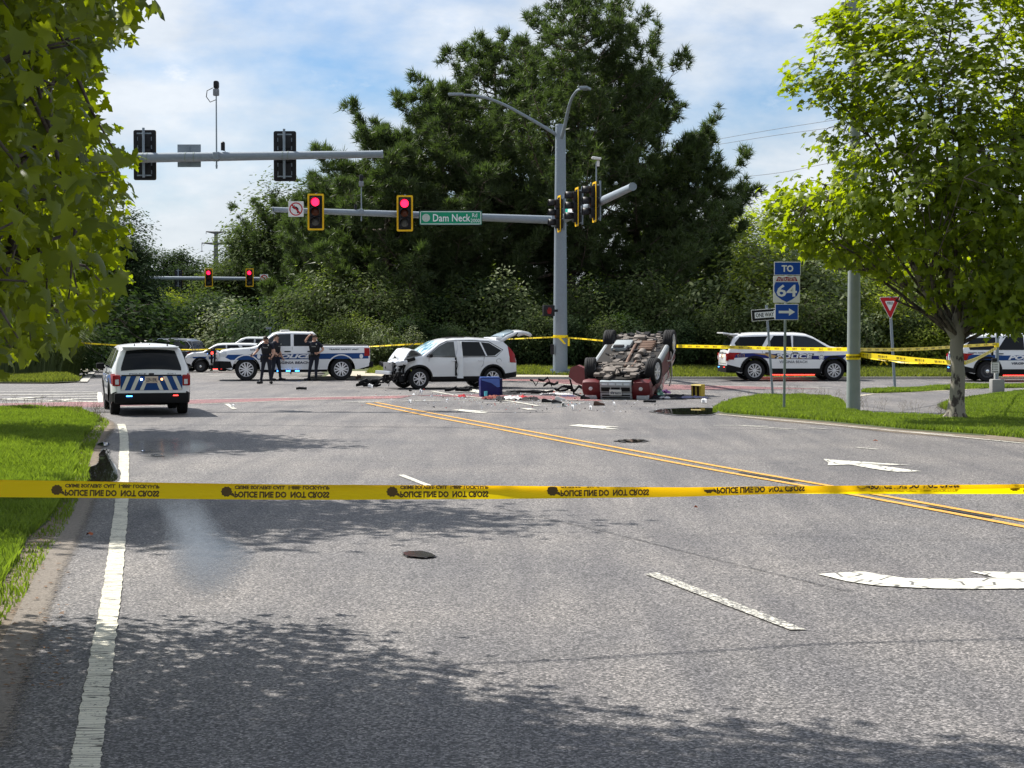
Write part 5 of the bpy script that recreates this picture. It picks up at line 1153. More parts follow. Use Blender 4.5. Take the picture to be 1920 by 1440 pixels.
# --- sign assemblies
def post(mb, base, top, w=.05): mb.tube([base, top], w/2*1.3, 6); return mb
base = P(1470, 769, .0); dS = base.y; k = dS/3400
t = thing('interstate_sign', 'stacked blue TO, Interstate 64 shield and arrow signs on one thin post', 'road sign', base, world=True)
topp = D(1474, 492, dS); post(MB(), base, topp, .055).build('post', dgalv, t, True)
def plate(u, v, wpx, hpx, mat, rim, d, name, r=3, yaw=0):
    c = D(u, v, d-.06); w_, h_ = wpx*k, hpx*k; mb = MB(); mb.rbox(c, (w_, .012, h_), .005); o = mb.build(name, rim, t, True)
    MB().rbox(c+Vector((0, -.0075, 0)), (w_-2.4*k, .005, h_-2.4*k), .002).build('sign_face', mat, o)
    return c, o
c_, o = plate(1476.5, 503.5, 50, 25, signb, signw, dS, 'to_sign'); mb = MB(); add_text(mb, 'TO', 22*k, 13*k, lambda u, v: (c_.x+u, c_.y-.013, c_.z+v), bold=.04); mb.build('sign_lettering', wvin, o)
c_, o = plate(1475, 542.5, 50, 50, signw, signw, dS, 'shield_sign')
K = k
sh = [(-16, 23.5), (-8, 21.5), (0, 23.5), (8, 21.5), (16, 23.5), (20.5, 15), (23.5, 6), (23.5, -3), (19, -12), (10, -19), (0, -24), (-10, -19), (-19, -12), (-23.5, -3), (-23.5, 6), (-20.5, 15)]
MB().prism([(c_.x+x*K, c_.z+y*K) for x, y in sh], c_.y-.014, c_.y-.011).build('shield_field', signb, o)
MB().prism([(c_.x+x*K, c_.z+y*K) for x, y in [(-16, 23.5), (-8, 21.5), (0, 23.5), (8, 21.5), (16, 23.5), (20.3, 15.2), (-20.3, 15.2)]], c_.y-.0165, c_.y-.0145).build('shield_band', M('interstate_red', (.28, .012, .03), .45), o)
mb = MB(); mb.add([(c_.x+x*K, c_.y-.0145, c_.z+z*K) for x, z in ((-21, 13.6), (21, 13.6), (20.6, 15.0), (-20.6, 15.0))], [(0, 1, 2, 3)]); add_text(mb, '64', 38*K, 23*K, lambda u, v: (c_.x+u, c_.y-.0155, c_.z+v-2.5*K), bold=.02); add_text(mb, 'INTERSTATE', 33*K, 5.6*K, lambda u, v: (c_.x+u, c_.y-.018, c_.z+v+18.6*K), bold=0); mb.build('shield_lettering', wvin, o)
c_, o = plate(1475, 585, 44, 30, signb, signw, dS, 'arrow_sign'); MB().prism([(c_.x+x*K, c_.z+y*K) for x, y in [(-15, -2.3), (4, -2.3), (4, -7), (15.5, 0), (4, 7), (4, 2.3), (-15, 2.3)]], c_.y-.014, c_.y-.012).build('arrow', wvin, o)
# one way
base = P(1449, 742); dO = base.y; k = dO/3400
t = thing('one_way_sign', 'ONE WAY sign on a leaning post partly behind the blue arrow sign', 'road sign', base, world=True)
post(MB(), base, D(1437, 572, dO), .06).build('post', galv, t, True)
Rr = Matrix.Rotation(R_(-4.2), 3, 'Y'); c_ = D(1437, 590, dO-.07)
def ow(x, y, o): return c_+Rr @ Vector((x*k, o, y*k))
mb = MB(); mb.rbox(c_, (56*k, .012, 21.5*k), .004, Rr); o = mb.build('sign_plate', signw, t)
mb = MB().rbox(c_+Vector((0, -.008, 0)), (54*k, .006, 19.5*k), .002, Rr); mb.build('sign_face', signk, o)
mb = MB(); mb.add([ow(x, y, -.0125) for x, y in [(-22, -5.5), (14, -5.5), (14, -8.5), (26, 0), (14, 8.5), (14, 5.5), (-22, 5.5)]], [(0, 1, 5, 6), (2, 3, 4)]); mb.build('white_arrow', wvin, o)
mb = MB(); add_text(mb, 'ONE WAY', 34*k, 8*k, lambda u, v: ow(u/k-3, v/k, -.015), bold=.02); mb.build('sign_lettering', signk, o)
# yield
base = P(1678, 729); dY = base.y; k = dY/3400
t = thing('yield_sign', 'red and white YIELD triangle on a leaning post right of the thick pole', 'road sign', base, world=True)
post(MB(), base, D(1668, 556, dY), .075).build('post', galv, t, True); c_ = D(1668, 576, dY-.07)
tr = lambda s, dz=0: [(c_.x+(x*s)*k, c_.z+(y*s+dz)*k) for x, y in [(-20.5, 19), (20.5, 20), (1.5, -24)]]
def rtri(s, dz, a, b, name, m, p): 
    q = tr(s, dz); o_ = []
    for i in range(3):
        A, B, C_ = Vector(q[i-1]), Vector(q[i]), Vector(q[(i+1) % 3]); o_ += [B+(A-B).normalized()*.06*s, B+(A-B).normalized()*.018*s+(C_-B).normalized()*.018*s, B+(C_-B).normalized()*.06*s]
    return MB().prism([tuple(v) for v in o_], a, b).build(name, m, p)
o = rtri(1, 0, c_.y, c_.y-.012, 'sign_plate', signw, t); rtri(.93, .3, c_.y-.0125, c_.y-.016, 'red_field', signr, o); rtri(.44, 3, c_.y-.017, c_.y-.02, 'white_centre', wvin, o)
mb = MB(); add_text(mb, 'YIELD', 12*k, 4.6*k, lambda u, v: (c_.x+u+.3*k, c_.y-.023, c_.z+v+7.6*k), bold=.02); mb.build('sign_lettering', signk, o)
MB().lathe([(.02, 0), (.001, .01)], (c_.x, c_.y-.03, c_.z+17.5*k), 'Y', 8).lathe([(.02, 0), (.001, .01)], (c_.x, c_.y-.03, c_.z-19*k), 'Y', 8).build('bolt', galv, o)
# tall light pole on the island
base = P(1600, 770); dP = base.y; t = thing('street_light_pole', 'thick pale round lamp pole on the right island, rising through the plane tree', 'street light', base, world=True)
MB().lathe([(.175, -.02), (.172, .3), (.115, 10.6)], base, n=24).build('pole', galv2, t, True)
MB().tube([base+Vector((0, 0, 10.3)), base+Vector((-.5, -.2, 10.55)), base+Vector((-1.6, -.6, 10.6))], [.06, .05, .04], 8).build('lamp_arm', galv2, t, True); MB().rbox(base+Vector((-1.9, -.7, 10.6)), (.7, .3, .12), .05).build('lamp_head', galv2, t, True)
MB().rbox(base+Vector((-.16, -.1, 10.0)), (.5, .2, .3), .04).build('pole_top_box', galv2, t, True)
# push-button post
base = P(1869, 735.5); dB = base.y; k = dB/3400; t = thing('push_button_post', 'push button post with small white sign in a concrete base by the right car', 'post', base, world=True)
MB().rbox(base+Vector((0, 0, .2)), (24*k, 24*k, .44), .05).build('concrete_base', M('concrete_grey', (.25, .25, .24), .85, var=.15, scale=6, bump=.3), t, True)
MB().tube([base+Vector((0, 0, .4)), D(1870, 622, dB)], .055, 10).build('post', galv, t, True); MB().tube([base+Vector((-.08, -.03, .42)), base+Vector((-.08, -.03, .7))], .025, 8).build('conduit', signw, t, True)
c_ = D(1866, 689, dB-.1); o = MB().rbox(c_, (15.5*k, .01, 21*k), .004).build('sign_plate', signw, t)
mb = MB()
for z0, z1, x0, x1 in ((9.6, 9.0, -7, 7), (-9.6, -9.0, -7, 7)): mb.add([(c_.x+x0*k, c_.y-.007, c_.z+z0*k), (c_.x+x1*k, c_.y-.007, c_.z+z0*k), (c_.x+x1*k, c_.y-.007, c_.z+z1*k), (c_.x+x0*k, c_.y-.007, c_.z+z1*k)], [(0, 1, 2, 3)])
for i in range(4): mb.box((c_.x+1.5*k, c_.y-.006, c_.z+(6-i*3.4)*k), (7*k, .004, 1.0*k)); mb.rbox((c_.x-4.6*k, c_.y-.006, c_.z+(6-i*3.4)*k), (2*k, .004, 2.2*k), .0005)
mb.box((c_.x, c_.y-.006, c_.z-7.5*k), (12*k, .004, 1.2*k)); mb.build('sign_lettering', signk, o)
MB().rbox(D(1864, 675, dB-.08), (9*k, .14, 7*k), .02).rbox(D(1860.5, 660, dB-.04), (4*k, .1, 14*k), .02).build('button_box', sigblk, t, True)
# far small signs
for u, v0, v1, wpx, hpx, lab, txt, d in ((545, 664, 621.5, 25, 8.5, 'far ONE WAY sign above the police pickup roof', 'ONE WAY', 88.), (507, 664, 615.5, 16, 4, 'far thin street name blade left of the pickup roof', '', 90.)):
    c_ = D(u, v1, d); t = thing('far_sign', lab, 'road sign', (c_.x, d, gz(d)), world=True); k = d/3400; post(MB(), (c_.x, d, gz(d)), (c_.x, d, c_.z), .06).build('post', dgalv, t)
    o = MB().rbox(c_+Vector((0, -.06, 0)), (wpx*k, .012, hpx*k), .004).build('sign_plate', signw if txt else galv, t)
    if txt: MB().rbox(c_+Vector((0, -.068, 0)), ((wpx-1)*k, .006, (hpx-1)*k), .002).build('sign_face', signk, o); MB().box(c_+Vector((0, -.075, 0)), ((wpx-5)*k, .003, (hpx-4)*k)).build('white_arrow', wvin, o); mb = MB(); add_text(mb, txt, (wpx-9)*k, (hpx-5)*k, lambda a_, b_: (c_.x+a_, c_.y-.078, c_.z+b_), bold=.02); mb.build('sign_lettering', signk, o)
base = P(48, 704.5); d = base.y; t = thing('arrow_sign', 'white arrow sign on a grey post among the leaves at far left', 'road sign', base, world=True); k = d/3400
post(MB(), base, D(48, 588, d), .09).build('post', galv, t); c_ = D(57, 594, d-.08); o = MB().rbox(c_, (26*k, .012, 14*k), .004).build('sign_face', signk, t); mb = MB(); mb.prism([(c_.x+x*k, c_.z+y*k) for x, y in [(-10, -2.5), (2, -2.5), (2, -5), (10, 0), (2, 5), (2, 2.5), (-10, 2.5)]], c_.y-.01, c_.y-.007); mb.build('white_arrow', wvin, o)
base = P(157, 683); d = base.y; t = thing('thin_street_post', 'thin dark post standing on the far lawn beside the reeds', 'post', base, world=True); post(MB(), base, D(158, 620, d), .09).box(D(158, 619.5, d), (.5, .04, .08)).build('post', dgalv, t)
# guard fence at far left: rails and posts
d = 118.; z0 = gz(d); t = thing('guard_fence', 'low grey metal railing along the far side street at left', 'fence', (D(180, 668, d).x, d, z0), world=True)
for v in (651.5, 668): MB().tube([D(120, v, d), D(350, v-.5, d+3)], .07 if v < 660 else .12, 6).build('rail', galv, t)
for u in range(124, 350, 17): MB().box(Vector((D(u, 660, d).x, d+.1, (D(u, 651, d).z+D(u, 672, d).z)/2)), (.09, .09, D(u, 651, d).z-D(u, 672, d).z)).build('fence_post', galv, t)
# transmission pylon and its wires
d = 330.; k = d/3400; b0 = D(404, 640, d); t = thing('power_pylon', 'slender grey steel power pylon rising beyond the trees', 'pylon', (b0.x, d, -1.8), world=True); pm = M('pylon_steel', (.12, .12, .13), .7)
MB().tube([(b0.x, d, -1.8), D(405, 434, d)], [.9, .32], 10).build('mast', pm, t, True)
for v, hw in ((435, 18.5), (455.5, 26)):
    for s in (-1, 1): MB().tube([D(405, v+1.5, d), D(405+s*hw, v-.8+(1 if hw > 20 else 0), d)], [.28, .09], 6).tube([D(405+s*hw, v-1, d), D(405+s*hw, v+4, d)], .05, 5).build('cross_arm', pm, t)
MB().tube([D(378.5, 455, d), D(378.5, 469, d)], .05, 5).box(D(378.5, 471, d), (.35, .1, .2)).build('insulator', pm, t)
def wire(pts, rad, label, name='power_line'):
    o = MB().tube(catmull(pts, 10), rad, 4, False).build(name, pm); tag(o, label, 'cable'); return o
for i, (pts, lab) in enumerate([([D(378, 471, 330), D(330, 492, 420), D(240, 520, 600)], 'thin power line sagging left from the pylon arm'), ([D(1340, 262, 300), D(1480, 238, 260), D(1700, 205, 215)], 'upper power line in the sky right of the pines'), ([D(1340, 272, 300), D(1480, 250, 260), D(1700, 222, 215)], 'second power line in the sky right of the pines'), ([D(1360, 335, 300), D(1460, 324, 260), D(1560, 305, 225), D(1700, 282, 200)], 'lowest power line beside the big tree crown')]): wire(pts, .032, lab)
# utility cable over the road, above the frame: it throws the thin wavy shadow across the asphalt
def caster(u, v, z): q = P(u, v); t_ = z/SD.z; return q+SD*t_
wire([caster(-500, 1300, 7.3), caster(300, 1262, 7.1), caster(950, 1242, 7.0), caster(1280, 1224, 7.05), caster(1560, 1207, 7.0), caster(1920, 1197, 7.1), caster(2600, 1170, 7.3)], .022, 'utility cable strung over the near road whose thin shadow crosses the asphalt', 'overhead_cable')
wire([caster(-300, 806, 15), caster(400, 797, 14.6), caster(900, 803, 14.8), caster(1900, 806, 15.2)], .04, 'utility cable over the road whose faint shadow lies before the left police car', 'overhead_cable')
# ---------------------------------------------------------------- barrier tapes
def tape_fold(u): return float(np.interp(u, [0, 300, 640, 920, 1280, 1600, 1920, 2300], [.99, .93, .86, .78, .54, .36, .22, .15]))
def near_tape():
    us = list(range(-900, 2701, 30)); dT = 8.33; Wt = .0785
    bot = lambda u: float(np.interp(u, [-900, 0, 300, 640, 920, 1280, 1600, 1920, 2700], [925, 932.3, 935.5, 937, 936.3, 931, 922.5, 914.5, 905]))
    def pt(u, v, off=0):
        f = tape_fold(u); b = D(u, bot(u), dT); s = .985
        if v <= f: h = v*Wt; return b+Vector((0, -off+.012*math.sin(u*.009)+.02*v, h))
        return b+Vector((0, .02*f+.010+(v-f)*.25*Wt-off, (f-(v-f)*.8)*Wt))
    mb = MB(); vs = []; fs = []; n = 10
    for i, u in enumerate(us):
        f = tape_fold(u); rows = [f*k/6 for k in range(7)]+[f+(1-f)*k/3 for k in range(1, 4)]
        vs += [pt(u, v) for v in rows]
        if i:
            for j in range(n-1): a = (i-1)*n+j; fs.append((a, a+1, a+n+1, a+n))
    mb.add(vs, fs); t = thing('barrier_tape', 'yellow police line tape stretched right across the foreground', 'barrier tape', D(960, 925, dT), world=True)
    m, tt, b = _nt('near_tape_film'); tr = tt.nodes.new('ShaderNodeBsdfTranslucent'); tr.inputs[0].default_value = (1, .76, .0, 1); b.inputs['Base Color'].default_value = (.95, .64, .0, 1); b.inputs['Roughness'].default_value = .35
    nz = tt.nodes.new('ShaderNodeTexNoise'); nz.inputs['Scale'].default_value = 7; bp = tt.nodes.new('ShaderNodeBump'); bp.inputs['Strength'].default_value = .25; bp.inputs['Distance'].default_value = .03; tt.links.new(nz.outputs[0], bp.inputs['Height']); tt.links.new(bp.outputs[0], b.inputs['Normal'])
    ms = tt.nodes.new('ShaderNodeMixShader'); ms.inputs[0].default_value = .72; tt.links.new(b.outputs[0], ms.inputs[1]); tt.links.new(tr.outputs[0], ms.inputs[2]); tt.links.new(ms.outputs[0], tt.nodes['Material Output'].inputs[0])
    mb.build('tape_film', m, t, True)
    for c0 in (-513, -205, 105, 425, 735, 1036, 1329, 1618, 1905):
        pr = MB(); em = MB(); x0 = c0+15; w1 = 178 if c0 < 700 else 166
        def mp(uu, vv, cx, cz): return pt(cx+uu, cz+vv, .0025 if (cz+vv) <= tape_fold(cx+uu) else -.0025)
        add_text(pr, 'POLICE LINE DO  NOT CROSS', w1, .37, lambda a, b_: mp(a, -b_, x0+w1/2, .29), bold=.05)
        add_text(pr, 'CRIME SOLVERS: CALL  1-888- LOCK-U-UP', w1, .22, lambda a, b_: mp(a, -b_, x0+w1/2, .70), bold=.05)
        # plain round badge with notched rim
        q = [(math.cos(a*.314)*(9.5 if a % 2 else 11), math.sin(a*.314)*(.27 if a % 2 else .31)) for a in range(20)]
        em.add([mp(x, y, c0, .45) for x, y in q], [tuple(range(20))]); em.add([mp(x, y, c0, .45) for x, y in ((8, -.2), (15, -.3), (14, -.12), (10, -.05))], [(0, 1, 2, 3)])
        pr.build('tape_lettering', tapek, t); em.build('tape_badge', tapek, t)
near_tape()
def ribbon(label, pts, wpx, tw=None, n=10, txt=True, sag=0, mat=None, wid=.062):
    """pts: (u, v, depth); tape face is vertical, twisting by tw radians"""
    C = [D(u, v, d) for u, v, d in pts]; C = catmull(C, n); L = len(C); vs = []; fs = []
    tws = tw or [0, 0]
    for i, p in enumerate(C):
        a = float(np.interp(i/(L-1), np.linspace(0, 1, len(tws)), tws)); h = Vector((0, math.sin(a), math.cos(a)))*wid/2
        vs += [p+h, p-h]
        if i: k = 2*i; fs.append((k-2, k-1, k+1, k))
    t = thing('barrier_tape', label, 'barrier tape', C[0], world=True)
    MB().add(vs, fs).build('tape_film', mat or tapey, t)
    if txt:
        mb = MB(); dist = 0; nxt = .15
        for i in range(1, L):
            seg = (C[i]-C[i-1]).length
            while nxt < dist+seg:
                f = (nxt-dist)/seg; c = C[i-1].lerp(C[i], f); dr = (C[i]-C[i-1]).normalized(); a = float(np.interp((i-1+f)/(L-1), np.linspace(0, 1, len(tws)), tws)); up = Vector((0, math.sin(a), math.cos(a))); nr = dr.cross(up).normalized(); nr = nr if nr.y < 0 else -nr
                for r_, hh in ((.012, .022), (-.017, .014)):
                    for q in range(-6, 7):
                        if q in (-2, 2, 4): continue
                        x = q*.028; mb.add([c+dr*(x-.011)+up*(r_-hh/2)+nr*.004, c+dr*(x+.011)+up*(r_-hh/2)+nr*.004, c+dr*(x+.011)+up*(r_+hh/2)+nr*.004, c+dr*(x-.011)+up*(r_+hh/2)+nr*.004], [(0, 1, 2, 3)])
                nxt += .75
            dist += seg
        mb.build('tape_lettering', tapek, t)['kind'] = 'stuff'
    return t
ribbon('faded yellow tape behind the left police car, running to the far corner pole', [(-60, 640, 76), (80, 640, 75), (215, 647, 75), (330, 655, 76), (420, 655, 76), (560, 656, 77), (690, 650, 77)], 3, [.3, .2, .9, .1, .5])
ribbon('yellow tape between the pickup tail and the far corner pole', [(690, 650, 77), (760, 646, 75.5), (860, 641, 74.5), (950, 636, 74.2), (1041, 632, 73.68)], 3, [.9, .2, 1.1, .4])
ribbon('yellow tape from the far corner pole to behind the overturned suv', [(1061, 633, 73.68), (1100, 636, 72.5), (1140, 640, 71), (1200, 646, 69), (1250, 649, 66.5)], 4, [.3, .5, .2])
ribbon('yellow tape running from the overturned suv across the gold striped car to the lamp pole', [(1245, 648.5, 62), (1330, 650, 58), (1420, 652.5, 54), (1500, 654.5, 50.5), (1588, 655, 46.6)], 5, [.1, .2, .1], wid=.10)
ribbon('taut yellow tape from the lamp pole past the yield post to the right car', [(1612, 655.5, 46.4), (1680, 655.5, 49.5), (1740, 653.5, 52), (1800, 649.5, 55.0), (1868, 645.5, 57.7)], 5, [.1, .15, .3], wid=.09)
ribbon('broad yellow tape sagging from the lamp pole to the plane tree trunk', [(1612, 665, 45.3), (1660, 669, 44.4), (1720, 675, 43.2), (1787, 680, 42.0)], 6, [0, .1, .5], wid=.12)
ribbon('thin twisted yellow tape below the broad one, knotted near the yield post', [(1612, 668, 45.3), (1650, 674, 44.6), (1700, 680, 43.8), (1787, 680, 42.0)], 3, [1.1, .6, 1.2, .9, 1.2], wid=.07)
ribbon('yellow tape from the plane tree up to the push button post', [(1808, 681, 41.8), (1830, 673, 48), (1850, 663, 54), (1869, 652, 57.6)], 4, [.5, .3], wid=.10)
q = D(1657, 677, 44.5); mb = MB()
for sx in (-1, 1): mb.add([q, q+Vector((sx*.07, -.02, -.10)), q+Vector((sx*.11, -.02, -.08)), q+Vector((.02*sx, 0, .01))], [(0, 1, 2, 3)])
tag(mb.build('tape_knot', tapey), 'small bow knot with loose ends on the thin tape near the yield post', 'tape knot')
def wrap(label, base, d, v, r, h=.09, n=24, tail=None):
    c = D(base, v, d); mb = MB(); mb.lathe([(r, -h/2), (r+.006, 0), (r, h/2)], c, n=n)
    o = mb.build('tape_wrap', tapey); tag(o, label, 'barrier tape'); mb = MB()
    for k in range(14): a = math.pi+.2+k*.2; mb.add([c+Vector(((r+.012)*math.cos(a+s_), (r+.012)*math.sin(a+s_), z)) for s_, z in ((-.06, -.02), (.06, -.02), (.06, .025), (-.06, .025))], [(0, 1, 2, 3)])
    if txtw: mb.build('tape_lettering', tapek, o)
    return o
txtw = True
wrap('yellow tape wound round the thick lamp pole', 1600, P(1600, 770).y, 669, .178, .14)
txtw = False
wrap('yellow tape wound round the far corner pole', 1051, 74, 631, .30, .12); wrap('yellow tape tied round the plane tree trunk', 1797, 41.5, 680, .165, .08); wrap('yellow tape tied round the push button post', 1869, P(1869, 735.5).y, 647, .075, .14)
q = D(1045, 632, 73.6); mb = MB().add([q, q+Vector((.12, -.02, 0)), q+Vector((.35, -.03, -.28)), q+Vector((.27, -.03, -.28))], [(0, 1, 2, 3)]).add([q+Vector((.42, 0, 0)), q+Vector((.5, 0, 0)), q+Vector((.5, 0, -.36)), q+Vector((.42, 0, -.36))], [(0, 1, 2, 3)]); tag(mb.build('loose_tape_end', tapey), 'loose tape ends hanging from the far corner pole', 'barrier tape')
# ---------------------------------------------------------------- people
uni = M('dark_navy_uniform', (.012, .014, .024), .75, var=.3, scale=30); hairm = M('dark_brown_hair', (.03, .018, .012), .6, var=.4, scale=60); bootm = M('black_leather_boot', (.01, .01, .011), .35); veste = M('black_vest', (.008, .008, .01), .6)
def person(label, loc, rz, J, hair='short', build=1.0, vest=True, extras=None):
    """J: joint positions (x right, y forward-negative, z up) in metres, facing local -y."""
    J = dict(J); nosev = Vector(J.pop('nose')); names = list(J); idx = {n: i for i, n in enumerate(names)}
    E = [('pelvis', 'belly'), ('belly', 'chest'), ('chest', 'neckb'), ('neckb', 'neck'), ('neck', 'head'), ('head', 'crown')]
    for s in 'lr': E += [('pelvis', 'hip'+s), ('hip'+s, 'knee'+s), ('knee'+s, 'ankle'+s), ('ankle'+s, 'toe'+s), ('neckb', 'sh'+s), ('sh'+s, 'el'+s), ('el'+s, 'wr'+s), ('wr'+s, 'palm'+s)]
    rad = dict(pelvis=(.165, .12), belly=(.155, .115), chest=(.185, .125), neckb=(.11, .085), neck=(.06, .06), head=(.088, .1), crown=(.07, .08), hip=(.095, .10), knee=(.06, .065), ankle=(.042, .05), toe=(.04, .035), sh=(.062, .065), el=(.045, .046), wr=(.032, .03), palm=(.04, .02))
    me = bpy.data.meshes.new('person_body'); me.from_pydata([J[n] for n in names], [(idx[a], idx[b]) for a, b in E], [])
    o = bpy.data.objects.new('tmp', me); COL.objects.link(o); o.modifiers.new('k', 'SKIN')
    for i, n in enumerate(names):
        key = n if n in rad else n[:-1]; r = rad[key]; d = me.skin_vertices[0].data[i]; d.radius = (r[0]*build, r[1]*build); d.use_root = (n == 'pelvis')
    sb = o.modifiers.new('s', 'SUBSURF'); sb.levels = 2; sb.render_levels = 2
    dg = bpy.context.evaluated_depsgraph_get(); ev = o.evaluated_get(dg); m2 = bpy.data.meshes.new_from_object(ev); bpy.data.objects.remove(o)
    mb = MB(); mb.add([tuple(v.co) for v in m2.vertices], [tuple(p.vertices) for p in m2.polygons])
    fing = MB()
    for s in 'lr':
        p = Vector(J['palm'+s]); w_ = Vector(J['wr'+s]); d = (p-w_).normalized(); side = d.cross(Vector((0, 1, .2))).normalized(); cur = Vector((0, -1, 0)) if abs(d.y) < .8 else Vector((0, 0, -1))
        for k, L_ in enumerate((.065, .075, .07, .055)):
            q = p+d*.02+side*(k-1.5)*.02; mb.tube([q, q+d*L_*.5+cur*.008, q+d*L_*.75+cur*.035, q+d*L_*.7+cur*.055], [.0105, .0095, .0085, .006], 5)
        q = p-d*.02+side*.035; mb.tube([q, q+side*.03+d*.015, q+side*.03+d*.05+cur*.02], [.012, .0105, .008], 5)
    me = bpy.data.meshes.new('body'); me.from_pydata(mb.v, [], mb.f)
    for q in (uni, skin, bootm): me.materials.append(q)
    J = {k: Vector(v) for k, v in J.items()}
    def ds(p, a, b):
        ab = b-a; t = max(0, min(1, (p-a).dot(ab)/max(1e-6, ab.length_squared))); return (p-a-ab*t).length, t
    segs = [(J[a], J[b], a, b) for a, b in E]
    for f in me.polygons:
        c = f.center; best = min(((ds(c, a, b)[0], ds(c, a, b)[1], n1, n2) for a, b, n1, n2 in segs), key=lambda q: q[0]); n1, n2, t_ = best[2], best[3], best[1]
        k = 0
        if n2 in ('head', 'crown', 'neck') and not (n2 == 'neck' and t_ < .5): k = 1
        if n1[:2] == 'wr' or (n1[:2] == 'el' and n2[:2] == 'wr') or (n1[:2] == 'sh' and t_ > .62): k = 1
        if n1[:5] == 'ankle' or (n1[:4] == 'knee' and t_ > .82): k = 2
        f.material_index = k; f.use_smooth = True
    t = thing('person', label, 'person', loc, rz, 'police officers'); link('body', me, t)
    for s in 'lr':
        a_, b_ = J['ankle'+s], J['toe'+s]; dd = b_-a_; MB().rbox(a_.lerp(b_, .45)+Vector((0, 0, -.015)), (.10, .28, .09), .03, Matrix.Rotation(math.atan2(dd.x, -dd.y), 3, 'Z')).build('boot', bootm, t, True)
    h = J['head']; cr = J['crown']; up = (cr-h).normalized(); fw = nosev-h; fw = (fw-up*fw.dot(up)).normalized(); sd_ = up.cross(fw)
    c0 = h+up*.04
    bm = MB(); n = 12; vs = []; fs = []
    for i in range(7):
        th = math.pi*.62*i/6
        for j in range(n):
            a = 2*math.pi*j/n; r_ = math.sin(th); back = 1.0; dz = math.cos(th)
            lim = .25 if fw.dot(sd_*math.sin(a)+fw*math.cos(a)) > .35 else -.6
            dz = max(dz, lim) if hair != 'cap' else max(dz, .1)
            v = c0+sd_*math.sin(a)*r_*.098+fw*math.cos(a)*r_*.112+up*dz*.115; vs.append(v)
    for i in range(6):
        for j in range(n): fs.append((i*n+j, i*n+(j+1) % n, (i+1)*n+(j+1) % n, (i+1)*n+j))
    bm.add(vs, fs); bm.build('hair' if hair != 'bald' else 'stubble', hairm if hair != 'bald' else skin, t, True)
    fm_ = MB(); nz = h+fw*.10+up*.0; fm_.add([nz+up*.03, nz+sd_*.018-up*.015, nz-sd_*.018-up*.015, nz+fw*.028-up*.012], [(0, 1, 3), (0, 3, 2), (1, 2, 3)]); fm_.build('nose', skin, t)
    em = MB()
    for s in (-1, 1): em.rbox(h+fw*.094+sd_*s*.034+up*.03, (.03, .03, .016), .005)
    em.build('eyes', M('dark_eyes', (.02, .015, .012), .3), t); em = MB().rbox(h+fw*.094-up*.045, (.045, .02, .012), .004); em.build('mouth', M('mouth_skin', (.3, .1, .09), .5), t)
    em = MB()
    for s in (-1, 1): em.rbox(h+sd_*s*.093+up*.0, (.018, .03, .055), .007)
    em.build('ears', skin, t)
    if vest:
        c, b = J['chest'], J['belly']; vm = MB(); vs = []; fs = []; n = 16; ax = (c-b).normalized()
        for i, (k, rx, ry) in enumerate(((-.1, .175, .14), (.0, .178, .145), (.5, .19, .15), (1.0, .21, .155), (1.35, .17, .13))):
            q = b+(c-b)*k
            for j in range(n): a = 2*math.pi*j/n; vs.append(q+Vector((rx*math.cos(a), ry*math.sin(a), 0))*build)
            if i:
                for j in range(n): fs.append(((i-1)*n+j, (i-1)*n+(j+1) % n, i*n+(j+1) % n, i*n+j))
        vm.add(vs, fs); o = vm.build('vest', veste, t, True)
        mb = MB(); q = J['chest']+Vector((0, -.165*build, -.0)); add_text(mb, 'POLICE', .16, .028, lambda u, v: (q.x+u, q.y, q.z+v), bold=.03); mb.build('vest_lettering', M('grey_patch', (.45, .45, .42), .6), t)
        MB().rbox(J['chest']+Vector((.1, -.16*build, .09)), (.045, .012, .055), .01).build('badge', M('silver_badge', (.5, .5, .45), .3, .8), t)
    pl = J['pelvis']; mb = MB().lathe([(.168*build, -.03), (.178*build, -.025), (.178*build, .025), (.168*build, .03)], pl+Vector((0, 0, .05)), n=16)
    for a in range(8):
        g = a*.785+.3; mb.rbox(pl+Vector((math.cos(g)*.18, math.sin(g)*.145, .04)), (.06, .05, .1), .012)
    mb.rbox(pl+Vector((-.2, 0, -.06)), (.05, .1, .2), .015); mb.build('duty_belt', veste, t, True)
    if extras: extras(t, J)
    return t
def pose(**k):
    J = dict(pelvis=(0, 0, .95), belly=(0, 0, 1.12), chest=(0, 0, 1.32), neckb=(0, 0, 1.46), neck=(0, -.01, 1.54), head=(0, -.03, 1.64), crown=(0, -.02, 1.74), nose=(0, -.13, 1.64))
    for s, q in (('l', 1), ('r', -1)):
        J.update({'hip'+s: (q*.1, 0, .88), 'knee'+s: (q*.13, -.02, .5), 'ankle'+s: (q*.16, .03, .09), 'toe'+s: (q*.19, -.12, .045), 'sh'+s: (q*.2, 0, 1.43), 'el'+s: (q*.27, .03, 1.15), 'wr'+s: (q*.27, -.06, .92), 'palm'+s: (q*.27, -.09, .84)})
    J.update(k); return J
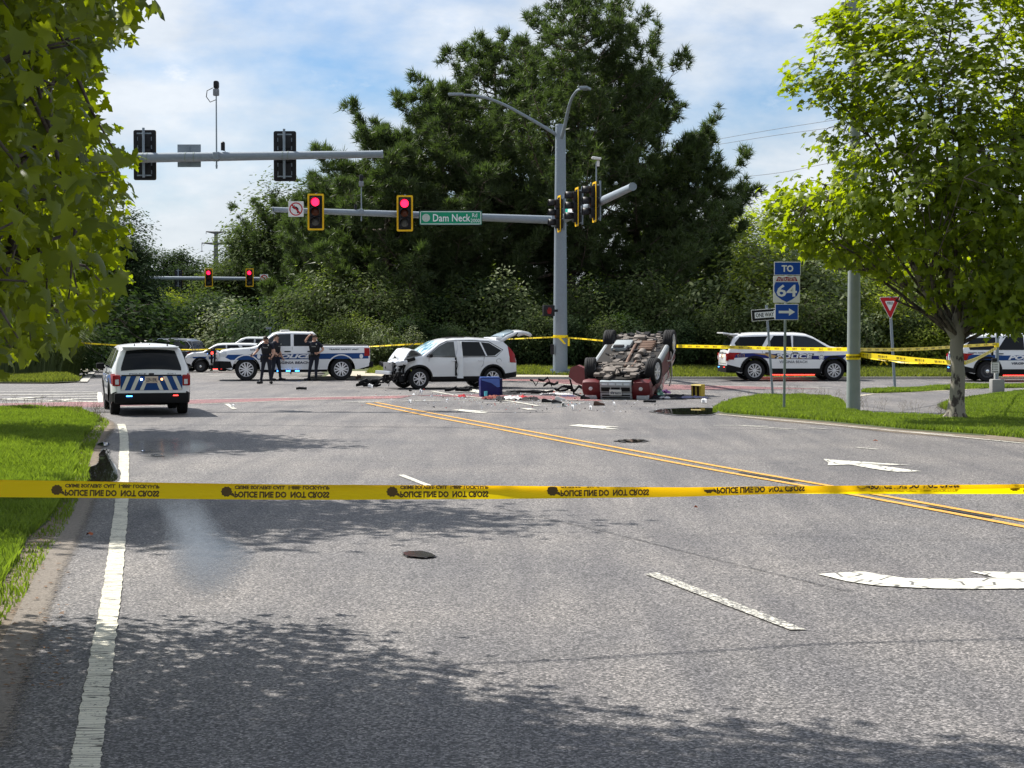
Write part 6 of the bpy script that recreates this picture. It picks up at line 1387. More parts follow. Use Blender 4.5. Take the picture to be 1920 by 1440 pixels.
# front left officer: looks down, right arm out holding a phone, other hand at the belt
J1 = pose(head=(-.01, -.08, 1.60), crown=(-.01, -.12, 1.69), nose=(-.01, -.19, 1.54), neck=(0, -.03, 1.52), elr=(-.36, .0, 1.18), wrr=(-.46, -.12, 1.06), palmr=(-.49, -.16, 1.04), ell=(.30, -.02, 1.16), wrl=(.24, -.18, .98), palml=(.2, -.2, .96), kneer=(-.15, 0, .5), ankler=(-.22, .02, .09), toer=(-.27, -.1, .045), kneel=(.12, 0, .5), anklel=(.15, .02, .09), toel=(.2, -.12, .045))
person('officer in front with head bowed, standing nearest to the camera', tuple(P(500, 720)), R_(-5), J1, extras=lambda t, J: MB().rbox(J['palmr']+Vector((-.01, -.03, .03)), (.02, .08, .14), .006, Matrix.Rotation(.4, 3, 'Y')).build('phone', bootm, t))
J2 = pose(nose=(.02, -.13, 1.64), elr=(-.25, .0, 1.16), wrr=(-.15, -.18, 1.0), palmr=(-.1, -.2, .98), ell=(.26, .02, 1.16), wrl=(.28, -.1, .92), palml=(.28, -.13, .85), anklel=(.17, -.1, .09), toel=(.19, -.26, .045), kneel=(.13, -.08, .5), kneer=(-.12, .02, .5), ankler=(-.14, .1, .09), toer=(-.16, -.04, .045))
person('officer with bare head turned right, standing close behind the bowed one', tuple(P(517, 714)), R_(62), J2, build=1.12)
J3 = pose(head=(.02, -.04, 1.63), crown=(.0, -.05, 1.73), nose=(.06, -.13, 1.58), elr=(-.36, -.02, 1.52), wrr=(-.20, -.06, 1.74), palmr=(-.12, -.07, 1.77), ell=(.34, .02, 1.2), wrl=(.20, -.2, 1.08), palml=(.12, -.22, 1.07), kneer=(-.17, -.04, .5), ankler=(-.24, .04, .09), toer=(-.34, -.05, .045), kneel=(.06, -.02, .5), anklel=(.05, .0, .09), toel=(.02, -.14, .045))
person('officer raising his right hand to his forehead beside the pickup doors', tuple(P(590, 714.3)), R_(-4), J3, build=1.06)
# seated officer in the pickup
J4 = {k: (v[0], v[1], v[2]) for k, v in pose().items()}
for s, q in (('l', 1), ('r', -1)): J4.update({'hip'+s: (q*.1, 0, .9), 'knee'+s: (q*.14, -.42, .92), 'ankle'+s: (q*.14, -.5, .52), 'toe'+s: (q*.14, -.65, .5), 'el'+s: (q*.27, -.1, 1.18), 'wr'+s: (q*.22, -.32, 1.2), 'palm'+s: (q*.2, -.4, 1.22)})
pq = tp.matrix_basis @ Vector((.55, .42, 0)); t5 = person('officer sitting behind the open driver window of the police pickup', (pq.x, pq.y, .0), tp.rotation_euler.z-math.pi/2+1.2, {k: (v[0], v[1], v[2]-.08) for k, v in J4.items()}, vest=False)
J6 = pose(); person('dark clad officer standing far behind the left police car mirror', (P(214, 684).x, 92, gz(92)), .4, J6)
# ---------------------------------------------------------------- debris and belongings
bl = M('cooler_blue', (.006, .010, .10), .4, var=.15); bl2 = M('cooler_lid_blue', (.07, .14, .42), .4)
p = P(918, 744); t = thing('cool_box', 'tipped dark blue cool box with lighter lid standing behind the rear wheel', 'cooler', p, R_(8))
MB().rbox((0, 0, .29), (.60, .42, .58), .05).build('cooler_body', bl, t, True); MB().prism([(-.28, .55), (.27, .55), (.28, .30), (.20, .29), (.02, .42), (-.27, .5)], -.225, -.212).build('cooler_lid', bl2, t, True)
MB().rbox((.33, 0, .3), (.08, .34, .5), .03).build('cooler_handle_side', M('cooler_dark', (.01, .015, .06), .5), t, True); MB().rbox((0, 0, .585), (.56, .38, .02), .008).build('cooler_base', bl2, t)
cb = M('cup_cyan', (.1, .45, .55), .4); p = P(912, 743.5); o = MB().lathe([(.001, 0), (.045, .0), (.05, .14), (.001, .14)], n=14).build('plastic_cup', cb, None, True); o.location = p+Vector((0, -1.2, .06)); tag(o, 'small cyan plastic cup in front of the cool box', 'cup')
def cloth(name, label, u, v, w_, d_, h, col, seed, rz=0):
    r = random.Random(seed); n = 9; vs = []; fs = []; ph = [r.uniform(0, 6) for _ in range(6)]
    for i in range(n+1):
        for j in range(n+1):
            x, y = -1+2*i/n, -1+2*j/n; k = max(0, 1-(abs(x)**3+abs(y)**3)*.5)
            z = h*k*(.45+.3*math.sin(5*x+ph[0])*math.cos(4*y+ph[1])+.25*math.sin(9*x+7*y+ph[2]))+r.uniform(0, .015); ed = 1+.18*math.sin(4*math.atan2(y, x)+ph[3])
            vs.append((x*w_/2*ed, y*d_/2*ed, max(.022, z)))
    for i in range(n):
        for j in range(n): a = i*(n+1)+j; fs.append((a, a+1, a+n+2, a+n+1))
    mb = MB().add(vs, fs); k = len(mb.v)//1; o = mb.build(name, M(name+'_cloth', col, .85, var=.35, scale=14), None, True, 60); o.location = P(u, v); o.rotation_euler.z = rz; tag(o, label, 'clothing', 'clothes spilled on the road'); return o
CL = [('brown shirt heap left of the black and white pile', 926, 748, .5, .5, .14, (.2, .06, .04)), ('red cloth at the right of the spilled pile', 979, 749, .35, .4, .14, (.38, .015, .02)), ('white patterned shirt in the middle of the spilled pile', 960, 750, .55, .5, .16, (.5, .5, .5)),
      ('black trousers at the right end of the spilled pile', 993, 751, .5, .4, .14, (.012, .012, .015)), ('dark grey bundle under the white shirt', 936, 752, .3, .3, .18, (.03, .03, .035)), ('maroon cloth beside the cup', 914, 749, .3, .3, .12, (.15, .03, .03)),
      ('black jacket lying behind the cool box', 953, 741, .7, .4, .14, (.015, .015, .018)), ('dark cloth strip between pile and red suv', 1010, 738, .6, .4, .12, (.02, .02, .03)), ('white sheet lying left of the red suv nose', 1042, 740.5, .9, .5, .07, (.6, .6, .6)), ('small dark rag below the white sheet', 1030, 742, .5, .3, .09, (.03, .03, .04)),
      ('small red cloth lying alone left of the cool box', 867, 745.5, .22, .22, .13, (.4, .03, .04)), ('pale teal towel hanging at the red suv right corner', 1233, 744, .35, .4, .3, (.35, .6, .52)), ('purple cloth heap right of the red suv', 1244, 739, .4, .3, .18, (.08, .02, .12)),
      ('black bedding spread right of the red suv', 1262, 747, 1.3, .6, .14, (.012, .012, .02)), ('dark blue blanket next to the yellow box', 1300, 747.5, .9, .5, .1, (.015, .02, .06)), ('red cloth tucked by the red suv corner', 1224, 747, .35, .3, .12, (.35, .02, .05)), ('slate blue cloth flat on the road before the red suv', 1066, 744.5, .4, .3, .07, (.06, .06, .13)), ('white crumpled cloth under the teal towel', 1246, 748, .3, .3, .1, (.55, .55, .6))]
for i, (lab, u, v, w_, d_, h, col) in enumerate(CL): cloth('spilled_clothing', lab, u, v, w_, d_, h, col, i)
def shoe(label, u, v, rz, col, sole):
    p = P(u, v); t = thing('shoe', label, 'shoe', p, rz, 'scattered shoes'); mb = MB(); vs = []; fs = []; n = 8
    for i, (x, w_, h) in enumerate(((-.14, .03, .085), (-.11, .04, .10), (-.04, .038, .095), (.02, .042, .07), (.08, .048, .052), (.13, .04, .04), (.155, .012, .03))):
        for j in range(n): a = math.pi*j/(n-1); vs.append((x, math.cos(a)*w_*1.15, .022+math.sin(a)*h))
        if i:
            for j in range(n-1): a = (i-1)*n+j; fs.append((a, a+1, a+n+1, a+n))
    MB().add(vs, fs).build('shoe_upper', col, t, True); MB().prism([(-.15, -.035), (-.05, -.042), (.08, -.055), (.16, -.02), (.16, .02), (.08, .055), (-.05, .042), (-.15, .035)], 0.004, .026, 'XY').build('shoe_sole', sole, t)
br = M('brown_leather', (.09, .05, .035), .6); wh_ = M('white_canvas', (.6, .6, .58), .6)
shoe('brown shoe lying alone in front of the red suv grille', 1123, 760.5, .2, br, bootm); shoe('dark shoe left of the white sneakers', 1025, 755, .4, bootm, bootm); shoe('black and white sneaker on its side', 1044, 757, -.3, bootm, wh_); shoe('white sneaker behind the black and white one', 1050, 751, .1, wh_, wh_); shoe('small white sneaker nearest to the camera', 1057, 762.5, 1.4, wh_, wh_); shoe('dark shoe close to the red suv left corner', 1097, 749, .5, bootm, bootm)
def shard(label, u, v, s, mat, seed, n=5, hgt=.1, name='bumper_fragment'):
    r = random.Random(seed); mb = MB()
    for i in range(n):
        x, y = r.uniform(-s, s), r.uniform(-s*.35, s*.35); L_ = r.uniform(.3, .9)*s; q = [Vector((x-L_, y, r.uniform(.02, hgt))), Vector((x-L_*.3, y+.05, r.uniform(.03, hgt))), Vector((x+L_*.4, y, r.uniform(.02, hgt*1.2))), Vector((x+L_, y-.06, r.uniform(.02, hgt)))]
        th = r.uniform(.04, .10)
        for a, b in zip(q, q[1:]): mb.add([a, b, b+Vector((0, th*2, .01)), a+Vector((0, th*2, .0)), a+Vector((0, 0, th)), b+Vector((0, 0, th)), b+Vector((0, th*2, th*1.3)), a+Vector((0, th*2, th))], [(0, 1, 2, 3), (4, 5, 6, 7), (0, 1, 5, 4), (1, 2, 6, 5), (2, 3, 7, 6), (3, 0, 4, 7)])
    o = mb.build(name, mat); o.location = P(u, v); tag(o, label, 'wreckage', 'car parts torn off in the crash'); return o
shard('black bumper wreckage heaped under the smashed white front', 712, 727, .42, black, 1, 9, .3); shard('curved black trim strip left of the white crossover', 678, 727, .45, black, 2, 3, .12); shard('white painted scrap within the bumper wreckage', 699, 729, .16, wvin, 3, 1, .08)
shard('black liner pieces under the white crossover sill', 856, 736, .35, black, 4, 4, .12); shard('bent black bracket standing between the two wrecks', 1018, 729, .3, black, 5, 3, .3); shard('black moulding beside the red suv open door', 1070, 738, .32, black, 6, 4, .22); shard('flat black strip between the wrecks', 1000, 739, .7, black, 7, 4, .06)
shard('thin dark strip on the asphalt before the red suv', 1236, 757, .45, black, 8, 1, .03); shard('small dark fragment below the smashed white front', 770, 736, .12, black, 9, 1, .05); shard('white lens fragment near the front wheel of the crossover', 789, 741, .09, wvin, 10, 2, .1); shard('tiny dark scrap on the road between officers and wreck', 566, 732, .2, black, 11, 2, .03); shard('broken rubber chunk by the far kerb behind the pickup tail', 671, 713, .12, M('chunk', (.07, .045, .03), .8), 12, 2, .2)
mb = MB(); r = random.Random(12)
for i in range(620):
    k = r.random(); u = r.gauss(1010, 110) if k < .6 else r.uniform(660, 1260); v = r.gauss(747, 8) if k < .6 else r.uniform(727, 775)
    p = P(u, v, .003); s = r.uniform(.008, .035)*(2 if r.random() < .05 else 1); a = r.random()*6.28; q = [p+Vector((math.cos(a+j*2.1)*s, math.sin(a+j*2.1)*s, 0)) for j in range(3)]+[p+Vector((0, 0, s*.8))]; mb.cm = r.choice((0, 0, 1, 2, 2, 3)); mb.add(q, [(0, 1, 3), (1, 2, 3), (2, 0, 3)])
tag(mb.build('glass_and_plastic_crumbs', [black, wvin, clens, M('amber_crumb', (.4, .05, .03), .4)]), 'crumbs of glass and plastic strewn between the two wrecks', 'crash debris', kind='stuff')
for i, (u, v, s) in enumerate(((1107, 770, .07), (1077, 769, .05), (1154, 762, .04), (436, 765, .05), (768, 757, .05), (1320, 757, .08))):
    shard(['white flake left of the arrow marking', 'white scrap nearest to the lane arrow', 'pale crumb below the red suv grille', 'white paint chip right of the left police car', 'pale chip beside the yellow lines', 'pale stone by the puddle rim'][i], u, v, s, wvin, 30+i, 1, .03, 'pale_scrap')
# yellow and black cardboard box
p = P(1309, 746); t = thing('cardboard_box', 'yellow black and white cardboard box standing right of the red suv', 'box', p, R_(-38)); k = 53.8/3400
MB().rbox((0, 0, .2), (.34, .22, .40), .01).build('box_body', M('box_yellow', (.5, .36, .05), .6), t); MB().add([(-.172, -.11, .02), (-.172, .11, .02), (-.172, .11, .39), (-.172, -.11, .39)], [(0, 1, 2, 3)]).build('white_side_panel', M('box_white', (.6, .58, .5), .6), t)
mb = MB(); r = random.Random(3)
for x in (-.08, .06): mb.add([(x-.03, -.1125, .06), (x+.05, -.1125, .04), (x+.04, -.1125, .36), (x-.04, -.1125, .35)], [(0, 1, 2, 3)])
mb.build('black_print', M('box_black', (.03, .015, .01), .6), t); MB().add([(-.17, -.11, .40), (.17, -.11, .40), (.22, -.2, .36), (-.14, -.2, .37)], [(0, 1, 2, 3)]).build('open_flap', M('box_flap', (.35, .28, .1), .7), t)
# ---------------------------------------------------------------- trees and shrubs
MAPLE = np.array([(0, -.08), (.14, .02), (.46, -.10), (.40, .12), (.62, .34), (.36, .36), (.30, .50), (.16, .46), (.20, .74), (.0, 1.02), (-.20, .74), (-.16, .46), (-.30, .50), (-.36, .36), (-.62, .34), (-.40, .12), (-.46, -.10), (-.14, .02)], dtype=float)
MAPLE_T = [(0, 1, 17), (1, 2, 3), (3, 4, 5), (1, 3, 5), (5, 6, 7), (1, 5, 7), (7, 8, 9), (7, 9, 11), (9, 10, 11), (1, 7, 11), (1, 11, 17), (11, 12, 13), (11, 13, 17), (13, 14, 15), (13, 15, 17), (15, 16, 17)]
OVAL = np.array([(0, 0), (.22, .3), (.2, .65), (0, 1), (-.2, .65), (-.22, .3)], dtype=float); OVAL_T = [(0, 1, 5), (1, 2, 5), (2, 4, 5), (2, 3, 4)]
KITE = np.array([(0, 0), (.3, .45), (0, 1), (-.3, .45)], dtype=float); KITE_T = [(0, 1, 3), (1, 2, 3)]
CLUMP = np.array([(0, 0), (.34, .1), (.16, .36), (.5, .6), (.1, .62), (0, 1), (-.16, .6), (-.48, .68), (-.2, .34), (-.4, .05)], dtype=float); CLUMP_T = [(0, 1, 2), (2, 3, 4), (0, 2, 8), (2, 4, 6), (2, 6, 8), (4, 5, 6), (6, 7, 8), (0, 8, 9)]
def leaves(C, size, rng, tmpl='maple', up=.55, curl=.18, svar=.35, outd=None):
    T, TT = {'maple': (MAPLE, MAPLE_T), 'oval': (OVAL, OVAL_T), 'kite': (KITE, KITE_T), 'clump': (CLUMP, CLUMP_T)}[tmpl]
    n = len(C); m = len(T); nrm = rng.normal(size=(n, 3)); nrm /= np.linalg.norm(nrm, axis=1)[:, None]; nrm[:, 2] = np.abs(nrm[:, 2])
    nrm = nrm*(1-up)+np.array([0, 0, up]); 
    if outd is not None: nrm = nrm+outd*.5
    nrm /= np.linalg.norm(nrm, axis=1)[:, None]
    r = rng.normal(size=(n, 3)); r[:, 2] -= .7; a = r-(r*nrm).sum(1)[:, None]*nrm; a /= np.linalg.norm(a, axis=1)[:, None]+1e-9; b = np.cross(nrm, a)
    s = size*(1-svar+rng.random(n)*2*svar)
    x = T[:, 0][None, :, None]*b[:, None, :]; y = T[:, 1][None, :, None]*a[:, None, :]; cz = -(curl*(T[:, 0]**2*2+T[:, 1]**2*.5))[None, :, None]*nrm[:, None, :]
    V = C[:, None, :]+(x+y+cz)*s[:, None, None]; Fc = (np.arange(n)*m)[:, None, None]+np.array(TT)[None]
    return V.reshape(-1, 3), Fc.reshape(-1, 3)
def tubes_np(segs, n=6):
    V = []; Fc = []; k = 0
    for p0, p1, r0, r1 in segs:
        p0 = np.asarray(p0, float); p1 = np.asarray(p1, float); t = p1-p0; L = np.linalg.norm(t)+1e-9; t /= L
        ref = np.array([1, 0, 0]) if abs(t[0]) < .8 else np.array([0, 1, 0]); a = np.cross(t, ref); a /= np.linalg.norm(a); b = np.cross(t, a)
        q = np.arange(n)*2*np.pi/n; ring = np.cos(q)[:, None]*a+np.sin(q)[:, None]*b
        V.append(p0+ring*r0); V.append(p1+ring*r1)
        for i in range(n): Fc.append((k+i, k+(i+1) % n, k+n+(i+1) % n, k+n+i))
        k += 2*n
    return np.concatenate(V), np.array(Fc)
def curve_segs(p0, p1, r0, r1, rng, bend=.15, n=4, up=0):
    p0 = np.asarray(p0, float); p1 = np.asarray(p1, float); L = np.linalg.norm(p1-p0); off = rng.normal(size=3)*bend*L*.5; off[2] += up*L
    P_ = [p0+(p1-p0)*t+off*math.sin(math.pi*t) for t in np.linspace(0, 1, n+1)]
    return [(P_[i], P_[i+1], r0+(r1-r0)*i/n, r0+(r1-r0)*(i+1)/n) for i in range(n)], P_
def broadleaf(base, trunk_h, blobs, nclus, nleaf, leafsize, mat, bark, seed, tmpl='maple', clus_r=.45, name='tree', accept=None, trunk_r=.16, leaf_up=.5, limbs=True, shell=.55, lean=(0, 0), curl=.18, flat=.6):
    """returns (crown verts, faces), (trunk verts, faces); everything relative to base"""
    rng = np.random.default_rng(seed); base = np.zeros(3); top = np.array([lean[0], lean[1], trunk_h], float); segs = []
    s, _ = curve_segs(base, top, trunk_r, trunk_r*.78, rng, .04, 6); segs += s
    B = np.array(blobs, float); wgt = (B[:, 3]*B[:, 4]*B[:, 5])**(.75); wgt /= wgt.sum(); nodes = [top]; cl = []
    for i, b in enumerate(B):
        c = b[:3]; q = c-np.array([0, 0, b[5]*.3]); s, pts = curve_segs(top-np.array([0, 0, trunk_h*.12*rng.random()]), q, trunk_r*.62, trunk_r*.22, rng, .12, 5); segs += s if limbs else []
        nodes += pts[1:]
        for k in range(4):
            v = rng.normal(size=3); v /= np.linalg.norm(v); v[2] = abs(v[2])*.6; e = c+v*b[3:6]*.75; s, p2 = curve_segs(pts[rng.integers(2, 6)], e, trunk_r*.2, trunk_r*.06, rng, .2, 4); segs += s if limbs else []; nodes += p2[1:]
    nodes = np.array(nodes); tries = 0
    while len(cl) < nclus and tries < nclus*12:
        tries += 1; b = B[rng.choice(len(B), p=wgt)]; v = rng.normal(size=3); v /= np.linalg.norm(v); r = shell+(1-shell)*rng.random()**.7 if rng.random() < .8 else rng.random()
        p = b[:3]+v*b[3:6]*r*(1+.12*rng.normal())
        if accept and not accept(p): continue
        cl.append(p)
    cl = np.array(cl)
    for p in cl:
        j = np.argmin(((nodes-p)**2).sum(1)); s, _ = curve_segs(nodes[j], p, trunk_r*.07+.004, .004, rng, .2, 2, .05)
        if limbs: segs += s
    cn = cl.mean(0); N_ = nleaf; idx = rng.integers(0, len(cl), N_); off = rng.normal(size=(N_, 3)); off *= clus_r*np.array([1, 1, flat])*.55; C = cl[idx]+off
    if accept: C = C[[bool(accept(c, .0)) for c in C]]
    od = C-cn; od /= np.linalg.norm(od, axis=1)[:, None]+1e-9
    cr = leaves(C, leafsize, rng, tmpl, leaf_up, curl, outd=od)
    return cr, tubes_np(segs, 7)
def plant(name, label, cat, base, cr, tk, lm, bark, group=None, rz=0, scale=None, meshes=None):
    t = thing(name, label, cat, base, rz, group)
    if scale is not None: t.scale = scale if hasattr(scale, '__len__') else (scale,)*3
    if meshes: link('crown', meshes[0], t); link('trunk', meshes[1], t); return t
    c = mesh_np('crown', cr[0], cr[1], lm, t); b = mesh_np('trunk', tk[0], tk[1], bark, t, True); t['_m'] = 0
    return t, (c.data, b.data)
def bark_mat(name, c1, c2, scale=6, thr=(.45, .55), stretch=.35):
    m, t, b = _nt(name); n = t.nodes.new; l = t.links.new
    tc = n('ShaderNodeTexCoord'); mp = n('ShaderNodeMapping'); mp.inputs['Scale'].default_value = (1, 1, stretch); f = n('ShaderNodeTexNoise'); f.inputs['Scale'].default_value = scale; f.inputs['Detail'].default_value = 8; f.inputs['Roughness'].default_value = .6
    l(tc.outputs['Object'], mp.inputs[0]); l(mp.outputs[0], f.inputs[0]); r = n('ShaderNodeValToRGB'); e = r.color_ramp.elements; e[0].position, e[1].position = thr; e[0].color = (*c1, 1); e[1].color = (*c2, 1); l(f.outputs[0], r.inputs[0])
    l(r.outputs[0], b.inputs['Base Color']); b.inputs['Roughness'].default_value = .85; bp = n('ShaderNodeBump'); bp.inputs['Strength'].default_value = .5; bp.inputs['Distance'].default_value = .02; l(f.outputs[0], bp.inputs['Height']); l(bp.outputs[0], b.inputs['Normal']); return m
plane_leaf = leaf_mat('plane_leaf', (.040, .070, .008), (.17, .225, .018), .52, .45, .3, (2.7, 2.5, .4), .5)
plane_leaf_near = leaf_mat('near_plane_leaf', (.018, .038, .006), (.155, .195, .016), .50, .4, .3, (2.8, 2.6, .32), 1.8)
pine_needle = leaf_mat('pine_needle', (.018, .036, .014), (.105, .135, .052), .3, .5, .3, (1.5, 1.8, .7), .35)
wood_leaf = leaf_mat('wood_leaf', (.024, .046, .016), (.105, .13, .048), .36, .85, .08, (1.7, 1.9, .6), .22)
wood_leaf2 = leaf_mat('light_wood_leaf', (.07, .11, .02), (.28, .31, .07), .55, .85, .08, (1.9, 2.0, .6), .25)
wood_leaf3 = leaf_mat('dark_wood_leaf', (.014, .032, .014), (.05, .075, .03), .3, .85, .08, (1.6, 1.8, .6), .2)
silver_leaf = leaf_mat('silvery_shrub_leaf', (.04, .07, .025), (.2, .23, .10), .35, .6, .2, (1.7, 1.9, .6), .4)
bark_plane = bark_mat('mottled_plane_bark', (.05, .04, .033), (.25, .23, .18), 5, (.42, .47), .6); bark_pine = bark_mat('pine_bark', (.06, .045, .035), (.16, .12, .09), 9); bark_dark = bark_mat('dark_bark', (.04, .03, .025), (.11, .09, .07), 8)
# --- right plane tree on the island
tb = P(1792, 786); kx = tb.y/3400
bl = []
for u, v, ru, rv, dd in ((1640, 380, 165, 120, 0), (1560, 420, 110, 95, -1), (1500, 400, 75, 55, -.5), (1620, 220, 130, 110, .5), (1560, 150, 95, 80, 0), (1650, 60, 120, 100, 1), (1760, 130, 150, 150, -1), (1780, 350, 170, 150, -1.6), (1900, 250, 170, 180, 0), (1720, 480, 140, 80, 1), (1880, 470, 150, 120, -1), (1680, 550, 90, 45, -.6), (1850, 590, 110, 50, -.8), (1800, -80, 200, 150, 0), (1990, 100, 180, 200, 1), (2060, 400, 160, 160, 0), (1920, 560, 110, 75, -.5), (1560, 490, 80, 40, .8)):
    q = D(u, v, tb.y+dd)-tb; bl.append((q.x, q.y, q.z, ru*kx, min(1.9, max(ru, rv)*kx*.95), rv*kx))
def acc_right(p, noise=0):
    q = p+np.array(tb); u = 960+q[0]/q[1]*3400; v = 609-(q[2]-HC)/q[1]*3400
    lo = float(np.interp(u, [1400, 1452, 1515, 1590, 1630, 1700, 1740, 1770, 1830, 1900, 2000], [420, 462, 480, 508, 520, 545, 590, 560, 625, 640, 560]))+10*math.sin(u*.13)
    le = float(np.interp(v, [-100, 0, 60, 150, 200, 300, 350, 420, 470, 520], [1570, 1545, 1500, 1440, 1455, 1440, 1412, 1405, 1440, 1520]))+16*math.sin(v*.09)+9*math.sin(v*.31)
    return v < lo and u > le
cr, tk = broadleaf(tb, 1.9, bl, 950, 19000, .175, None, None, 21, clus_r=.42, trunk_r=.085, shell=.45, lean=(.1, 0), leaf_up=.35, accept=acc_right)
t, _ = plant('plane_tree', 'young plane tree with mottled pale trunk and bright leaves on the right island', 'tree', tb, cr, tk, plane_leaf, bark_dark)
MB().tube([(-.03, 0, -.05), (0, 0, .12), (.02, 0, .45), (.05, 0, 1.0), (.0, 0, 1.6), (.06, 0, 2.2), (.12, 0, 2.7)], [.33, .22, .175, .155, .15, .17, .14], 18).tube([(0, .0, 1.85), (-.35, -.1, 2.35), (-.75, -.2, 2.9), (-1.1, -.2, 3.6)], [.13, .10, .085, .06], 12).tube([(.1, 0, 2.5), (-.1, 0, 3.3), (-.15, .1, 4.4), (.1, 0, 5.6), (0, 0, 7.5)], [.15, .13, .1, .08, .05], 12).tube([(.1, 0, 2.6), (.5, .1, 3.5), (1.3, .2, 4.3), (2.6, .3, 5.0)], [.12, .1, .08, .05], 10).tube([(.05, 0, 3.8), (.5, -.3, 4.7), (.6, -.4, 6)], [.08, .06, .04], 8).build('trunk', bark_plane, t, True)
mb = MB()
for a in range(7): g = a*.9; mb.tube([(math.cos(g)*.12, math.sin(g)*.12, .16), (math.cos(g)*.24, math.sin(g)*.24, .03), (math.cos(g)*.36, math.sin(g)*.36, -.02)], [.08, .05, .02], 8)
mb.build('root_flare', bark_dark, t, True)
# --- near left plane tree: crown hangs over the verge and, above the frame, over the road
def edge(v): return float(np.interp(v, [-200, 0, 60, 120, 180, 260, 300, 400, 440, 560, 620, 680], [360, 290, 232, 188, 172, 190, 236, 226, 252, 205, 150, 60]))
def acc_near(base, lim=0):
    b = np.array(base)
    def f(p, noise=.5):
        q = p+b
        if q[1] < 8.0 or q[2] < 1.9: return False
        u = 960+q[0]/q[1]*3400; v = 609-(q[2]-HC)/q[1]*3400
        if v > 698-max(0, u-60)*.4+25*math.sin(u*.08): return False
        if u > 1960 or v < -140: return True
        return u < edge(v)+20*math.sin(v*.11)+9*math.sin(v*.37)+lim
    return f
nb = Vector((-6.1, 11.2, 0))
bl = [(2.3, -1.0, 4.1, 1.3, 1.4, 1.7), (3.4, -3.2, 2.8, .9, 1.2, 1.2), (3.6, -3.0, 4.2, .9, 1.2, 1.2), (2.6, 1.5, 3.2, 1.5, 1.9, 1.8), (2.0, .6, 5, 1.5, 1.4, 1.6), (1, -.6, 5.5, 2.2, 2.0, 2), (1.15, 1.4, 6.8, 1.7, 1.2, .8), (2.65, 1.2, 6.8, 1.4, .9, .6), (3.95, .9, 6.8, 1.15, .7, .5), (5.0, .6, 6.8, .9, .5, .4), (-.5, 1.1, 6.8, 1.6, 1.5, .9), (-1, -1, 5, 2, 2, 2), (1.0, 1.5, 3.2, 1.3, 2, 1.3)]
cr, tk = broadleaf(nb, 2.4, bl, 1250, 28000, .112, None, None, 31, clus_r=.5, accept=acc_near(nb), trunk_r=.17, leaf_up=.22, shell=.3, curl=.38)
plant('plane_tree', 'large leafed plane tree nearest the camera filling the upper left corner', 'tree', nb, cr, tk, plane_leaf_near, bark_dark)
nb2 = Vector((-9.6, 23.5, 0)); bl = [(1.6, -1, 4.2, 2.2, 2.2, 2.4), (2.3, 1, 6.2, 2.2, 2.2, 2.2), (0, 0, 8, 2.4, 2.4, 1.6), (3.4, .4, 7.6, 1.7, 1.4, .9), (-1, 0, 5, 2, 2, 2), (2.6, 0, 2.9, 1.7, 2, .9)]
cr, tk = broadleaf(nb2, 2.0, bl, 800, 13000, .17, None, None, 33, clus_r=.6, accept=acc_near(nb2), trunk_r=.17, leaf_up=.4)
plant('plane_tree', 'second plane tree of the left row, behind the nearest one', 'tree', nb2, cr, tk, plane_leaf, bark_plane)
nb3 = Vector((-12.2, 37, 0)); bl = [(1.5, 0, 4.5, 2.3, 2.3, 2.4), (2.0, 0, 7.0, 2.3, 2.3, 1.9), (0, 0, 8.6, 2.2, 2.2, 1.3), (3.4, 0, 5.2, 1.3, 1.4, 1.6), (3.2, 0, 3.2, 1.4, 1.4, 1.2), (-1.5, 0, 5, 2, 2, 2)]
cr, tk = broadleaf(nb3, 2.2, bl, 700, 10000, .19, None, None, 35, clus_r=.6, accept=acc_near(nb3, 14), trunk_r=.16, leaf_up=.4)
plant('plane_tree', 'third plane tree of the left row, its rim showing beside the signal arm', 'tree', nb3, cr, tk, plane_leaf, bark_plane)
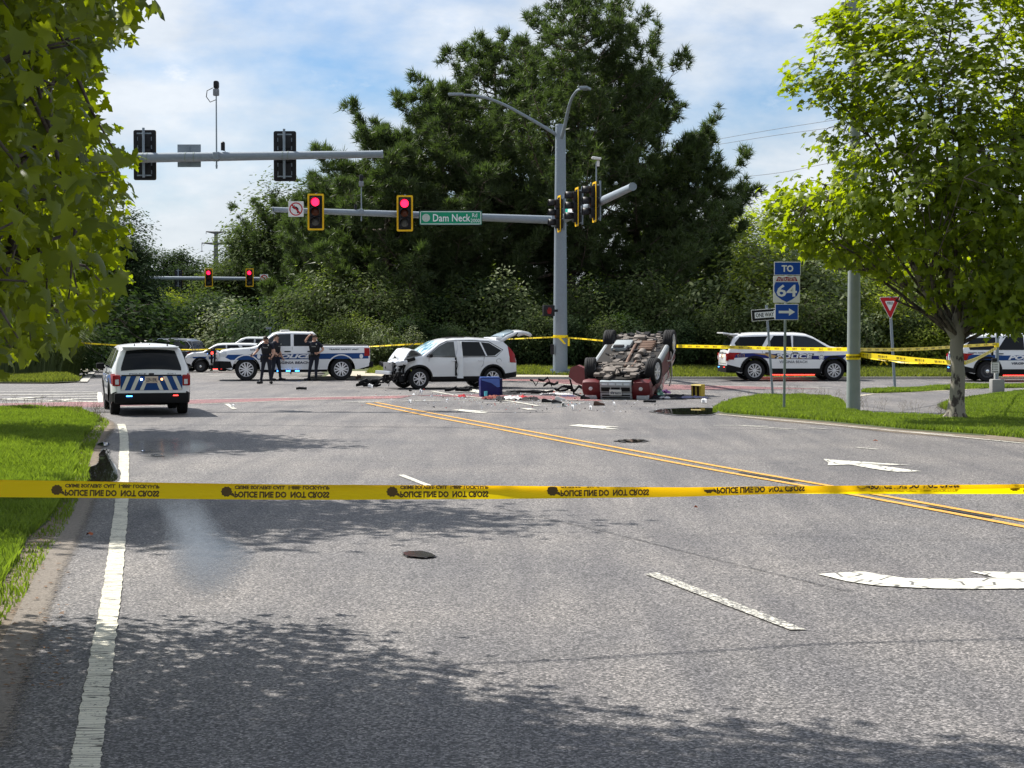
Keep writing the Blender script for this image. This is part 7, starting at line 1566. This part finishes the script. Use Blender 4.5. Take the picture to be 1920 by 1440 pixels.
# --- loblolly pines
def pine(seed, h, prof, ntuft, tuft=.42, trunk_r=.28, low=.05, gap=0, lean=0):
    """prof: list of (relative height, radius)"""
    rng = np.random.default_rng(seed); segs = []; tips = []
    s, tp_ = curve_segs((0, 0, 0), (lean, 0, h*.985), trunk_r, .04, rng, .015, 10); segs += s
    nb_ = int(h*5.2); ph = [p[0] for p in prof]; pr = [p[1] for p in prof]
    for i in range(nb_):
        f = low+(1-low)*((i+rng.random())/nb_)**.92; z = h*f; az = i*2.399+rng.normal()*.5; L = float(np.interp(f, ph, pr))*(.62+.55*rng.random())
        b0 = np.array([lean*f, 0, z]); d = np.array([math.cos(az), math.sin(az), 0]); rise = .05+.55*f**2+.15*rng.normal(); pts = []
        for k in range(7): t_ = k/6; pts.append(b0+d*L*t_+np.array([0, 0, L*(rise*t_-.10*math.sin(math.pi*t_)+.28*t_**3)]))
        r0 = .018+.02*L*.6
        for k in range(6): segs.append((pts[k], pts[k+1], r0*(1-k/6.3), r0*(1-(k+1)/6.3)))
        ns = max(3, int(L*3.2))
        for k in range(ns):
            t_ = .28+.72*(k+rng.random())/ns; j = min(5, int(t_*6)); q = pts[j]+(pts[j+1]-pts[j])*(t_*6-j); sd = np.array([-d[1], d[0], 0])*(1 if k % 2 else -1); l2 = (.35+.5*rng.random())*min(1.4, .55*L)*(1.15-t_*.6); e = q+(d*.6+sd*.9)*l2+np.array([0, 0, l2*(.25+.5*rng.random())]); segs.append((q, e, .014, .006))
            for m_ in range(max(2, int(l2*4.5))): tips.append((q+(e-q)*(.35+.65*rng.random())+rng.normal(size=3)*.12, (e-q)/l2))
        for m_ in range(3): tips.append((pts[6]+rng.normal(size=3)*.1, d*.6+np.array([0, 0, .8])))
    for m_ in range(14): tips.append((np.array([lean, 0, h*(.93+.07*rng.random())])+rng.normal(size=3)*.18*np.array([1, 1, .2]), np.array([0, 0, 1.])))
    idx = rng.integers(0, len(tips), ntuft); C = np.array([tips[i][0] for i in idx]); A = np.array([tips[i][1] for i in idx])+np.array([0, 0, .45]); A /= np.linalg.norm(A, axis=1)[:, None]; C = C+rng.normal(size=C.shape)*.10
    nn = 13; n = len(C); dirs = A[:, None, :]*.75+rng.normal(size=(n, nn, 3))*.55; dirs /= np.linalg.norm(dirs, axis=2)[:, :, None]; sd = np.cross(dirs, rng.normal(size=(n, nn, 3))); sd /= np.linalg.norm(sd, axis=2)[:, :, None]
    L = tuft*(.55+.6*rng.random((n, nn, 1))); o = C[:, None, :]+dirs*.03; a = o-sd*.012; b = o+sd*.012; mid = o+dirs*L*.55+sd*.021; mid2 = o+dirs*L*.55-sd*.021; tp = o+dirs*L
    V = np.stack([o-sd*.024, o+sd*.024, tp], 2).reshape(-1, 3); Fc = np.arange(n*nn*3).reshape(-1, 3)
    return (V, Fc), tubes_np(segs, 5)
def put_pine(u, topv, d, prof, nt_, seed, label, low=.05, lean=0, mesh=None):
    zb = bankz(0, d); x = (u-960)*d/3400; h = D(u, topv, d).z-zb
    cr, tk = pine(seed, h, prof, nt_, low=low, lean=lean, trunk_r=.2+h*.006)
    return plant('pine_tree', label, 'pine tree', (x, d, zb), cr, tk, pine_needle, bark_pine, 'old pines behind the far corner pole')
PB = [(0, 4.5), (.15, 6), (.35, 6.4), (.5, 6.2), (.62, 5.2), (.75, 4.2), (.87, 2.8), (.95, 1.5), (1, .4)]
put_pine(1072, 2, 90, [(0, 5.5), (.15, 7), (.35, 7.6), (.5, 7.4), (.62, 5.6), (.75, 4.3), (.87, 2.9), (.95, 1.5), (1, .4)], 14000, 41, 'tallest pine with the highest crown tip, right behind the street light arms', lean=.3)
put_pine(935, 95, 93, [(0, 4.5), (.15, 6), (.35, 6.2), (.5, 5.6), (.62, 4.6), (.75, 3.6), (.87, 2.4), (.95, 1.2), (1, .4)], 11500, 42, 'tall pine behind the left street light arm', lean=-.2)
put_pine(830, 185, 89, [(0, 4.5), (.15, 6), (.35, 5.8), (.5, 5), (.62, 4), (.75, 2.9), (.87, 1.8), (.95, .9), (1, .3)], 10500, 43, 'mid height pine above the green street name sign')
put_pine(722, 262, 87, [(0, 3), (.2, 5), (.4, 5), (.6, 4.2), (.8, 2.6), (.93, 1.2), (1, .4)], 9500, 44, 'lower pine behind the tip of the near mast arm')
put_pine(1195, 150, 92, [(0, 4), (.2, 5.2), (.4, 5.0), (.55, 4.4), (.7, 3.4), (.85, 2.2), (.95, 1.1), (1, .4)], 9500, 45, 'right-hand pine with long boughs reaching towards the sky gap')
put_pine(1270, 265, 94, [(0, 2.6), (.2, 2.6), (.5, 3.4), (.75, 2.4), (.9, 1.3), (1, .4)], 5200, 46, 'rightmost pine of the group, leaning out over the green wood', lean=1.3)
put_pine(670, 345, 95, [(0, 2.5), (.3, 3.8), (.6, 3.2), (.85, 1.8), (1, .4)], 7000, 47, 'leftmost low pine above the police pickup')
put_pine(632, 425, 92, [(0, 2.2), (.3, 3.1), (.6, 2.6), (.85, 1.5), (1, .4)], 6500, 48, 'short bushy pine behind the officers')
put_pine(560, 395, 149, [(0, 5), (.3, 7), (.6, 6), (.85, 3.2), (1, .5)], 9000, 49, 'distant pine between the silvery tree and the pine group')
# --- woods: three prototypes shared
def protos(seed, h, r, mat, n=6500, leaf=.30, tmpl='oval', clus=420, wide=1.0):
    rng = np.random.default_rng(seed); bl = []
    for i in range(15):
        a = rng.uniform(0, 6.28); f = rng.random(); z = h*(.18+.72*f); rr = r*(1-.55*max(0, f-.35)/.65)*.62*wide; s = r*(.34+.25*rng.random()); bl.append((math.cos(a)*rr, math.sin(a)*rr, z, s, s, s*.85))
    bl.append((0, 0, h*.88, r*.42, r*.42, h*.14)); cr, tk = broadleaf(None, h*.25, bl, clus, n, leaf, None, None, seed, tmpl=tmpl, clus_r=.75, trunk_r=.16, leaf_up=.45, shell=.6)
    t, ms = plant('forest_tree', 'prototype', 'tree', (0, -300, 0), cr, tk, mat, bark_dark)
    for c_ in list(t.children): bpy.data.objects.remove(c_)
    bpy.data.objects.remove(t); return ms
PR = {'mid': [protos(61, 9, 3.6, wood_leaf, 19000, .2), protos(62, 9, 3.2, wood_leaf, 19000, .2)], 'light': [protos(63, 7, 3.2, wood_leaf2, 19000, .17), protos(64, 7, 3.0, wood_leaf2, 19000, .17)], 'dark': [protos(65, 11, 4.0, wood_leaf3, 20000, .24), protos(66, 10, 3.6, wood_leaf3, 20000, .24)]}
PH = {'mid': 9, 'light': 7, 'dark': 10.5}
def wood(kind, u, topv, d, label, i, group, wide=1.0):
    right = u > 560 and d < 175; zb = bankz(0, d) if right and d < 160 else gz(d); h = D(u, topv, d).z-zb; s = h/PH[kind]/1.0
    return plant('forest_tree', label, 'tree', ((u-960)*d/3400, d, zb), None, None, None, None, group, rz=i*2.1, scale=(s*wide, s*wide, s), meshes=PR[kind][i % 2])
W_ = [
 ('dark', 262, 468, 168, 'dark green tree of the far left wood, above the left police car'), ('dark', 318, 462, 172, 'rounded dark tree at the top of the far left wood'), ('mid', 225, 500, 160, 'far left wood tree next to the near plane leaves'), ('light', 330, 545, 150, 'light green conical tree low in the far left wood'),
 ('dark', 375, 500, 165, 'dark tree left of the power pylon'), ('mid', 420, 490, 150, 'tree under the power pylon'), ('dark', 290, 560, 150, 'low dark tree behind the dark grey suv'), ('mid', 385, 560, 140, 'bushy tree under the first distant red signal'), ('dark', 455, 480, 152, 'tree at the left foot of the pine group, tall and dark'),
 ('dark', 180, 500, 150, 'dark tree behind the near plane crown, seen through its leaves'), ('mid', 110, 470, 120, 'tree behind the arrow sign at far left'), ('dark', 40, 430, 110, 'tree behind the leaves at the left picture edge'), ('mid', 540, 338, 152, 'tall silvery green tree with the ragged crown left of the pines'), ('mid', 480, 415, 156, 'leafy tree right under the end of the long arm'), ('mid', 470, 520, 150, 'leafy tree behind the white pickup cab'), ('dark', 150, 385, 122, 'very tall dark tree added behind the near plane crown, right of the arrow sign'), ('dark', 205, 410, 126, 'tall dark tree added just inside the rim of the near plane crown'), ('dark', 252, 438, 124, 'dark tree added at the left rim of the open sky, beside the plane leaves'), ('mid', 590, 560, 96, 'pale bushy tree above the police pickup roof'),  # dark trees by the near crown are added to darken the verge puddle's reflection
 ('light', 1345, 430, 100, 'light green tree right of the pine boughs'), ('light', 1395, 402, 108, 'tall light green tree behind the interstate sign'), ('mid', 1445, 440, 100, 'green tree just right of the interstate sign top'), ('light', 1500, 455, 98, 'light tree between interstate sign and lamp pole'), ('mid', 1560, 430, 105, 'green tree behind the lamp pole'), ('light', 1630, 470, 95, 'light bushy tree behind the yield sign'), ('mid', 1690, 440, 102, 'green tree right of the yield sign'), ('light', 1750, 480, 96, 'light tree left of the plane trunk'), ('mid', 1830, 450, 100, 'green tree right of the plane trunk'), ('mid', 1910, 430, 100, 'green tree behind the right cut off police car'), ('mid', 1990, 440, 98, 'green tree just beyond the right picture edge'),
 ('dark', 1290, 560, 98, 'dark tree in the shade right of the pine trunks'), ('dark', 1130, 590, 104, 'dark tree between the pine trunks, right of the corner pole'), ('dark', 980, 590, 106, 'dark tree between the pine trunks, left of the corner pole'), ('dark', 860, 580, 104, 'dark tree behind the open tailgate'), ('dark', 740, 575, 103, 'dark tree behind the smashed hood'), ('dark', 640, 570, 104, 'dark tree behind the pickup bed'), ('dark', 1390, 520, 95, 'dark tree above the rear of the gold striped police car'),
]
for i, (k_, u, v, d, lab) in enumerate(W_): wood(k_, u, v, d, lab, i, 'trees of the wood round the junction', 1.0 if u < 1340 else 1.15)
# shrubs along the far bank
def shrub_proto(seed, mat, tmpl, leaf, n=5200):
    rng = np.random.default_rng(seed); bl = [(rng.uniform(-1.6, 1.6), rng.uniform(-.6, .6), rng.uniform(.4, 2.0), .9, .8, .8) for _ in range(10)]
    cr, tk = broadleaf(None, .4, bl, 300, n, leaf, None, None, seed, tmpl=tmpl, clus_r=.5, trunk_r=.06, leaf_up=.35)
    t, ms = plant('shrub', 'p', 'shrub', (0, -300, 0), cr, tk, mat, bark_dark)
    for c_ in list(t.children): bpy.data.objects.remove(c_)
    bpy.data.objects.remove(t); return ms
SP = [shrub_proto(71, wood_leaf3, 'oval', .13, 11000), shrub_proto(72, silver_leaf, 'oval', .14, 10000), shrub_proto(73, wood_leaf2, 'oval', .13, 10000), shrub_proto(74, wood_leaf, 'oval', .13, 10000)]
rng = np.random.default_rng(9); near_ = lambda u: ('behind the police pickup' if u < 690 else 'between pickup and smashed crossover' if u < 800 else 'behind the white crossover' if u < 960 else 'left of the far corner pole' if u < 1050 else 'behind the overturned suv' if u < 1270 else 'between red suv and gold striped car' if u < 1360 else 'behind the gold striped police car' if u < 1590 else 'behind the yield sign' if u < 1770 else 'behind the right cut off police car')
cnt = {}
for i, u in enumerate(range(600, 2080, 42)):
    for row in (0, 1):
        uu = u+rng.uniform(-10, 10)+row*20; d = 80.5+row*3.4+rng.uniform(-.6, .6); h = (1.0 if row == 0 else 1.65)*(.72 if uu < 1330 else 1)*(.8+.4*rng.random())
        if 640 < uu < 800 and row == 0: kd = 1; h *= .95
        elif 1370 < uu and row == 1: kd = 2 if rng.random() < .5 else 1
        elif 1370 < uu: kd = int(rng.choice([0, 1, 3, 2]))
        elif row == 0: kd = 0 if rng.random() < .55 else 3
        else: kd = 0 if rng.random() < .45 else (3 if rng.random() < .7 else 1)
        tone = ['dark', 'silvery', 'light green', 'mid green'][kd]; place = near_(uu); key = (tone, place, row); cnt[key] = cnt.get(key, 0)+1
        s = h*1.0; ORD = ['first', 'second', 'third', 'fourth', 'fifth', 'sixth', 'seventh', 'eighth', 'ninth', 'tenth', 'eleventh', 'twelfth']; plant('shrub', '%s %s shrub from left, %s row %s' % (ORD[cnt[key]-1], tone, ('front' if row == 0 else 'rear'), place), 'shrub', ((uu-960)*d/3400, d, bankz(0, d)), None, None, None, None, 'shrubs along the far bank, '+tone+' '+('front' if row == 0 else 'rear')+' row '+place, rz=i*1.3+row, scale=(s*1.05, s, s*1.1), meshes=SP[kd])
for i, (u, d, s, kd, lab) in enumerate(((20, 78, 1.5, 0, 'dark shrub at the left picture edge behind the arrow sign'), (75, 79, 1.3, 3, 'green shrub right of the arrow sign post'), (-40, 80, 1.6, 0, 'dark shrub just left of the picture edge'), (125, 84, 1.2, 0, 'dark shrub behind the leaning reeds'), (170, 132, 2.2, 0, 'far dark shrub above the guard fence'), (240, 134, 2.2, 0, 'far dark shrub behind the left police car roof'), (300, 136, 2.2, 3, 'far green shrub behind the dark suv'), (400, 120, 1.6, 1, 'pale round shrub between dark suv and white pickup'), (450, 124, 1.9, 0, 'dark shrub behind the white pickup roof'), (345, 138, 2, 0, 'far dark shrub right of the fence end'), (520, 110, 2.0, 0, 'dark shrub behind the far one way sign'), (60, 100, 2.6, 0, 'big dark shrub deep behind the reeds'), (10, 96, 2.6, 0, 'big dark shrub deep behind the left leaves'), (120, 126, 2.6, 0, 'dark shrub at the left end of the guard fence'))):
    plant('shrub', lab, 'shrub', ((u-960)*d/3400, d, gz(d)), None, None, None, None, 'shrubs at the far left', rz=i*1.7, scale=(s*1.3, s, s), meshes=SP[kd])
# far backdrop of woodland that closes gaps at the horizon
def farwood(name, u0, u1, v0, v1, d, n, label, mat, leaf, seed):
    rng = np.random.default_rng(seed); X = (rng.uniform(u0, u1, n)-960)*d/3400; Y = d+rng.uniform(-4, 4, n); zt = HC+(609-(v0+(v1-v0)*(.5+.5*np.sin(X*.33)*np.cos(X*.13+1))))*d/3400; Z = (gz(d) if u1 < 700 else 0)+rng.random(n)*(zt-(gz(d) if u1 < 700 else 0))
    V, Fc = leaves(np.stack([X, Y, Z], 1), leaf, rng, 'kite', .4); o = mesh_np(name, V, Fc, mat); tag(o, label, 'woodland', kind='stuff')
farwood('far_wood', -400, 560, 520, 470, 185, 40000, 'dense dark woodland closing the view behind the far left junction', wood_leaf3, .5, 1)
farwood('far_wood', 560, 2300, 610, 540, 118, 50000, 'dense woodland closing the view behind the pines and the right wood', wood_leaf3, .34, 2)
# reeds at far left
rng = np.random.default_rng(12); cs = []; n = 5200; X0 = rng.uniform(D(0, 700, 74).x-2, D(118, 700, 74).x, n); Y0 = rng.uniform(73.5, 77, n); Z0 = np.full(n, -.03)
L = rng.uniform(.8, 2.9, n)*np.interp(X0, [D(0, 0, 74).x, D(118, 0, 74).x], [1, .75]); az = rng.uniform(-.9, .6, n); dx = np.cos(az)*L*.35*rng.uniform(.4, 1.6, n); dy = -np.abs(np.sin(az))*L*.3; sd = .022
A = np.stack([X0-sd, Y0, Z0], 1); B = np.stack([X0+sd, Y0, Z0], 1); C1 = np.stack([X0+dx*.3+sd, Y0+dy*.3, Z0+L*.65], 1); C2 = np.stack([X0+dx*.3-sd, Y0+dy*.3, Z0+L*.65], 1); E1 = np.stack([X0+dx*.8+sd*.7, Y0+dy*.8, Z0+L*.95], 1); E2 = np.stack([X0+dx*.8-sd*.7, Y0+dy*.8, Z0+L*.95], 1); T = np.stack([X0+dx*1.35, Y0+dy*1.3, Z0+L*.78], 1)
V = np.stack([A, B, C1, C2, E1, E2, T], 1).reshape(-1, 3); k = np.arange(n)[:, None]*7; Fc = np.concatenate([k+np.array([q]) for q in ([0, 1, 2], [0, 2, 3], [3, 2, 4], [3, 4, 5], [5, 4, 6])])
o = mesh_np('tall_reeds', V, Fc, leaf_mat('reed_leaf', (.03, .055, .015), (.12, .15, .05), .35, .45, .4, (1.7, 1.8, .6), .5)); tag(o, 'clump of tall drooping reeds on the far left verge', 'reeds', kind='stuff')
